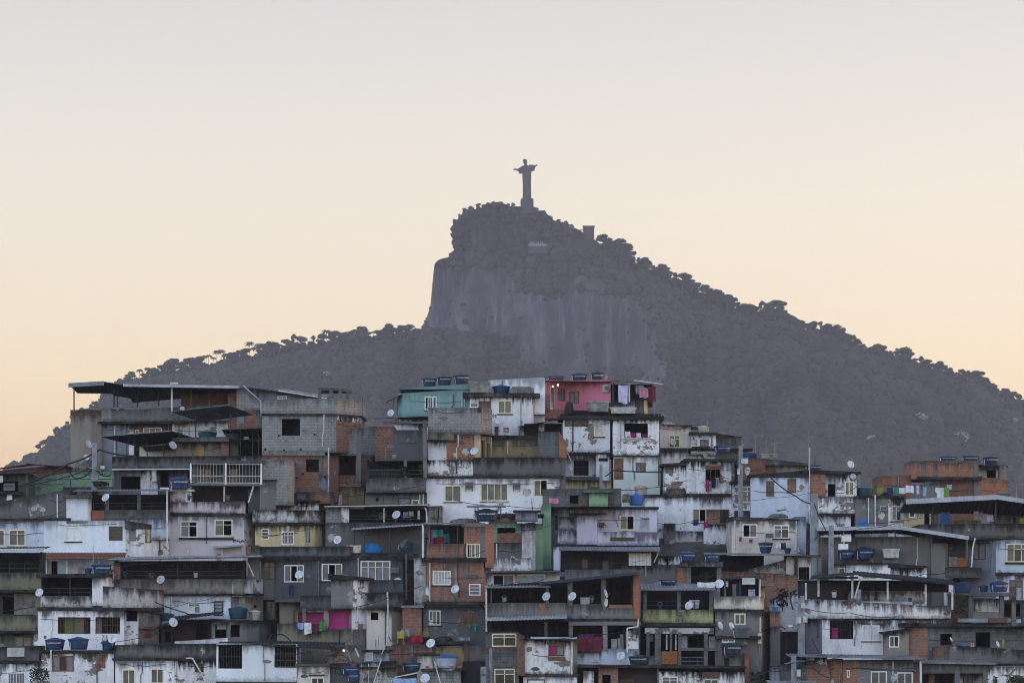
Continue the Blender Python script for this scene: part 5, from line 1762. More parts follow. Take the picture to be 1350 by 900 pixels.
for a in (
    (143, 541, 11, 5, 'plain', 612, 'blue water tank behind the roof wall of the tall grey house, beside a concrete stub', 3),
    (157, 544, 11, 8, 'plain', 612, 'blue water tank under the wide canopy of the tall grey house, near two dark posts', 2.5),
    (272, 578, 26, 11, 'teal', 647, 'dark teal tank on the concrete slab under the small tilted awning', 1.2),
    (305, 579, 22, 11, 'grey', 647, 'dark tank half hidden under the black sheet roof next to the brick pier', 1.5),
    (237, 645, 27, 17, 'blue', 720, 'square-shouldered blue tank with white marks at the end of the white-barred balcony', -.3),
    (564.5, 507.5, 21, 13, 'navy', 590, 'navy tank on the turquoise house, the one beside the thin white pipe', 2.0),
    (585, 505.5, 21, 13, 'navy', 590, 'navy tank on the turquoise house, the middle of its three', 2.0),
    (607.5, 504, 23, 14, 'navy', 590, 'navy tank on the turquoise house, next to the square cement tank', 2.0),
    (660.5, 518, 24, 13, 'plain', 604, 'plain blue open-shouldered tank on the white house with the dark slab roof', 2.0),
    (733, 500, 23, 8, 'navy', 582, 'low wide navy tank on the pink house, above its lit doorway', 2.5),
    (764.5, 500.5, 22, 12, 'navy', 582, 'navy lettered tank in the middle of the pink house roof', 2.5),
    (789, 501, 19, 15, 'navy', 582, 'tall navy tank on the pink house beside the tan dish', 2.5),
    (918, 563, 22, 8, 'blue', 600, 'blue tank on the cream-white cottage behind its tile edge', 4),
    (929, 570, 16, 11, 'cream', 605, 'small cream tank with a dark lid on the low white house beyond the cottage', 2.0),
    (955, 594, 24, 10, 'blue', 640, 'flat blue tank on the long dark roof just above the brick-framed window', 3.0),
    (993, 602, 21, 10, 'plain', 690, 'open blue tank with a pale rim beside two cement tanks at the antenna masts', 4.5),
    (1076, 620, 22, 10, 'navy', 695, 'navy lettered tank at the corner of the roof beside a thin tall rod', 2.0),
    (1142, 653, 25, 13, 'teal', 700, 'big teal tank on the grey rendered house beside coloured washing', 1.5),
    (1175, 652, 20, 6, 'plain', 700, 'low blue tank mostly hidden by washing next to the big teal tank', 3.5),
    (1254.5, 607.5, 24, 9, 'navy', 668, 'plain navy tank on the raw brick house, lowest of its three', 2),
    (1286, 607.8, 24, 11, 'navy', 668, 'navy tank on the raw brick house, the middle of its three', 3),
    (1314, 611.5, 24, 14, 'navy', 660, 'navy tank standing over the mint recess of the raw brick house', 3.5),
    (839, 666, 21, 16, 'bright', 690, 'bright blue square-shouldered tank on bricks above the lilac house', .2),
    (845, 652, 18, 13, 'cream', 660, 'cream barrel-shaped tank under the small shelf of the mint wall', .2),
    (1010, 729, 25, 17, 'blue', 735, 'blue lettered tank in front of the clean ivory house, below its air conditioner', 1.0),
    (1039, 729.5, 12, 9, 'plain', 735, 'small blue tank beside a heap of white pipes on the thin sheet roof', .8),
    (906.5, 739.5, 24, 14, 'blue', 800, 'blue tank with a peaked lid on the mouldy porch slab', 1.0),
    (940, 739.5, 21, 11, 'blue', 800, 'low blue tank touching the thin sheet roof on the mouldy porch slab', 1.0),
    (1117, 737, 22, 14, 'blue', 780, 'dark blue tank beside the white meter boxes on the flat white house', 1.0),
    (1142, 737, 26, 17, 'blue', 780, 'blue tank on a brick footing in the middle of the flat white house', 1.0),
    (1271, 781, 25, 15, 'plain', 822, 'blue tank behind a white pipe frame on the open concrete house', 1.0),
    (1300, 780, 14, 10, 'plain', 822, 'small plain blue tank between two big ones on the open concrete house', 1.6),
    (1319, 780, 26, 15, 'blue', 822, 'blue tank with a white tag beside the violet-framed window', 1.0),
    (131.5, 757, 28, 16, 'blue', 862, 'blue lettered tank on the slab of the dark roof terrace under the tile awning', 1.0),
    (114, 757, 10, 10, 'plain', 862, 'small blue tank beside the lettered one under the tile awning', 1.2),
    (70.5, 856, 27, 16, 'blue', 905, 'blue tank with faint lettering below the curtained barred window', 1.0),
    (101.5, 856, 28, 17, 'plain', 905, 'plain blue tank between the lettered one and the white dishes', 1.0),
    (141, 857, 19, 14, 'plain', 905, 'small blue tank behind the white dish with dark red marks', 1.0),
    (214, 818, 24, 11, 'teal', 850, 'teal tank beside the curved parapet above the brown-tiled shack', 2.5),
    (312, 815.5, 27, 17, 'teal', 850, 'teal tank on the round-fronted grey house', 1.5),
    (333, 817, 17, 14, 'cream', 850, 'grey-beige tank tucked beside the teal one on the round-fronted house', 2.2),
    (534, 725, 22, 12, 'teal', 735, 'dark teal tank in the shade under the wavy sheet roof', 1.2),
    (543, 884, 25, 13, 'tealt', 895, 'teal lettered tank with a lid beside the little white cabin', .5),
    (589, 880, 29, 18, 'pale', 905, 'pale tank with a bright blue lid standing on loose bricks', 1.0),
    (462, 888, 26, 11, 'blue', 905, 'wide blue tank tilted over the cluttered yard at the photo edge', .0),
    (467, 897, 16, 12, 'blue', 905, 'small blue lettered tank half under the wide tilted one', -.3),
    (843, 875.5, 29, 13, 'navy', 905, 'navy tank beside the white dish on the low brick house', .4),
    (977, 840, 26, 15, 'grey', 880, 'dark grey tank under the cream framed window of the grey house', -.9),
    (963, 863, 27, 17, 'navy', 880, 'navy blue tank on a small plinth with a white pipe at its side', -1.2),
    (1053, 878, 22, 13, 'blue', 905, 'blue tank between the utility pole and the white plastered box', .6),
    (884, 769.5, 24, 8, 'navy', 895, 'flat dark blue tank peeping over the ribbed blue-grey roof', 3.6),
    (641, 686, 32, 17, 'navy', 860, 'dark blue tank under a small rack on the brick tower house', 2.0),
    (1332, 653, 20, 6, 'grey', 762, 'grey tank with a pale rim behind the ridge of the white-edged canopy', 4.0),
):
    tank(*a)


def box_tank(px0, py0, px1, py1, b, label, dy=1.0, mat='tank_cement', dep=1.2):
    p, k = at((px0 + px1) / 2, py1, b, dy)
    r = thing('cement_tank', label, 'water tank', p, 'cement tanks on the roofs')
    w, h = (px1 - px0) * k / 2, (py1 - py0) * k
    m = MB()
    c = [(-w * .9, -dep / 2 * .9), (w * .9, -dep / 2 * .9), (w * .9, dep / 2 * .9), (-w * .9, dep / 2 * .9)]
    t = [(-w, -dep / 2), (w, -dep / 2), (w, dep / 2), (-w, dep / 2)]
    P = lambda q, z: (p.x + q[0], p.y + q[1], p.z + z)
    for i in range(4):
        j = (i + 1) % 4
        m.face([P(c[i], 0), P(c[j], 0), P(t[j], h * .86), P(t[i], h * .86)], mat)
    m.face([P(q, 0) for q in c[::-1]], mat)
    for i in range(3):
        x = -w * .6 + w * .6 * i
        m.box(p.x + x - .03, p.y - dep / 2 - .03, p.z + h * .1, p.x + x + .03, p.y - dep / 2 * .88, p.z + h * .8, mat)
    m.obj('body', r)
    l = MB()
    l.box(p.x - w * 1.06, p.y - dep / 2 - .05, p.z + h * .85, p.x + w * 1.06, p.y + dep / 2 + .05, p.z + h, mat)
    l.obj('lid', r)


for a in (
    (618.5, 502, 645, 516, 604, 'square ribbed cement tank between the navy tanks and the plain blue tank', 1.6),
    (676, 508, 700, 518, 604, 'low cement tank at the end of the dark slab roof, against the pink house', 1.6),
    (1008, 595, 1029, 604, 690, 'pale cement tank beside the open blue tank under the antenna masts', 4.5),
    (774, 530, 802, 544, 582, 'mossy cement tank in front of the pink wall', -1.2),
    (804, 538, 838, 546, 582, 'low white trough on the roof edge under the laundry porch of the pink house', -1.0),
    (1165, 723, 1186, 735, 780, 'white cracked box tank on dark stilts on the flat white house', .8),
):
    box_tank(*a, mat='case_white' if 'white' in a[5] else 'tank_cement')


def dish_proto(mat, logo):
    """dish one metre across, facing -Y, its rim centre at the origin"""
    r = thing('satellite_dish', 'x', 'satellite dish')
    m = MB()
    n = 22
    rows = []
    for j in range(5):
        q = j / 4
        rr = 0.5 * q
        rows.append([(rr * math.cos(6.28318 * i / n), 0.11 * (1 - q * q), rr * 1.06 * math.sin(6.28318 * i / n)) for i in range(n)])
    for j in range(1, 4):
        for i in range(n):
            m.face([rows[j][i], rows[j][(i + 1) % n], rows[j + 1][(i + 1) % n], rows[j + 1][i]], mat)
            m.face([tuple(Vector(v) + Vector((0, .03, 0))) for v in (rows[j][i], rows[j + 1][i], rows[j + 1][(i + 1) % n], rows[j][(i + 1) % n])], mat)
    m.face(rows[1], mat)
    m.face([tuple(Vector(v) + Vector((0, .03, 0))) for v in rows[1][::-1]], mat)
    for i in range(n):
        a, c = rows[4][i], rows[4][(i + 1) % n]
        m.face([a, c, (c[0] * 1.02, c[1] + .03, c[2] * 1.02), (a[0] * 1.02, a[1] + .03, a[2] * 1.02)], mat)
    m.obj('reflector', r, smooth=False)
    a = MB()
    a.bar((0, .06, -.5), (0, -.42, -.16), .018, 'steel')
    a.bar((0, -.46, -.14), (0, -.36, -.08), .045, 'case_grey')
    a.obj('feed_arm', r)
    s = MB()
    s.bar((0, .12, 0), (0, .30, -.12), .04, 'steel')
    s.bar((0, .30, -.12), (0, .30, -.85), .028, 'steel')
    s.obj('mast', r)
    if logo:
        t = text_bm(logo[0], .2, lambda x, z: (x, .085 - .0, z + .18), logo[1])
        t.obj('lettering', r)
    return r


DP = {}


def dish(px, py, d, rz, tilt, b, label, dy=-.6, kind='plain', roll=0):
    if kind not in DP:
        mat, logo = dict(plain=('dish', None), old=('dish_old', None), tan=('dish_tan', None), sky=('dish', ('SKY', 'logo_red')), blue=('dish', ('OI TV', 'logo_blue')))[kind]
        o = DP[kind] = dish_proto(mat, logo)
    else:
        o = copy_tree(DP[kind])
    p, k = at(px, py, b, dy)
    o.location = p
    o.scale = (d * k,) * 3
    o.rotation_euler = (math.radians(-tilt), math.radians(roll), math.radians(rz))
    o['label'] = label
    o['group'] = 'satellite dishes'


for a in (
    (118.5, 585.5, 10, 50, 20, 612, 'white dish on a mast against the tall grey house, seen half from the side'),
    (115.5, 603, 8, 40, 20, 640, 'small white dish low on the same mast as the half-turned one', -.9),
    (229, 587, 11, 35, 30, 647, 'white dish at the tip of the lowest tilted awning'),
    (240, 538, 6, 0, 20, 612, 'tiny white dish on the block parapet under the dark canopy', .2),
    (438.5, 623, 9, -25, 25, 660, 'white dish on the white pipe between the brick wall and the open stairwell'),
    (515, 544, 9, -15, 20, 590, 'dish under the little awning of the turquoise house', 0),
    (625, 594.5, 10.5, -25, 30, 686, 'grey dish at the corner of the red brick infill panel'),
    (657, 555, 9, 20, 25, 604, 'pale dish on the white wall below the cream framed window, beside the block tower', -.4),
    (753, 617, 9, 60, 20, 632, 'dish tilted edge-on on the porch of the old peeling white house', -.4),
    (887, 583, 8, 10, 20, 600, 'dark dish in front of the green-curtained window', -.5, 'old'),
    (800, 495, 8, -60, 10, 582, 'tan dish turned away beside the tall navy tank', 1.6, 'tan'),
    (1121, 612, 10, 25, 25, 695, 'clean white dish standing against the forest on a roof corner'),
    (1124, 628, 8, 0, 25, 720, 'grey dish under the roof corner near the cream framed window', -.6, 'old'),
    (965, 695, 14, 75, 10, 712, 'large pale dish seen from the side at the wall of the ivory house', -.7, 'old'),
    (140, 655.5, 11, -30, 28, 735, 'white dish on a thin post before the black roof terrace'),
    (212.5, 763.5, 11, -15, 25, 818, 'white dish with blue letters on the stained beige parapet', -.5, 'blue'),
    (53, 780.5, 11, -20, 25, 862, 'white dish at the corner of the olive balconies'),
    (128, 844, 10, 25, 20, 905, 'white dish with blue letters between the blue tanks', -.3, 'blue'),
    (149, 841.5, 11, -10, 22, 905, 'white dish with red letters in front of the small blue tank', -.6, 'sky'),
    (230, 819.5, 12, 25, 20, 850, 'large white dish at the black corrugated shack roof', -1.0),
    (445, 711, 11, -20, 25, 735, 'white dish beside the rounded cream house on the long parapet', -.3),
    (395, 757, 11.5, -15, 30, 805, 'white dish in front of the open white framed window', -.8),
    (522.5, 678, 11.5, -25, 30, 715, 'white dish in the dark terrace beside the hanging blue cloth', -.4),
    (524, 767, 12, -10, 22, 805, 'bright white dish on a bent arm at the corner of the charcoal house', -.8),
    (600, 776, 11.5, -25, 28, 860, 'bluish white dish on the raw brick front of the tower house', -.5),
    (568, 847, 12, -20, 28, 874, 'white dish in front of the ochre yard wall', -.8),
    (560.5, 893, 12.5, -15, 28, 905, 'white dish low at the photo edge before the block house', -.7),
    (720, 785.5, 11.5, -30, 25, 890, 'white dish by the thin post on the open terrace', -.4),
    (754, 785.5, 11.5, -30, 25, 890, 'white dish before the first thick pillar of the open terrace', -.4),
    (799, 782, 11, 70, 15, 890, 'dish turned edge-on at the second thick pillar, upper of two', -.4),
    (799, 794, 11, 65, -5, 890, 'dish turned edge-on at the second thick pillar, lower of two', -.5),
    (818, 863.5, 11.5, -25, 22, 890, 'bright white dish with red letters before the pale blue parapet', -.9, 'sky'),
    (908, 797.5, 11.5, -25, 28, 882, 'white dish on the yellow-green balcony', -.3),
    (947.5, 769, 12, -10, 25, 880, 'grey-white dish at the concrete porch column', -.8),
    (949.5, 824, 11, 55, 20, 882, 'half-turned dish at the end of the yellow-green balcony', -.6),
    (964, 825, 11, 55, 20, 880, 'half-turned dish above the dark grey tank', -1.0),
    (1178, 892.5, 11, -40, 25, 905, 'blue-grey dish between two white windows at the photo edge', -.4, 'old'),
    (1313, 848, 8, 60, 20, 868, 'small dish seen from the side on the mouldy black-and-white parapet', -1.2),
    (1253, 842, 6, 60, 30, 868, 'small edge-on dish by the black window of the block house', -.6),
    (533, 716, 13, 70, -35, 735, 'dish skeleton lying tipped on the charcoal roof beside the tarpaulin', -.4, 'old'),
    (788, 651, 0.1, 0, 0, 690, 'x'),
):
    if a[2] > 1:
        dish(*a)


def aircon(px, py, w, h, b, label, dy=-.35, mat='case_white'):
    p, k = at(px, py, b, dy)
    w, h = w * k / 2, h * k / 2
    r = thing('air_conditioner', label, 'air conditioner', (p.x, p.y, p.z - h), 'window air conditioners')
    m = MB()
    m.box(p.x - w, p.y, p.z - h, p.x + w, p.y + .5, p.z + h, mat)
    m.obj('case', r)
    g = MB()
    g.box(p.x - w * .86, p.y - .015, p.z - h * .8, p.x + w * .86, p.y, p.z + h * .8, 'frame_dark')
    for i in range(5):
        z = p.z - h * .7 + h * 1.4 * i / 4
        g.box(p.x - w * .86, p.y - .03, z - .012, p.x + w * .86, p.y - .015, z + .012, 'case_grey')
    g.obj('grille', r)
    s = MB()
    for sx in (-w * .8, w * .8):
        s.bar((p.x + sx, p.y, p.z - h), (p.x + sx, p.y + .4, p.z - h - .25), .02, 'steel')
    s.obj('bracket', r)


for a in (
    (236.5, 567.5, 8, 5, 612, 'small air conditioner on the white wall under the tilted awning'),
    (618.5, 639.5, 11, 9, 686, 'dark-faced air conditioner between the cream windows of the white corner house', -.3, 'case_grey'),
    (681, 640, 10, 8, 686, 'dark-faced air conditioner between the four-light window and the green house corner', -.3, 'case_grey'),
    (800, 511, 7, 6, 582, 'air conditioner on the pink wall beside the laundry porch', -.3),
    (520, 751.5, 11, 7, 805, 'grey air conditioner at the corner of the charcoal house', -.4, 'case_grey'),
    (1014, 706, 12, 7, 735, 'beige air conditioner between the two windows of the ivory house', -.5),
    (1164, 670, 8, 6, 700, 'white air conditioner on the grey rendered house under the teal tank', -.3),
    (897, 809.5, 6, 10, 882, 'dark air conditioner on the yellow-green balcony', -.4, 'case_grey'),
    (14, 642, 14, 9, 690, 'large grey condenser with fans on the dark green porch', -1.0, 'case_grey'),
    (1115, 710, 13, 8, 790, 'white meter box, upper of two on the grey pole', -.6),
    (1111, 720.5, 13, 8, 790, 'white meter box, lower of two on the grey pole', -.6),
):
    if 'meter box' in a[5]:
        p, k = at(a[0], a[1], a[4], a[6])
        r = thing('meter_box', a[5], 'meter box', (p.x, p.y, p.z - a[3] * k / 2))
        m = MB(); w, hh = a[2] * k / 2, a[3] * k / 2
        m.box(p.x - w, p.y, p.z - hh, p.x + w, p.y + .25, p.z + hh, 'case_white'); m.obj('case', r)
        m = MB(); m.box(p.x - w * .9, p.y - .02, p.z - hh * .85, p.x + w * .9, p.y, p.z + hh * .85, 'frame_white'); m.obj('lid', r)
    else:
        aircon(*a)


def garment(x0, y0, x1, y1, col, b, label, dy=-.4, kind='cloth', group=None):
    """hanging cloth with folds and thickness; 'shirt' has sleeves, 'trousers' two legs"""
    p, k = at((x0 + x1) / 2, y0, b, dy)
    w, h = (x1 - x0) * k, (y1 - y0) * k
    m = MB()
    n, q = 8, 6
    ph = random.uniform(0, 6)
    mat = 'cloth_' + col
    am = min(.06, w * .12)

    def pt(u, v, s):
        wid = 1.0
        x = (u - .5) * w
        if kind == 'shirt':
            wid = 1.0 if v < .38 else .66
        elif kind == 'trousers':
            wid = 1.0 - .1 * v
        x *= wid * (1 - .06 * math.sin(v * 3 + ph))
        y = am * math.sin(u * 9 + ph) * (0.3 + v) + s
        zz = -v * h * (1 + .05 * math.sin(u * 5 + ph)) - (.03 * math.sin(u * 3.14) if v == 0 else 0)
        return (p.x + x, p.y + y, p.z + zz)
    for i in range(n):
        for j in range(q):
            if kind == 'trousers' and j >= 2 and i in (3, 4):
                continue
            u0, u1, v0, v1 = i / n, (i + 1) / n, j / q, (j + 1) / q
            m.face([pt(u0, v1, 0), pt(u1, v1, 0), pt(u1, v0, 0), pt(u0, v0, 0)], mat)
            m.face([pt(u0, v0, .015), pt(u1, v0, .015), pt(u1, v1, .015), pt(u0, v1, .015)], mat)
    o = m.obj({'cloth': 'hanging_cloth', 'shirt': 'hanging_shirt', 'trousers': 'hanging_trousers'}[kind], None, loc=p)
    tag(o, label, 'laundry', group or 'washing hung out to dry')
    return o


for a in (
    (815, 508, 827, 532, 'lavender', 582, 'lavender sheet hanging beside the white post of the pink house porch', -.7),
    (838, 508, 848, 520, 'grey', 582, 'grey striped towel hanging in the pink house porch', -.4),
    (843, 511, 852, 525, 'pinkish', 582, 'pink and white patterned cloth hanging in the pink house porch', -.6),
    (849, 512, 855, 524, 'white', 582, 'narrow white cloth next to the pink patterned one', -.5),
    (854, 510, 864, 530, 'maroon', 582, 'dark maroon curtain at the end of the pink house porch', -.7),
    (824, 568, 831, 576, 'white', 640, 'white cloth in the wide black veranda opening', .1),
    (831, 570, 838, 576.5, 'crimson', 640, 'dark red cloth in the wide black veranda opening, between white ones', .1),
    (839, 570, 845, 576.5, 'white', 640, 'white folded towel in the middle of the black veranda opening', .15),
    (846, 571, 854, 577, 'maroon', 640, 'maroon cloth at the end of the black veranda opening', .1),
    (930, 632, 934.5, 648, 'magenta', 668, 'long magenta cloth below the brick-framed window', -.3),
    (938, 630, 943, 643, 'black', 668, 'black garment below the brick-framed window', -.35),
    (942, 629, 948, 641, 'grey', 668, 'grey garment below the brick-framed window', -.3),
    (913, 685, 920, 693, 'purple', 712, 'purple cloth on the sill of the half-open window below the brick-framed one', -1.2),
    (927, 687, 933, 696, 'magenta', 712, 'magenta cloth at the brick panel under the half-open window', -1.2),
    (1157, 642, 1165, 650, 'lime', 700, 'lime green cloth at the start of the roof clothes line', .5),
    (1170, 642, 1180, 649, 'navy', 700, 'navy cloth on the roof clothes line behind the low tank', .6),
    (1178, 642, 1186, 650, 'teal', 700, 'teal cloth on the roof clothes line', .5),
    (1186, 642, 1195, 650, 'white', 700, 'white cloth next to the teal one on the roof clothes line', .5),
    (1195, 639, 1205, 649, 'white', 700, 'wide white sheet highest on the roof clothes line', .5),
    (1209, 638, 1213, 651, 'lavender', 700, 'narrow lavender cloth on the roof clothes line', .5),
    (1218, 641, 1222, 654, 'sky', 700, 'narrow pale blue cloth near the white stand', .5),
    (1234, 642, 1248, 657, 'white', 700, 'big white shirt by the canopy, next to a lime garment', .5, 'shirt'),
    (1245, 642, 1252, 655, 'lime', 700, 'lime garment beside the big white shirt', .45),
    (1249, 638, 1256, 645, 'sky', 700, 'pale blue cap-like cloth at the end of the line', .5),
    (1286, 672.5, 1292, 678, 'pinkish', 762, 'pink cloth hanging under the white-edged canopy', 1.0),
    (1292, 674, 1298, 681, 'grey', 762, 'grey cloth hanging under the white-edged canopy', 1.0),
    (1298, 676, 1303, 684, 'pinkish', 762, 'pale pink cloth hanging lower under the white-edged canopy', 1.0),
    (1303, 678, 1312, 687, 'lavender', 762, 'lavender cloth hanging at the canopy post', 1.0),
    (1242, 674, 1255, 690, 'blue', 762, 'blue and white striped towel at the far end of the laundry terrace', 1.2),
    (1338, 680, 1342, 690, 'black', 762, 'black garment on the block wall terrace', 1.0),
    (1347, 682, 1352, 691, 'yellow', 762, 'dull yellow cloth at the photo edge on the block wall terrace', 1.0),
    (974.5, 707, 977.5, 713, 'crimson', 730, 'small crimson cloth under the open black window', -.2),
    (987.5, 710, 992, 715, 'crimson', 730, 'small crimson cloth hanging by itself on the ivory wall', -.2),
    (1023, 715, 1029, 722, 'white', 735, 'white cloth beside the lettered blue tank', -.2),
    (1029, 715, 1036, 724, 'navy', 735, 'navy patterned garment beside the lettered blue tank', -.2),
    (498, 674.5, 508, 682, 'grey', 715, 'grey cloth in the dark terrace, beside the dish', 1.0),
    (531, 674, 538, 682, 'sky', 715, 'sky blue cloth in the dark terrace', .6),
    (538.5, 673, 545, 681, 'cream', 715, 'cream cloth in the dark terrace next to the blue one', .6),
    (550.5, 672, 553.5, 684, 'white', 715, 'narrow white garment twisted near the corner downpipe', .3),
    (567, 697, 575, 715, 'magenta', 860, 'magenta tent cloth on the brick tower balcony', .9),
    (570, 697, 584, 708, 'teal', 860, 'teal tent cloth on the brick tower balcony', .75),
    (576, 706, 585, 716, 'red', 860, 'red cloth bunched on the brick tower balcony', .6),
    (583, 702, 592, 715, 'teal', 860, 'dark teal sheet beside the red cloth', 1.1),
    (393, 820, 401, 829, 'sky', 862, 'pale blue garment at the end of the magenta balcony', -.3),
    (401, 820, 411, 835, 'white', 862, 'bright white towel hanging from the magenta balcony', -.35),
    (411, 821, 421, 833, 'maroon', 862, 'maroon cloth hanging from the magenta balcony', -.3),
    (420, 817, 429, 831, 'green', 862, 'dark green cloth hanging from the magenta balcony', -.3),
    (381, 770, 387, 785, 'navy', 805, 'dark navy trousers hanging below the open white window', -.25, 'trousers'),
    (529, 829, 540, 838, 'grey', 862, 'grey pale cloth over the narrow brick house yard', -1.1),
    (543, 837, 558, 846, 'red', 862, 'bright red blanket over the brick yard wall', -1.3),
    (534, 840, 545, 846, 'maroon', 862, 'dark maroon cloth beside the red blanket', -1.2),
    (556, 839, 568, 846, 'black', 862, 'black cloth past the red blanket', -1.2),
    (617, 823, 621, 828, 'teal', 860, 'small teal garment under the red-framed window', -.2),
    (624, 822, 629, 832, 'teal', 860, 'larger teal garment under the red-framed window', -.2),
    (605, 839, 620, 844, 'grey', 860, 'heap of grey washing on the ledge below the red-framed window', -.4),
    (764, 835, 784, 842, 'purple', 890, 'purple awning cloth over the railing of flowers in the lower terrace', .0),
    (760, 838, 794, 859, 'maroon', 890, 'maroon patterned blanket spread over the lower terrace railing', -.15),
    (919, 767, 941, 774, 'white', 880, 'white sheet folded over the ribbed roof edge', -1.0),
    (909, 790, 922, 801, 'lavender', 882, 'lavender patterned cloth beside the balcony dish', .2),
    (966, 769, 972, 785, 'grey', 880, 'grey curtain in the cream balcony', .4),
    (971, 769, 976, 785, 'navy', 880, 'dark blue curtain in the cream balcony', .35),
    (987, 776, 996, 786, 'lavender', 880, 'lavender curtain behind the white post of the cream balcony', .4),
    (957, 765, 960, 773, 'white', 880, 'small white towel by the porch column', .0),
    (186, 834, 199, 840, 'red', 850, 'red cloth over the rail of the brown-tiled shack', -.2),
    (462, 718, 476, 729, 'cream', 735, 'cream mattress cover leaning on the charcoal roof', -.4),
    (457, 718, 464, 728, 'pinkish', 735, 'pinkish mattress leaning beside the cream one', -.35),
    (519, 893, 549, 905, 'sky', 905, 'pale grey-blue sheet sagging at the photo edge', -.6),
    (1131, 776, 1136, 789, 'lavender', 858, 'lavender shirt hanging on the ship-like deck', .5, 'shirt'),
    (1113, 776, 1120, 790, 'black', 858, 'black coat hanging on the ship-like deck', .6, 'shirt'),
    (724, 656, 736, 663, 'pinkish', 800, 'pink and white bundle on the mint green house roof', .2),
    (1017.5, 799, 1027, 805, 'blue', 880, 'blue plastic sheet on top of the rough brick corner', .5),
    (1265, 847, 1271, 851, 'blue', 868, 'blue cloth on the mouldy parapet under the black window', -1.3),
    (1277, 847, 1281, 852, 'pinkish', 868, 'pale pink cloth beside the blue one on the mouldy parapet', -1.3),
    (1318, 843, 1321, 851, 'yellow', 868, 'small yellow cloth tied to a stick on the mouldy parapet', -1.3),
):
    garment(*a)


def wire(name, pts, b, label, w=.03, sag=0.0, mat='cable', cat='cable', dy=0.0, group=None):
    """hanging cable through photo points, each may carry its own depth offset"""
    P = []
    for q in pts:
        v, _ = at(q[0], q[1], b, dy + (q[2] if len(q) > 2 else 0))
        P.append(v)
    out = []
    for i in range(len(P) - 1):
        for s in range(8):
            t = s / 8
            v = P[i].lerp(P[i + 1], t)
            v.z -= sag * 4 * t * (1 - t)
            out.append(v)
    out.append(P[-1])
    m = MB()
    m.tube(out, w, mat)
    o = m.obj(name, None, loc=P[0])
    tag(o, label, cat, group)


wire('clothes_line', [(1152, 641.5), (1195, 641), (1256, 636)], 700, 'thin clothes line over the grey house with the big teal tank', .012, .05, 'cable', 'clothes line', .52)
wire('clothes_line', [(392, 820), (430, 817)], 862, 'clothes line across the magenta balcony', .012, .03, 'cable', 'clothes line', -.33)
wire('power_cable', [(35, 640), (95, 612), (135, 594), (180, 602)], 690, 'thick black cable rising past the grey house to the leaning concrete pole', .06, .12, dy=-2)
wire('power_cable', [(95, 621), (108, 631), (129, 614)], 690, 'black looping cable beside the concrete pole and green wall', .05, .25, dy=-2.2)
wire('power_cable', [(129, 614), (138, 627), (150, 627)], 690, 'short black cable drooping from the pole transformer', .05, .1, dy=-2.2)
wire('power_cable', [(30, 642), (129, 617)], 690, 'second black cable running low over the green wall', .035, .2, dy=-2.3)
wire('power_cable', [(797, 628), (808, 620), (870, 622), (872, 622)], 655, 'black cable looping past the wooden door and arched window', .045, .05, dy=-.6)
wire('power_cable', [(1012, 628), (1048, 655), (1071, 665)], 720, 'black cable from the slanting roof to the tall grey pole', .045, .12, dy=-1.5)
wire('power_cable', [(1071, 665), (1076, 680), (1086, 700)], 790, 'black cable dropping from the tall grey pole', .035, .0, dy=-2.0)
wire('power_cable', [(1072, 712), (1082, 706), (1094, 707)], 790, 'short arched cable between the two grey poles', .04, -.1, dy=-1.0)
wire('power_cable', [(0, 806), (50, 799)], 880, 'black cable crossing the olive balconies', .03, .05, dy=-2)
wire('power_cable', [(207, 793), (250, 808)], 862, 'black cable slanting across the white wall by the barred window', .04, .05, dy=-2)
wire('power_cable', [(355, 846), (365, 837), (386, 846)], 875, 'black hose arching over the olive-grey wall', .04, -.25, dy=-1.5)
wire('power_cable', [(1066, 840), (1085, 865), (1094, 880)], 880, 'black cable sweeping past the ship-like house corner', .03, .3, dy=-3)
wire('power_cable', [(980, 893), (1040, 871)], 905, 'thin black cable crossing the alley mouth', .025, .1, dy=-2)
wire('power_cable', [(1047, 871), (1070, 880), (1090, 892)], 905, 'black cable leaving the short grey pole', .03, .1, dy=-2)
wire('cable_coil', [(1044, 803), (1040, 790), (1043, 783), (1050, 783), (1053, 788)], 890, 'black coil of cable on the alley utility pole', .05, 0, dy=-1.2)


def pole(px, top, bot, b, w, label, dy=-1.5, extras=(), mat='pole_concrete', lean=0.0):
    p, k = at(px, bot, b, dy)
    q, _ = at(px + lean, top, b, dy)
    r = thing('utility_pole', label, 'utility pole', p, 'utility poles')
    m = MB()
    m.bar(p - Vector((0, 0, 3)), q, w * 1.15, mat, w * .85, 10)
    m.obj('shaft', r)
    for e in extras:
        kind, ex, ey = e[:3]
        v, _ = at(ex, ey, b, dy - .2)
        m = MB()
        if kind == 'box':
            m.box(v.x - e[3] * k / 2, v.y - .15, v.z - e[4] * k / 2, v.x + e[3] * k / 2, v.y + .15, v.z + e[4] * k / 2, 'case_white' if len(e) < 6 else e[5])
            m.obj('junction_box', r)
        elif kind == 'arm':
            u, _ = at(e[3], e[4], b, dy - .2)
            m.bar(v, u, .05, 'steel')
            m.obj('arm', r)
        elif kind == 'lamp':
            u, _ = at(e[3], e[4], b, dy - .4)
            m.tube([v, v.lerp(u, .6) + Vector((0, 0, -.1)), u], .03, 'steel')
            m.obj('lamp_arm', r)
            l = MB()
            l.box(u.x - .22, u.y - .12, u.z - .04, u.x + .1, u.y + .12, u.z + .1, 'case_white')
            l.obj('lamp_head', r)


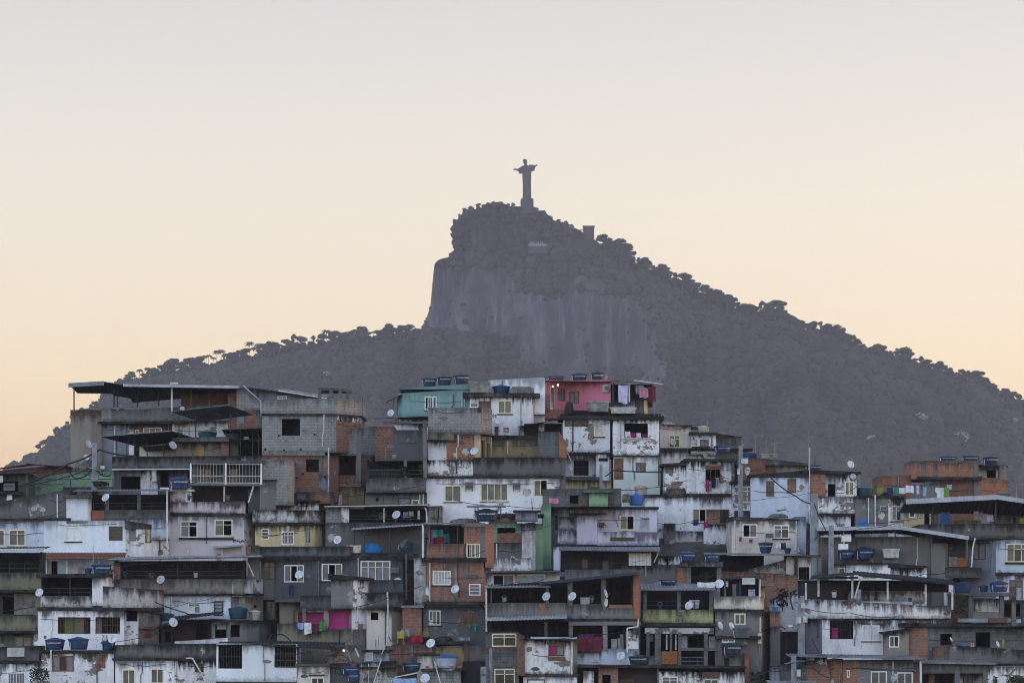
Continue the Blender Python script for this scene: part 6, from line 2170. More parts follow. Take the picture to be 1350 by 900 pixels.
pole(1071, 652, 732, 760, .30, 'tall thick grey pole between the pale blue house and the kinked canopy', -2.0)
pole(1093, 693, 757, 800, .20, 'grey pole carrying two white meter boxes above the flat roof', -2.0)
pole(1054, 785, 866, 880, .24, 'grey utility pole in the black alley with boxes and a street lamp', -1.8,
     [('box', 1050, 817, 7, 8), ('box', 1058.5, 816, 6, 8), ('box', 1056, 798, 5, 7), ('lamp', 1054, 831, 1040, 825)])
pole(1044, 864, 900, 905, .19, 'short grey pole stub in front of the blue alley tank', -1.8, [('box', 1050, 886, 5, 9), ('arm', 1044, 872, 1032, 874)])
pole(128.5, 585, 645, 690, .20, 'leaning concrete pole with a grey transformer box before the green wall', -2.2, [('box', 129, 631, 9, 9, 'case_grey'), ('box', 139.5, 617.5, 5, 4), ('arm', 122, 618, 138, 622)])
pole(976, 588, 634, 690, .17, 'grey pole with pale boxes at the top roof beside the brick-framed window', -.5, [('box', 981, 608, 9, 7), ('box', 973, 622, 3.5, 7), ('arm', 976, 590, 981, 585)])
pole(792, 612, 636, 668, .13, 'slim bluish pole on the ledge between the grille and the wooden door', -.8)
pole(637.5, 878, 905, 905, .22, 'pole stub with grey meter boxes at the bottom edge, beside the white downpipe', -.8, [('box', 637.5, 884, 8, 8, 'case_grey'), ('box', 638, 896, 6, 8, 'case_grey')])
pole(647, 854, 905, 905, .12, 'slim grey-blue pole before the cream barred windows', -.5)


def aerial(px, top, bot, b, label, dy=0.0, kind='yagi', w=.02):
    p, k = at(px, bot, b, dy)
    q, _ = at(px, top, b, dy)
    r = thing('aerial', label, 'antenna', p, 'rooftop aerials and rods')
    m = MB()
    m.bar(p, q, w, 'steel', w * .7)
    m.obj('mast', r)
    if kind != 'rod':
        m = MB()
        L = 12 * k
        m.bar(q + Vector((-.1, 0, -.05)), q + Vector((L, 0, -.02)), .018, 'steel')
        for i in range(6):
            c = q + Vector((L * i / 6, 0, -.03))
            m.bar(c + Vector((0, -.35, 0)), c + Vector((0, .35, 0)), .012, 'steel')
            m.bar(c + Vector((0, 0, -.14)), c + Vector((0, 0, .14)), .012, 'steel')
        m.obj('boom', r)


aerial(1000.5, 570, 598, 690, 'yagi aerial with a pale boom standing against the forest', 4.5)
aerial(1015, 572, 596, 690, 'thin white rod beside the yagi aerial', 4.4, 'rod', .015)
aerial(1026, 580, 604, 690, 'dark slanted aerial at the end of the mouldy roof wall', 4.0, 'yagi', .04)
aerial(1067, 566, 622, 695, 'very tall thin rod beside the navy corner tank', 1.0, 'rod', .016)
aerial(1137, 617, 640, 720, 'thin dark rod beside the big teal tank', 3, 'rod')
aerial(863, 529, 548, 640, 'small aerial on the roof edge past the pink house porch', -.3)
aerial(934, 553, 572, 605, 'white rod beside the small cream tank', 1.5, 'rod')
aerial(868, 548, 553, 640, 'low aerial lying at the roof corner of the veranda house', -.2)
aerial(673, 499, 520, 604, 'thin rod between the plain blue tank and the white gable', 2.5, 'rod', .015)
aerial(706, 500, 518, 604, 'thin dark rod on the white gable beside the pink house', 2.5, 'rod', .015)
aerial(123.5, 719, 742, 862, 'thin dark rod rising through the red tile awning', -.3, 'rod', .03)
aerial(1347, 637, 660, 762, 'thin rod with a small crossbar at the photo edge', 3)
aerial(509, 589, 606, 690, 'tilted white aerial in front of the rusty brick wall', -.5)


def foliage(name, px, py, w, h, b, label, dy=0.0, n=260, cat='plant', col='leaf_near', leaf=.09, group=None):
    p, k = at(px, py, b, dy)
    r = thing(name, label, cat, p, group)
    W, Hh = w * k / 2, h * k
    s = MB()
    for i in range(5):
        a = i * 1.3
        s.tube([p, p + Vector((math.cos(a) * W * .3, math.sin(a) * W * .3, Hh * .5)), p + Vector((math.cos(a) * W * .7, math.sin(a) * W * .7, Hh * .85))], .018, 'frame_brown')
    s.obj('stem', r)
    m = MB()
    for i in range(n):
        a, q = random.uniform(0, 6.28), random.random() ** .5
        cz = random.uniform(.25, 1.0) * Hh
        c = p + Vector((math.cos(a) * W * q, math.sin(a) * W * .8 * q, cz))
        d1 = Vector((random.gauss(0, 1), random.gauss(0, 1), random.gauss(0, .6))).normalized() * leaf * random.uniform(.7, 1.5)
        d2 = d1.cross(Vector((random.gauss(0, 1), random.gauss(0, 1), random.gauss(0, 1)))).normalized() * leaf * .5
        m.face([c - d1, c + d2, c + d1, c - d2], col)
    m.obj('foliage', r)


simple('leaf_near', (0.045, 0.075, 0.03), .8, 0, .4, 6, .2)
simple('leaf_dark', (0.022, 0.03, 0.02), .8, 0, .4, 6, .2)
foliage('shrub', 55, 908, 26, 28, 905, 'green shrub sprouting at the bottom edge before the low white house', -1.2, 420)
foliage('bush', 1264, 816, 20, 32, 822, 'green bush growing beside the open concrete frame house', -1.0, 420)
foliage('hanging_plant', 930, 775, 14, 22, 800, 'hanging leafy plant inside the small concrete porch', 1.0, 200, leaf=.08)
foliage('potted_plant', 497, 688, 26, 13, 715, 'leafy pot plants in the dark terrace beside the block wall', 1.2, 240)
foliage('potted_plant', 555, 625, 7, 13, 690, 'small green plant at the end of the charcoal veranda', .2, 130)
foliage('potted_plant', 533, 631, 9, 16, 690, 'climbing plant on the veranda pillar of the charcoal house', -.6, 150, col='leaf_dark')
foliage('weed', 792, 698, 10, 10, 720, 'yellowish weed growing on the ledge of the lilac house', -.6, 120, leaf=.06)
foliage('climber', 1033, 806, 16, 30, 850, 'dark leafy climber on the white alley wall', 1.2, 110, col='leaf_dark', leaf=.13)
foliage('weed', 137, 644, 22, 8, 690, 'dark weeds along the foot of the green wall', -2.4, 260, col='leaf_dark')
foliage('potted_plant', 1309, 905, 6, 14, 905, 'spiky plant at the bottom edge beside the white wall', -1.2, 90)
foliage('potted_plant', 1334, 905, 22, 14, 905, 'leafy plant heap at the bottom edge under a wooden stick', -1.4, 220)
foliage('weed', 997, 905, 18, 20, 905, 'dark bushy weed in the alley corner at the bottom edge', -1.0, 220, col='leaf_dark')
foliage('weed', 318, 716, 22, 5, 720, 'dry weeds on the sheet awning of the pink-white house', -1.0, 120, col='leaf_dark', leaf=.05)

# single odd things
def blob(name, px, py, w, h, b, mat, label, cat, dy=0.0, dep=.8, seed=1):
    """draped or heaped thing: bumpy rounded heap"""
    p, k = at(px, py, b, dy)
    W, Hh = w * k / 2, h * k
    m = MB()
    rs = random.Random(seed)
    n = 14
    rows = []
    for z, q in ((0, 1.0), (.25, 1.02), (.55, .93), (.8, .72), (.95, .4)):
        rows.append([(p.x + W * q * math.cos(6.283 * i / n) * rs.uniform(.88, 1.1), p.y + dep / 2 * q * math.sin(6.283 * i / n) * rs.uniform(.88, 1.1), p.z + Hh * (z + rs.uniform(-.05, .07) * (z > 0))) for i in range(n)])
    for j in range(4):
        for i in range(n):
            m.face([rows[j][i], rows[j][(i + 1) % n], rows[j + 1][(i + 1) % n], rows[j + 1][i]], mat)
    m.face(rows[4], mat)
    m.face(rows[0][::-1], mat)
    tag(m.obj(name, None, loc=p), label, cat)


blob('tarpaulin', 490, 728.5, 28, 13, 735, 'cloth_tarp', 'bright blue tarpaulin draped over goods on the charcoal roof', 'tarpaulin', .3, 1.0, 3)
blob('tarpaulin', 1136, 695, 14, 9, 700, 'cloth_tarp', 'blue tarpaulin bundle at the foot of the grey house with the teal tank', 'tarpaulin', -1.6, .8, 5)
blob('rubbish_heap', 110, 622, 26, 20, 640, 'rubbish', 'reddish-brown heap of scrap and branches against the tall grey house', 'rubbish heap', 1.0, 1.4, 6)
blob('rubbish_heap', 612, 690, 42, 8, 855, 'rubbish', 'heap of boards and scrap on the roof beside the brick tower', 'rubbish heap', 2.0, 1.4, 8)
blob('rubbish_heap', 1050, 728, 16, 9, 735, 'case_white', 'tangle of white scrap metal beside the small blue tank', 'scrap heap', 1.0, .8, 9)
blob('rubbish_heap', 750, 546, 12, 16, 582, 'cable', 'black bagged heap on the pink house terrace', 'rubbish bags', -1.2, .6, 10)
blob('rubbish_heap', 826, 662, 12, 12, 690, 'rubbish', 'grey bagged heap beside the bright blue tank', 'rubbish bags', -.2, .6, 12)
blob('rubbish_heap', 445, 874, 40, 12, 905, 'rubbish', 'cluttered heap of yard junk on the pinkish white roof', 'rubbish heap', 1.0, 1.4, 14)
blob('rubbish_heap', 585, 845, 24, 7, 862, 'cable', 'dark heap of bags on the yard wall below the dark grey wall', 'rubbish bags', -.8, .8, 15)
blob('rubbish_heap', 1025, 683, 26, 6, 695, 'rubbish', 'broken boards heaped on the ledge below the pale blue house', 'scrap heap', -1.0, 1.0, 17)


def board(name, x0, y0, x1, y1, w, b, mat, label, cat, dy=-.5):
    p, k = at(x0, y0, b, dy)
    q, _ = at(x1, y1, b, dy)
    m = MB()
    d = (q - p)
    s = Vector((-d.z, 0, d.x)).normalized() * w * k / 2
    for f in ([p - s, q - s, q + s, p + s],):
        t = Vector((0, .05, 0))
        m.face(f, mat)
        m.face([v + t for v in f[::-1]], mat)
        for i in range(4):
            a, c = f[i], f[(i + 1) % 4]
            m.face([c, a, a + t, c + t], mat)
    tag(m.obj(name, None, loc=p), label, cat)


board('plank', 1032, 667, 1038, 675, 2.2, 695, 'case_white', 'pale plank leaning on the ledge below the pale blue house', 'plank', -1.4)
board('plank', 1022, 674, 1034, 672, 2.4, 695, 'plank', 'grey plank lying flat on the ledge below the pale blue house', 'plank', -1.5)
board('pipe', 551, 886, 520, 892, 1.5, 905, 'case_white', 'long white pipe sloping under the teal lettered tank', 'pipe', -.6)
board('pipe', 573, 871, 581, 900, 1.2, 905, 'pipe', 'white pipe leaning at the white-lidded tank', 'pipe', -.8)
board('pipe', 503, 868, 493, 900, 1.2, 905, 'pipe', 'white pipe slanting across the black-stained cistern house', 'pipe', -.8)
board('plank', 513, 839, 519, 849, 1.6, 862, 'plank', 'pale plank leaning by the yellow chair', 'plank', -1.0)
board('plank', 468, 854, 473, 865, 1.8, 905, 'case_white', 'short white board leaning beside the plank hut', 'plank', .3)
board('plank', 457, 856, 463, 872, 1.8, 905, 'case_grey', 'grey board leaning in the junk yard', 'plank', .3)
board('panel', 1181, 785, 1194, 790, 6, 858, 'case_grey', 'grey panel tipped over on the ship-like deck', 'panel', .4)
board('plank', 748, 597, 756, 614, 1.4, 632, 'case_white', 'white board leaning at the porch of the old peeling house', 'plank', -.5)
board('panel', 828, 642, 833, 656, 6, 690, 'pale_blue_door', 'pale blue plastic panel leaning beside the cream barrel tank', 'panel', .0)
board('plank', 1338, 878, 1326, 890, 2.0, 905, 'wood', 'brown wooden stick at the bottom edge over leafy plants', 'stick', -1.5)
board('pipe', 508, 842 + 8, 503, 862, 1.0, 905, 'pipe', 'thin white pipe by the pale plank hut', 'pipe', .0)

# yellow chair
p, k = at(529, 848, 862, -1.4)
r = thing('plastic_chair', 'yellow-green plastic chair on the brick yard wall', 'chair', p)
m = MB(); m.box(p.x - .24, p.y - .22, p.z + .36, p.x + .24, p.y + .22, p.z + .41, 'cloth_yellow'); m.obj('seat', r)
m = MB(); m.box(p.x - .24, p.y + .18, p.z + .41, p.x + .24, p.y + .23, p.z + .82, 'cloth_yellow'); m.obj('backrest', r)
for sx in (-1, 1):
    for sy in (-1, 1):
        m = MB(); m.bar((p.x + sx * .22, p.y + sy * .2, p.z), (p.x + sx * .2, p.y + sy * .18, p.z + .36), .022, 'cloth_yellow'); m.obj('leg', r)

# little rack roof over the navy tank
p, k = at(641, 690, 860, 2.0)
r = thing('tank_rack', 'small metal rack with a sheet top above the dark blue tank on the brick tower', 'rack', p)
m = MB(); m.box(p.x - 1.3, p.y - .6, p.z + 23 * k, p.x + 1.3, p.y + .8, p.z + 25 * k, 'sheet_metal'); m.obj('sheet', r)
for sx in (-.75, .95):
    m = MB(); m.bar((p.x + sx, p.y - .5, p.z), (p.x + sx, p.y - .5, p.z + 23 * k), .04, 'post_dark'); m.obj('post', r)

# three lit bulbs
for px, py, b, lab in ((735.5, 507.5, 582, 'lit bulb on the pink wall beside its blue-grey window'), (729, 509.5, 582, 'dim lit bulb above the pink house door'), (453, 857, 905, 'lit bulb over the junk yard at the bottom edge')):
    p, k = at(px, py, b, -.25 if b < 600 else .2)
    r = thing('wall_lamp', lab, 'lamp', p)
    m = MB(); m.lathe([(.02, -.06), (.06, -.02), (.06, .03), (.02, .06)], 'bulb', 8, c=p); m.obj('bulb', r)
    m = MB(); m.bar(p + Vector((0, 0, .06)), p + Vector((0, .24, .1)), .02, 'steel'); m.obj('holder', r)

# the tangle of thin cables strung from roof to roof
rw = random.Random(21)
for (x0, y0, x1, y1, b) in ((10, 690, 92, 672, 740), (150, 744, 215, 738, 830), (225, 640, 300, 628, 735), (210, 800, 300, 780, 850), (340, 706, 430, 690, 725), (430, 656, 560, 640, 700), (385, 860, 470, 838, 900), (470, 800, 556, 772, 862),
                          (556, 745, 640, 726, 862), (540, 860, 640, 842, 890), (640, 700, 730, 690, 765), (600, 660, 735, 668, 700), (742, 600, 808, 592, 650), (806, 646, 905, 634, 690), (866, 690, 968, 676, 735), (742, 742, 850, 738, 790),
                          (845, 842, 950, 828, 890), (900, 760, 1000, 748, 800), (966, 660, 1066, 650, 725), (1093, 700, 1180, 690, 775), (1054, 800, 1180, 812, 870), (1071, 655, 1130, 640, 700), (1170, 760, 1262, 748, 795), (1130, 690, 1240, 676, 765),
                          (1200, 640, 1300, 626, 690), (1240, 830, 1345, 812, 872), (700, 842, 840, 828, 895), (640, 770, 720, 762, 800), (1010, 885, 1110, 862, 905), (150, 846, 230, 828, 870)):
    wire('thin_cable', [(x0, y0), ((x0 + x1) / 2, (y0 + y1) / 2 + rw.uniform(1, 4)), (x1, y1)], b, 'thin black cable strung loosely from house to house', rw.uniform(.014, .024), rw.uniform(.03, .2), dy=rw.uniform(-2.2, -1.2), group='thin cables strung between the houses')

# odds and ends standing about on roofs and terraces
for (px, py, w, hh, b, mat, nm, lab) in (
    (100, 685, 7, 6, 735, 'case_grey', 'bucket', 'grey bucket on the roof edge beside the white chimney block'), (165, 762, 6, 6, 818, 'tank_blue', 'bucket', 'blue bucket at the start of the long stained parapet'),
    (200, 762, 7, 5, 818, 'rubbish', 'bucket', 'brown tub on the long stained parapet before the lattice blocks'), (258, 761, 6, 6, 818, 'case_white', 'bucket', 'white bucket in the middle of the long stained parapet'),
    (250, 659, 6, 6, 720, 'tank_teal', 'bucket', 'teal bucket on the peeling pink-white parapet'), (300, 659, 6, 5, 720, 'rubbish', 'bucket', 'dark tub on the peeling pink-white parapet'),
    (665, 793, 7, 6, 890, 'case_grey', 'bucket', 'grey bucket on the terrace wall beside the short brick patch'), (780, 794, 6, 7, 890, 'rubbish', 'bucket', 'brown bucket on the terrace wall beyond the white cupboard'),
    (870, 802, 7, 6, 882, 'tank_blue', 'bucket', 'blue bucket on the yellow-green balcony wall'), (1100, 787, 7, 7, 858, 'case_white', 'bucket', 'pale round pot on the ship-like deck'),
    (1200, 793, 6, 6, 858, 'tank_teal', 'bucket', 'teal bucket on the ship-like deck near its mesh end'), (520, 605, 7, 6, 690, 'case_grey', 'bucket', 'grey bucket on the concrete shelf below the charcoal wall'),
    (600, 602, 6, 5, 686, 'case_white', 'bucket', 'white bucket below the red brick infill panel'), (690, 602, 7, 5, 686, 'rubbish', 'bucket', 'dark tub on the mouldy wall before the ochre yard'),
    (930, 603, 6, 5, 668, 'case_grey', 'bucket', 'grey pot on the slab above the brick-framed window'), (1150, 742, 5, 5, 780, 'rubbish', 'bucket', 'dark pot behind the tanks of the flat white house')):
    p, k = at(px, py, b, .07)
    r = thing(nm, lab, 'bucket', p, 'buckets and tubs left on walls')
    m = MB()
    m.lathe([(.36 * w * k, 0), (.5 * w * k, hh * k), (.46 * w * k, hh * k), (.33 * w * k, .03)], mat, 12, c=p)
    m.obj('body', r)
    m = MB()
    m.tube([p + Vector((.5 * w * k * math.cos(a), 0, hh * k + .12 * math.sin(a))) for a in (0, .6, 1.2, 1.57, 2.0, 2.6, 3.14)], .012, 'steel')
    m.obj('handle', r)
# ------------------------------------------------------------------ ground, mountain, forest, statue, sky, camera
SKYL = [(-900, 850), (-640, 800), (-420, 742), (-250, 700), (-100, 660), (10, 625), (45, 607), (75, 582), (120, 548), (140, 524), (170, 504), (220, 490), (280, 480), (340, 468), (400, 458), (470, 446), (520, 442), (557, 441),
        (562, 420), (569, 398), (574, 372), (573, 346), (583, 341), (597, 337), (601, 318), (600, 292), (609, 281), (630, 274), (655, 270), (690, 272), (713, 279), (735, 294), (760, 302), (790, 320), (830, 345),
        (880, 364), (925, 386), (975, 408), (1035, 420), (1060, 434), (1100, 443), (1130, 459), (1190, 474), (1240, 491), (1290, 507), (1350, 533), (1430, 575), (1540, 640), (1700, 720), (1900, 790), (2150, 850)]
BASE = [-900, -640, -420, -330, -250, -170, -120, -60, 0, 60, 110, 160, 220, 270, 330, 390, 440, 480,
        500, 515, 530, 545, 560, 575, 592, 610, 628, 648, 668, 690, 712, 735, 758, 790, 830,
        880, 925, 975, 1035, 1060, 1100, 1130, 1190, 1240, 1290, 1350, 1430, 1540, 1700, 1900, 2150]
YM = 3500.0


def sm(t):
    return t * t * (3 - 2 * t)


def vnoise(x, y, seed=0):
    """cheap smooth noise on arrays"""
    x, y = np.asarray(x, float), np.asarray(y, float)
    xi, yi = np.floor(x).astype(np.int64), np.floor(y).astype(np.int64)
    fx, fy = x - xi, y - yi
    fx, fy = fx * fx * (3 - 2 * fx), fy * fy * (3 - 2 * fy)

    def h(a, b):
        n = (a * 374761393 + b * 668265263 + seed * 974711) & 0x7fffffff
        n = ((n ^ (n >> 13)) * 1274126177) & 0x7fffffff
        return ((n ^ (n >> 16)) & 0xffff) / 65535.0
    return (h(xi, yi) * (1 - fx) + h(xi + 1, yi) * fx) * (1 - fy) + (h(xi, yi + 1) * (1 - fx) + h(xi + 1, yi + 1) * fx) * fy


pts = np.array(SKYL, float)
seg = np.hypot(*np.diff(pts, axis=0).T)
cum = np.concatenate([[0], np.cumsum(seg)])
NS, NT = 470, 90
s_ = np.linspace(0, cum[-1], NS)
sx_, sy_, bx_ = np.interp(s_, cum, pts[:, 0]), np.interp(s_, cum, pts[:, 1]), np.interp(s_, cum, np.array(BASE, float))
wob = (vnoise(s_ / 7, s_ * 0, 3) - .5) * 4
sy_ = sy_ + wob * .6


def surf(si, t):
    """point of the front slope at ridge position si (array index space) and t from ridge to foot; returns px, py, Y"""
    sx, sy, bx = np.interp(si, np.arange(NS), sx_), np.interp(si, np.arange(NS), sy_), np.interp(si, np.arange(NS), bx_)
    px = sx + (bx - sx) * (t ** .8)
    py = sy + (np.maximum(790, sy + 6) - sy) * t
    cl = np.exp(-((px - 720) / 175.0) ** 2)                       # how cliff-like the slope is
    D = 950 * ((1 - cl) * t ** 1.05 + cl * t ** 2.0)
    g = (vnoise(px / 46, py / 120, 5) - .5) * 150 + (vnoise(px / 13, py / 60, 9) - .5) * 44 + (vnoise(px / 160, py / 160, 12) - .5) * 260
    D = D + (g * np.minimum(1, t * 6) * (1 - .72 * cl) + (vnoise(px / 7, py / 90, 17) - .5) * 26 * cl * np.minimum(1, t * 8))
    return px, py, YM - np.clip(D, -200 * t, None)


SI, TT = np.meshgrid(np.arange(NS, dtype=float), np.linspace(0, 1, NT) ** 1.25, indexing='ij')
PX, PY, YY = surf(SI, TT)
V = np.stack([(PX - CX) * YY / F, YY, (HZ - PY) * YY / F], -1).reshape(-1, 3)
back = np.stack([(sx_ - CX) * YM / F, np.full(NS, YM + 900.0), np.full(NS, -40.0)], -1)
idx = np.arange(NS * NT).reshape(NS, NT)
Q = np.stack([idx[:-1, :-1], idx[:-1, 1:], idx[1:, 1:], idx[1:, :-1]], -1).reshape(-1, 4)
bi = np.arange(NS) + NS * NT
Q2 = np.stack([bi[:-1], idx[:-1, 0], idx[1:, 0], bi[1:]], -1)


def np_mesh(name, V, Q, mats, parent=None, loc=(0, 0, 0), mi=None, smooth=False):
    me = bpy.data.meshes.new(name)
    V = np.asarray(V, np.float32)
    Q = np.asarray(Q, np.int32)
    n, kf = len(Q), Q.shape[1]
    me.vertices.add(len(V))
    me.vertices.foreach_set('co', V.ravel())
    me.loops.add(n * kf)
    me.loops.foreach_set('vertex_index', Q.ravel())
    me.polygons.add(n)
    me.polygons.foreach_set('loop_start', np.arange(n, dtype=np.int32) * kf)
    me.polygons.foreach_set('loop_total', np.full(n, kf, np.int32))
    for m in mats:
        me.materials.append(MATS[m])
    if mi is not None:
        me.polygons.foreach_set('material_index', np.asarray(mi, np.int32))
    if smooth:
        me.polygons.foreach_set('use_smooth', np.ones(n, bool))
    me.update(calc_edges=True)
    me.validate()
    o = bpy.data.objects.new(name, me)
    COL.objects.link(o)
    o.location = loc
    if parent:
        o.parent = parent
    return o


# rock with vertical water streaks, scrub in its folds
m, nt, bs = new_mat('mountain_rock')
g = N(nt)
p = g.pos()
st = g.noise(g.mapping(p, (.085, .006, .0035)), 1.0, 9, .62, .15)
st2 = g.noise(g.mapping(p, (.24, .02, .006)), 1.0, 7, .68)
bg = g.noise(g.mapping(p, (1.6, .3, .5)), .022, 9, .70)
c = g.mix(g.rng(st, .38, .62), (.028, .027, .028), (.105, .094, .092))
c = g.mix(g.rng(st2, .46, .70, 0, .7), c, (.030, .029, .030))
c = g.mix(g.rng(g.noise(g.mapping(p, (.33, .02, .0045)), 1.0, 5, .6, .2), .57, .68, 0, .7), c, (.165, .148, .145))
c = g.mix(g.rng(bg, .47, .60, 0, .9), c, (.020, .022, .015))
g.link(c, bs.inputs['Base Color'])
bs.inputs['Roughness'].default_value = .95
bs.inputs['Specular IOR Level'].default_value = .1
g.bump(bs, st, 0.6, 2.0)
m, nt, bs = new_mat('forest_floor')
g = N(nt)
c = g.mix(g.rng(g.noise(g.pos(), .03, 8, .7), .4, .62), (.012, .018, .008), (.045, .052, .022))
g.link(c, bs.inputs['Base Color'])
bs.inputs['Roughness'].default_value = 1
bs.inputs['Specular IOR Level'].default_value = 0.05
m, nt, bs = new_mat('canopy')
g = N(nt)
p = g.pos()
c = g.mix(g.math('ADD', g.math('MULTIPLY', g.attr('tone'), .75), g.rng(g.noise(p, .010, 5, .6), .40, .60, -.15, .45)), (.018, .021, .014), (.056, .058, .035))
c = g.mix(g.rng(g.noise(p, .5, 4, .7), .45, .7, 0, .8), c, (.006, .008, .005))
g.link(c, bs.inputs['Base Color'])
bs.inputs['Roughness'].default_value = 1
bs.inputs['Specular IOR Level'].default_value = 0.05
for nm, c1, c2 in (('crown_leaf', (.028, .042, .016), (.07, .085, .03)), ('palm_leaf', (.03, .045, .018), (.06, .075, .03)), ('pale_bloom', (.32, .30, .29), (.42, .40, .38)), ('bark', (.07, .055, .045), (.12, .10, .085))):
    m, nt, bs = new_mat(nm)
    g = N(nt)
    g.link(g.mix(g.rng(g.noise(g.pos(), .6, 4, .7), .4, .62), c1, c2), bs.inputs['Base Color'])
    bs.inputs['Roughness'].default_value = 1
    bs.inputs['Specular IOR Level'].default_value = 0.05
m, nt, bs = new_mat('earth')
g = N(nt)
c = g.mix(g.rng(g.noise(g.pos(), .4, 8, .7), .4, .62), (.05, .045, .04), (.12, .10, .085))
c = g.mix(g.rng(g.noise(g.pos(), .09, 6, .65), .5, .6), c, (.02, .03, .012))
g.link(c, bs.inputs['Base Color'])
bs.inputs['Roughness'].default_value = 1


def rock(px, py):
    """1 where the photo shows bare rock"""
    n = vnoise(px / 22, py / 46, 21) * .5 + vnoise(px / 8, py / 22, 22) * .3 + vnoise(px / 60, py / 90, 23) * .4
    face = np.exp(-(((px - 770 - (py - 440) * .8) / 125.0) ** 4)) * np.clip((py - 372) / 26, 0, 1) * np.clip((560 - py) / 90, 0, 1)
    left = np.exp(-(((px - 620) / 72.0) ** 4)) * np.clip((py - 346) / 12, 0, 1) * np.clip((462 - py) / 40, 0, 1) * .92
    top = np.exp(-(((px - 632) / 36.0) ** 4)) * np.clip((py - 292) / 10, 0, 1) * np.clip((336 - py) / 10, 0, 1) * .62
    band = np.exp(-(((py - 365 - (px - 720) * .16) / 9.0) ** 2)) * np.exp(-(((px - 770) / 40.0) ** 4)) * .95
    spots = np.exp(-(((px - 985) / 24.0) ** 2 + ((py - 488) / 9.0) ** 2)) * .9
    return np.maximum.reduce([face, left, top, band, spots]) * (.24 + n * 1.32)


PCX = (PX[:-1, :-1] + PX[1:, 1:]) / 2
PCY = (PY[:-1, :-1] + PY[1:, 1:]) / 2
rk = rock(PCX, PCY).ravel()
tag(np_mesh('mountain', np.concatenate([V, back]), np.concatenate([Q, Q2]), ['forest_floor', 'mountain_rock'], mi=np.concatenate([(rk > .56).astype(int), np.zeros(len(Q2), int)]), smooth=True), kind='structure')


# the wood that clothes the mountain: one mass of small crowns
def ico():
    t = (1 + 5 ** .5) / 2
    v = [(-1, t, 0), (1, t, 0), (-1, -t, 0), (1, -t, 0), (0, -1, t), (0, 1, t), (0, -1, -t), (0, 1, -t), (t, 0, -1), (t, 0, 1), (-t, 0, -1), (-t, 0, 1)]
    f = [(0, 11, 5), (0, 5, 1), (0, 1, 7), (0, 7, 10), (0, 10, 11), (1, 5, 9), (5, 11, 4), (11, 10, 2), (10, 7, 6), (7, 1, 8), (3, 9, 4), (3, 4, 2), (3, 2, 6), (3, 6, 8), (3, 8, 9), (4, 9, 5), (2, 4, 11), (6, 2, 10), (8, 6, 7), (9, 8, 1)]
    v = [np.array(q) / np.linalg.norm(q) for q in v]
    cache, f2 = {}, []

    def mid(a, b):
        k = (min(a, b), max(a, b))
        if k not in cache:
            q = v[a] + v[b]
            v.append(q / np.linalg.norm(q))
            cache[k] = len(v) - 1
        return cache[k]
    for a, b, c in f:
        ab, bc, ca = mid(a, b), mid(b, c), mid(c, a)
        f2 += [(a, ab, ca), (b, bc, ab), (c, ca, bc), (ab, bc, ca)]
    return np.array(v), np.array(f2)


IV, IF = ico()
rng = RNG
NC = 52000
cs = rng.uniform(0, NS - 1, NC)
ct = rng.uniform(0.002, .62, NC) ** 1.15
cpx, cpy, cy = surf(cs, ct)
rv = rock(cpx, cpy)
cliff = (np.interp(cs, np.arange(NS), sx_) > 557) & (np.interp(cs, np.arange(NS), sx_) < 606) & (np.interp(cs, np.arange(NS), sy_) > 284) & (ct < .10)
keep = (~cliff | (rng.uniform(0, 1, NC) < .12)) & (rng.uniform(0, 1, NC) > np.clip((rv - .40) * 3.2, 0, .985)) & (cpx > -260) & (cpx < 1600) & ~((np.abs(cpx - 772) < 21) & (cpy < 334)) & ~((np.abs(cpx - 708) < 14) & (np.abs(cpy - 322) < 7))
cpx, cpy, cy = cpx[keep], cpy[keep], cy[keep]
nC = len(cpx)
rad = np.where(rng.uniform(0, 1, nC) < .09, rng.uniform(3.6, 6.0, nC), rng.uniform(1.4, 3.7, nC)) * np.where(rv[keep] > .5, .6, 1.0) * np.where(ct[keep] < .035, .6, 1.0) * (1 + .25 * (vnoise(cpx / 30, cpy / 30, 31) - .5))
cen = np.stack([(cpx - CX) * cy / F, cy, (HZ - cpy) * cy / F + rad * .25], -1)
jit = rng.uniform(.62, 1.30, (nC, len(IV), 1))
scl = np.stack([rng.uniform(.85, 1.35, nC), rng.uniform(.85, 1.35, nC), rng.uniform(.7, 1.2, nC)], -1)[:, None, :]
VV = cen[:, None, :] + IV[None] * jit * scl * rad[:, None, None]
FF = (IF[None] + (np.arange(nC) * len(IV))[:, None, None]).reshape(-1, 3)
fo = np_mesh('forest', VV.reshape(-1, 3), FF, ['canopy'])
ta = fo.data.attributes.new('tone', 'FLOAT', 'POINT')
ta.data.foreach_set('value', np.repeat(rng.beta(2.2, 2.8, nC), len(IV)).astype(np.float32))
tag(fo, 'dense dark forest covering the slopes of the far mountain below its rock', 'forest', kind='stuff')


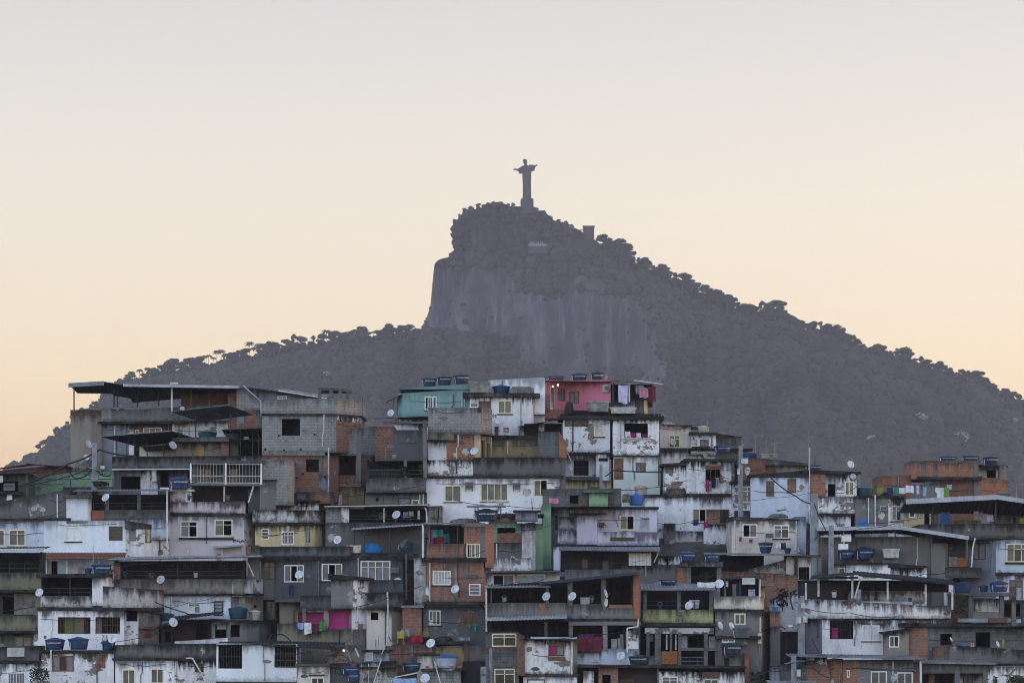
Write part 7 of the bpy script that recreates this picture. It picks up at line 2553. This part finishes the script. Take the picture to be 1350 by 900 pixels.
# trees one can tell apart on the skyline
def tree_proto(kind, seed):
    rs = np.random.default_rng(seed)
    spreads = dict(round_tree=(4.6, 9.5, 5), flat_tree=(6.2, 10.5, 6), thin_tree=(3.4, 12.0, 4))
    w, h, nb = spreads[kind]
    r = thing(kind, 'x', 'tree')
    t = MB()
    t.tube([(0, 0, -5), (rs.uniform(-.3, .3), 0, h * .35), (rs.uniform(-.6, .6), 0, h * .62)], .28, 'bark', 6)
    cl = []
    for i in range(nb):
        a = 6.283 * i / nb + rs.uniform(-.4, .4)
        q = w * rs.uniform(.35, .72)
        e = (math.cos(a) * q, math.sin(a) * q, h * rs.uniform(.6, .92))
        t.bar((0, 0, h * rs.uniform(.3, .55)), e, .16, 'bark', .06, 5)
        cl.append((e, rs.uniform(.30, .5) * w))
    cl.append(((0, 0, h * .92), .42 * w))
    for i in range(4):
        a = 1.57 * i + rs.uniform(-.4, .4)
        cl.append(((math.cos(a) * w * .5, math.sin(a) * w * .5, h * rs.uniform(.2, .5)), rs.uniform(.34, .5) * w))
    t.obj('trunk', r)
    nv = 170
    VS, QS = [], []
    flat = .42 if kind == 'flat_tree' else .62
    for e, q in cl:
        u = rs.normal(size=(nv, 3))
        u /= np.linalg.norm(u, axis=1)[:, None]
        c = np.array(e) + u * (q * rs.uniform(.45, 1.05, (nv, 1))) * np.array([1, 1, flat])
        d1 = rs.normal(size=(nv, 3)) * .42
        d2 = rs.normal(size=(nv, 3)) * .34
        b = len(VS) * 4 * nv
        VS.append(np.stack([c - d1, c + d2, c + d1, c - d2], 1).reshape(-1, 3))
        QS.append(np.arange(nv * 4).reshape(-1, 4) + b)
    np_mesh('crown', np.concatenate(VS), np.concatenate(QS), ['crown_leaf'], parent=r)
    return r


def palm_proto(seed):
    rs = np.random.default_rng(seed)
    r = thing('palm_tree', 'x', 'palm tree')
    h = 11.0
    t = MB()
    t.tube([(0, 0, -5), (.2, 0, h * .5), (.5, 0, h)], .2, 'bark', 6)
    t.obj('trunk', r)
    m = MB()
    for i in range(15):
        a = 6.283 * i / 15 + rs.uniform(-.2, .2)
        up = rs.uniform(.1, .9)
        P = []
        for j in range(6):
            q = j / 5
            P.append(Vector((.5 + math.cos(a) * 3.6 * q, math.sin(a) * 3.6 * q, h + up * 2.6 * q - 3.2 * q * q)))
        sd = Vector((-math.sin(a), math.cos(a), 0))
        for j in range(5):
            w0, w1 = .75 * math.sin(3.14 * (j / 5 * .9 + .1)), .75 * math.sin(3.14 * ((j + 1) / 5 * .9 + .1))
            dr = Vector((0, 0, -.45))
            m.face([P[j], P[j + 1], P[j + 1] + sd * w1 + dr, P[j] + sd * w0 + dr], 'palm_leaf')
            m.face([P[j], P[j] - sd * w0 + dr, P[j + 1] - sd * w1 + dr, P[j + 1]], 'palm_leaf')
    m.obj('crown', r)
    return r


LAB = dict(round_tree='dark round-crowned tree standing on the far mountain skyline', flat_tree='dark spreading flat-topped tree standing on the far mountain skyline',
           thin_tree='dark tall thin-crowned tree standing on the far mountain skyline', palm_tree='dark palm with drooping fronds on the far ridge skyline')
TPR = {k: [tree_proto(k, i + 40 * j) for i in range(2)] for j, k in enumerate(('round_tree', 'flat_tree', 'thin_tree'))}
TPR['palm_tree'] = [palm_proto(5), palm_proto(6)]
used = set()


def plant_tree(kind, px, py, s, dy=0.0):
    pr = random.choice(TPR[kind])
    o = pr if pr.name not in used else copy_tree(pr)
    used.add(pr.name)
    Y = YM - dy
    o.location = ((px - CX) * Y / F, Y, (HZ - py) * Y / F)
    o.scale = (s * random.uniform(.85, 1.15), s, s)
    o.rotation_euler = (0, 0, random.uniform(0, 6.28))
    o['label'] = LAB[kind]
    o['group'] = {'palm_tree': 'palms on the far ridge'}.get(kind, kind.replace('_', ' ') + 's on the far skyline')


def ridge_y(px, lo=0):
    xs = [q[0] for q in SKYL]
    best = None
    for i in range(len(SKYL) - 1):
        a, b = SKYL[i], SKYL[i + 1]
        if min(a[0], b[0]) <= px <= max(a[0], b[0]) and a[0] != b[0]:
            y = a[1] + (b[1] - a[1]) * (px - a[0]) / (b[0] - a[0])
            best = y if best is None else min(best, y)
    return best


px = 52.0
while px < 556:
    k = random.random()
    plant_tree('palm_tree' if (k < .26 and px > 150) else ('thin_tree' if k < .42 else 'round_tree'), px, ridge_y(px) + random.uniform(1, 5), random.uniform(.6, 1.15), random.uniform(4, 20))
    px += random.uniform(3.2, 6.5)
px = 606.0
while px < 760:
    if not 682 < px < 707:
        plant_tree('round_tree', px, ridge_y(px) + 3, random.uniform(.32, .55), random.uniform(5, 20))
    px += random.uniform(6, 11)
for px, s, k in ((797, 1.0, 'round_tree'), (818, 1.25, 'flat_tree'), (828, 1.1, 'flat_tree'), (845, .7, 'round_tree'), (875, .9, 'round_tree'), (903, 1.0, 'round_tree'), (932, .9, 'round_tree'), (945, .9, 'round_tree'),
                 (962, .8, 'flat_tree'), (1005, .9, 'thin_tree'), (1022, 1.2, 'flat_tree'), (1035, .8, 'round_tree'), (1048, .7, 'round_tree'), (1072, .75, 'thin_tree'), (1090, .8, 'flat_tree'), (1104, 1.0, 'flat_tree'), (1118, .8, 'round_tree'),
                 (1150, .6, 'round_tree'), (1163, .6, 'thin_tree'), (1193, 1.1, 'round_tree'), (1200, .8, 'thin_tree'), (1222, .8, 'round_tree'), (1240, .9, 'flat_tree'), (1252, .7, 'round_tree'), (1272, .8, 'round_tree'),
                 (1286, 1.0, 'flat_tree'), (1298, .9, 'round_tree'), (1312, .6, 'round_tree'), (1336, .7, 'palm_tree')):
    plant_tree(k, px, ridge_y(px) + 5, s * 1.25, random.uniform(5, 30))
px = 800.0
while px < 1352:
    plant_tree(random.choice(['round_tree', 'round_tree', 'thin_tree']), px, ridge_y(px) + random.uniform(1, 5), random.uniform(.6, 1.0), random.uniform(8, 25))
    px += random.uniform(5, 10)
for px, py, s in ((601, 337, .32), (610, 300, .3), (588, 342, .28), (606, 318, .26)):
    plant_tree('round_tree', px, py + 3, s, 15)


# pale leafless-looking crowns low on the slope
def on_slope(px, py):
    a = np.abs(cpx - px) + np.abs(cpy - py)
    i = int(np.argmin(a))
    return cen[i], rad[i]


for px, py, s in ((882, 565, 1.0), (1212, 553, 1.3), (1265, 580, 1.7), (1150, 581, .8), (1335, 560, .8), (430, 500, .9)):
    c, rr = on_slope(px, py)
    rs = np.random.default_rng(int(px))
    r = thing('pale_tree', 'pale grey blossoming crown standing out of the dark forest slope', 'tree', tuple(c - np.array([0, 3, 0])), 'pale crowns in the forest')
    t = MB()
    b = Vector(c) - Vector((0, 3, 0))
    t.bar(b - Vector((0, 0, 6)), b, .25, 'bark', .12)
    t.obj('trunk', r)
    n = 260
    u = rs.normal(size=(n, 3))
    u /= np.linalg.norm(u, axis=1)[:, None]
    q = u * rs.uniform(.5, 1.0, (n, 1)) * np.array([5.0, 3.5, 2.6]) * s + np.array([0, 0, 2.5])
    d1, d2 = rs.normal(size=(n, 3)) * .42, rs.normal(size=(n, 3)) * .32
    np_mesh('crown', np.stack([q - d1, q + d2, q + d1, q - d2], 1).reshape(-1, 3), np.arange(n * 4).reshape(-1, 4), ['pale_bloom'], parent=r)

# ------------------------------------------------------------------ statue, tower and lookout on the peak
simple('stone', (.085, .078, .075), .9, 0, .25, .2, .1)
simple('stone_pale', (.26, .25, .24), .9, 0, .2, .2, .1)
simple('peak_concrete', (.07, .067, .066), .9, 0, .2, .2, .1)
SY = YM + 4
sk = SY / F


def SP(px, py, dy=0):
    return Vector(((px - CX) * sk, SY + dy, (HZ - py) * sk))


base = SP(694.5, 274)
st = thing('statue', 'stone statue of a robed figure with outstretched arms on a block pedestal on the peak', 'statue', base)
pm = MB()
for (x0, x1, y0, y1, d) in ((686.2, 703.4, 264.0, 282, 5.2), (687.2, 702.6, 262.0, 264.0, 4.6)):
    a, b = SP(x0, y1), SP(x1, y0)
    pm.box(a.x, a.y - d, a.z, b.x, b.y + d, b.z, 'peak_concrete')
pm.obj('pedestal', st)
fb = bpy.data.meshes.new('figure')
fv, ff = [], []


def loft(rings):
    n = 16
    b = len(fv)
    for c, e1, e2 in rings:
        for i in range(n):
            a = 6.28318 * i / n
            fv.append(tuple(Vector(c) + Vector(e1) * math.cos(a) + Vector(e2) * math.sin(a)))
    for j in range(len(rings) - 1):
        for i in range(n):
            ff.append((b + j * n + i, b + j * n + (i + 1) % n, b + (j + 1) * n + (i + 1) % n, b + (j + 1) * n + i))
    ff.append(tuple(b + i for i in range(n))[::-1])
    ff.append(tuple(b + (len(rings) - 1) * n + i for i in range(n)))


u = sk
robe = [(694.6, 262.2, 5.3, 4.2), (694.7, 255, 5.15, 4.0), (694.6, 245, 5.05, 3.9), (694.5, 238, 5.2, 3.9), (694.5, 232, 5.4, 3.8), (694.5, 227, 5.7, 3.6), (694.0, 222.5, 5.8, 3.3), (693.7, 219.6, 4.6, 2.8), (693.4, 217.9, 2.3, 2.0)]
loft([(SP(x, y), (w * u * 1.10, 0, 0), (0, d * u, 0)) for x, y, w, d in robe])
hd = [(693.3, 218.3, 1.6), (692.9, 216.4, 1.75), (692.5, 214.4, 2.25), (692.2, 212.2, 2.35), (692.0, 210.7, 2.1), (691.9, 209.8, 1.2)]
loft([(SP(x, y), (w * u * 1.18, 0, 0), (0, w * 1.1 * u, 0)) for x, y, w in hd])
for arm in ([(690.5, 221.5, 3.0, 2.4), (687, 223.2, 2.9, 2.2), (684.5, 224.6, 2.6, 1.8), (682.6, 224.2, 1.3, 1.1), (680, 223.6, .85, .8), (678.2, 223.6, 1.15, .6), (676.6, 223.7, .5, .3)],
            [(697.5, 220.8, 3.0, 2.4), (701, 220.8, 2.9, 2.2), (704.2, 220.9, 2.6, 1.8), (705.6, 219.5, 1.3, 1.1), (707, 218.4, .8, .8), (708, 217.9, 1.0, .6), (708.9, 217.5, .4, .3)]):
    loft([(SP(x, y, -1.0), (0, 0, h * u * 1.2), (0, d * u * 1.1, 0)) for x, y, h, d in arm])
# hanging sleeves
loft([(SP(688.8, 224, -1), (3.6 * u, 0, 0), (0, 2.0 * u, 0)), (SP(686.9, 227.0, -1), (3.0 * u, 0, 0), (0, 1.8 * u, 0)), (SP(685.8, 229.3, -1), (1.8 * u, 0, 0), (0, 1.0 * u, 0))])
loft([(SP(701.2, 221.5, -1), (3.4 * u, 0, 0), (0, 2.0 * u, 0)), (SP(702.3, 223.4, -1), (2.7 * u, 0, 0), (0, 1.8 * u, 0)), (SP(702.6, 225.8, -1), (2.0 * u, 0, 0), (0, 1.0 * u, 0))])
fb.from_pydata([tuple(Vector(v) - base) for v in fv], [], ff)
fo_ = bpy.data.objects.new('figure', fb)
COL.objects.link(fo_)
rm_ = fo_.modifiers.new('r', 'REMESH')
rm_.mode = 'VOXEL'
rm_.voxel_size = .3
smm = fo_.modifiers.new('s', 'SMOOTH')
smm.iterations = 1
dg = bpy.context.evaluated_depsgraph_get()
fm_ = bpy.data.meshes.new_from_object(fo_.evaluated_get(dg))
bpy.data.objects.remove(fo_)
fm_.name = 'figure'
fm_.materials.clear()
fm_.materials.append(MATS['stone'])
fg = bpy.data.objects.new('figure', fm_)
COL.objects.link(fg)
fg.parent = st

# tower and lookout terrace
tw = thing('lift_tower', 'square concrete lift tower with a short footbridge on the shoulder of the peak', 'tower', SP(775, 325))
m = MB()
a, b = SP(769.2, 330, 8), SP(783.6, 297.5, 8)
m.box(a.x, a.y, a.z, b.x, a.y + 8, b.z, 'peak_concrete')
m.obj('shaft', tw)
m = MB()
a, b = SP(768.4, 299.0, 7.6), SP(784.4, 297.0, 7.6)
m.box(a.x, a.y, a.z + .4, b.x, a.y + 8.8, b.z + .4, 'peak_concrete')
m.obj('cap', tw)
for yy in (301.5, 305.0, 308.5):
    m = MB()
    a, b = SP(757, yy + .9, 9), SP(769.2, yy, 9)
    m.box(a.x, a.y, a.z, b.x, a.y + 3, b.z, 'peak_concrete')
    m.obj('bridge_deck', tw)
for xx in (758.5, 764):
    m = MB()
    a, b = SP(xx, 318, 10), SP(xx + .9, 301.5, 10)
    m.box(a.x, a.y, a.z, b.x, a.y + 1, b.z, 'peak_concrete')
    m.obj('bridge_post', tw)
gp = 3300.0


def GP(px, py, Y):
    return Vector(((px - CX) * Y / F, Y, (HZ - py) * Y / F))


lk = thing('lookout_terrace', 'pale walled lookout terrace with visitors below the statue', 'terrace', GP(708, 326, 3440))
m = MB()
a, b = GP(696.5, 334, 3440), GP(720.5, 321.8, 3440)
m.box(a.x, a.y, a.z, b.x, a.y + 14, a.z + (b.z - a.z) * .82, 'peak_concrete')
m.obj('retaining_wall', lk)
m = MB()
a, b = GP(696.2, 324.2, 3439), GP(720.8, 321.4, 3439)
m.box(a.x, a.y, a.z, b.x, a.y + .6, b.z, 'stone_pale')
m.obj('parapet', lk)
for i, px in enumerate((699, 701.5, 704, 705.2, 708, 709.4, 713, 715.4)):
    m = MB()
    c = GP(px, 321.6, 3441)
    m.lathe([(.25, -1.0), (.42, -.2), (.36, .7), (.5, 1.1), (.48, 1.5), (.16, 1.65), (.26, 1.8), (.24, 2.05), (.1, 2.15)], random.choice(['case_grey', 'cloth_grey', 'case_grey', 'cloth_sky']), 8, 1, .7, c)
    tag(m.obj('person', None, loc=c), 'tiny visitor in pale clothes at the rail of the lookout terrace', 'person', 'visitors on the lookout terrace')


# ------------------------------------------------------------------ ground
def crest(px):
    return np.interp(px, [-900, -250, 0, 90, 150, 350, 550, 850, 1000, 1130, 1200, 1350, 1600, 2300], [780, 735, 668, 650, 610, 600, 590, 610, 660, 690, 700, 705, 745, 780])


GX = np.linspace(-260, 260, 131)
GY = np.concatenate([np.linspace(40, 276, 12), np.linspace(280, 345, 66), np.linspace(352, 1900, 30)])
gx, gy = np.meshgrid(GX, GY, indexing='ij')
bb = 900 - (gy - 280) / .12
ppx = CX + gx * F / np.maximum(gy, 60)
zz = (HZ - np.maximum(bb, crest(ppx))) * np.minimum(gy, 345) / F - 2.2
top = (HZ - np.maximum(900 - (345 - 280) / .12, crest(CX + gx * F / 345))) * 345 / F - 2.2
far = np.clip((gy - 345) / 160, 0, 1)
z = np.where(gy > 345, top + (-22 - top) * sm(far), zz)
z = np.where(gy < 280, -6.5 - (280 - gy) * .06, z)
edge = np.clip((np.abs(gx) - 180) / 80, 0, 1)
z = z + (-24 - z) * sm(edge)
z = z + (vnoise(gx / 3, gy / 3, 41) - .5) * .4
gi = np.arange(gx.size).reshape(gx.shape)
GQ = np.stack([gi[:-1, :-1], gi[1:, :-1], gi[1:, 1:], gi[:-1, 1:]], -1).reshape(-1, 4)
tag(np_mesh('hillside', np.stack([gx, gy, z], -1).reshape(-1, 3), GQ, ['earth'], smooth=True), kind='structure')
tag(np_mesh('ground', [(-2900, -400, -26), (2900, -400, -26), (2900, 5200, -26), (-2900, 5200, -26)], [(0, 1, 2, 3)], ['forest_floor']), kind='structure')

# ------------------------------------------------------------------ haze
hb = MB()
hm = bpy.data.materials.new('haze')
hm.use_nodes = True
hn = hm.node_tree
hn.nodes.clear()
ho = hn.nodes.new('ShaderNodeOutputMaterial')
hv = hn.nodes.new('ShaderNodeVolumePrincipled')
hv.inputs['Color'].default_value = (HAZE_COL[0], HAZE_COL[1], HAZE_COL[2], 1)
hv.inputs['Density'].default_value = HAZE_D
hv.inputs['Anisotropy'].default_value = HAZE_G
hn.links.new(hv.outputs[0], ho.inputs['Volume'])
MATS['haze'] = hm
hb.box(-3000, -450, -28, 3000, 5300, 420, 'haze')
tag(hb.obj('haze', None, loc=(0, 0, 0)), 'thin grey evening haze filling the air between the houses and the mountain', 'haze', kind='stuff')

# ------------------------------------------------------------------ sky, sun, camera
w = bpy.data.worlds.new('World')
sc.world = w
w.use_nodes = True
wt = w.node_tree
wt.nodes.clear()
wo = wt.nodes.new('ShaderNodeOutputWorld')
wb = wt.nodes.new('ShaderNodeBackground')
sky = wt.nodes.new('ShaderNodeTexSky')
sky.sky_type = 'NISHITA'
sky.sun_disc = False
sky.sun_elevation = math.radians(SUN_EL)
sky.sun_rotation = math.radians(SUN_AZ)
sky.altitude = 0
sky.air_density, sky.dust_density, sky.ozone_density = AIR, DUST, OZONE
hs = wt.nodes.new('ShaderNodeHueSaturation')
hs.inputs['Saturation'].default_value = SKY_SAT
wt.links.new(sky.outputs[0], hs.inputs['Color'])
g = N(wt)
# evening colours: cream low on the sunset side, greyer higher up, cooler behind the camera and boosted there to brighten the house fronts
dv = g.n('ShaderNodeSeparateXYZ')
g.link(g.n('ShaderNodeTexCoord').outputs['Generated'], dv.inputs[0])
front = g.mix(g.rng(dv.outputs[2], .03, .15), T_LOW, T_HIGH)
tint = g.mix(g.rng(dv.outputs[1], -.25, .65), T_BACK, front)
tint = g.mix(g.rng(dv.outputs[0], .20, .75, 0, .9), tint, (.24, .27, .40))       # added dimming of the sky round the sun, to tone down right-facing walls
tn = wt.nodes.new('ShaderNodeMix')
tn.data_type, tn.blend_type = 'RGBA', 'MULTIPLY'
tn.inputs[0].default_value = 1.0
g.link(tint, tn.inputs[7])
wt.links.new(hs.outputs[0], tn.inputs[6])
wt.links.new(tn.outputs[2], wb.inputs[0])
wb.inputs[1].default_value = SKY_S
wt.links.new(wb.outputs[0], wo.inputs[0])
sl = bpy.data.lights.new('sun', 'SUN')
sl.energy = SUN_E
sl.angle = math.radians(SUN_ANG)
sl.color = (1.0, .82, .62)
so = bpy.data.objects.new('sun', sl)
COL.objects.link(so)
az, el = math.radians(SUN_AZ), math.radians(SUN_EL)
sd = Vector((math.sin(az) * math.cos(el), math.cos(az) * math.cos(el), math.sin(el)))
so.rotation_euler = sd.to_track_quat('Z', 'Y').to_euler()
so.location = sd * 100

cam = bpy.data.cameras.new('camera')
co = bpy.data.objects.new('camera', cam)
COL.objects.link(co)
co.rotation_euler = (math.pi / 2, 0, 0)
cam.sensor_fit = 'HORIZONTAL'
cam.sensor_width = 36
cam.lens = 36 * F / 1350
cam.shift_x = 0
cam.shift_y = (HZ - 450) / 1350
cam.clip_start = 1
cam.clip_end = 12000
sc.camera = co
sc.view_settings.view_transform = 'Standard'
sc.view_settings.look = 'None'
sc.view_settings.gamma = 1
sc.view_settings.exposure = EXPO
sc.cycles.use_denoising = True
sc.cycles.denoising_prefilter = 'ACCURATE'
sc.cycles.filter_width = 1.0
sc.cycles.max_bounces = 6
sc.cycles.diffuse_bounces = 3
sc.cycles.volume_bounces = 1
rh = random.Random(4)
for q in HOUSES:                                      # nothing up here was built with a plumb line
    q.root.rotation_euler = (0, math.radians(rh.uniform(-.42, .42)), math.radians(rh.uniform(-1.0, 1.0)))
for o in list(bpy.data.objects):
    if 'base' in o:
        del o['base']
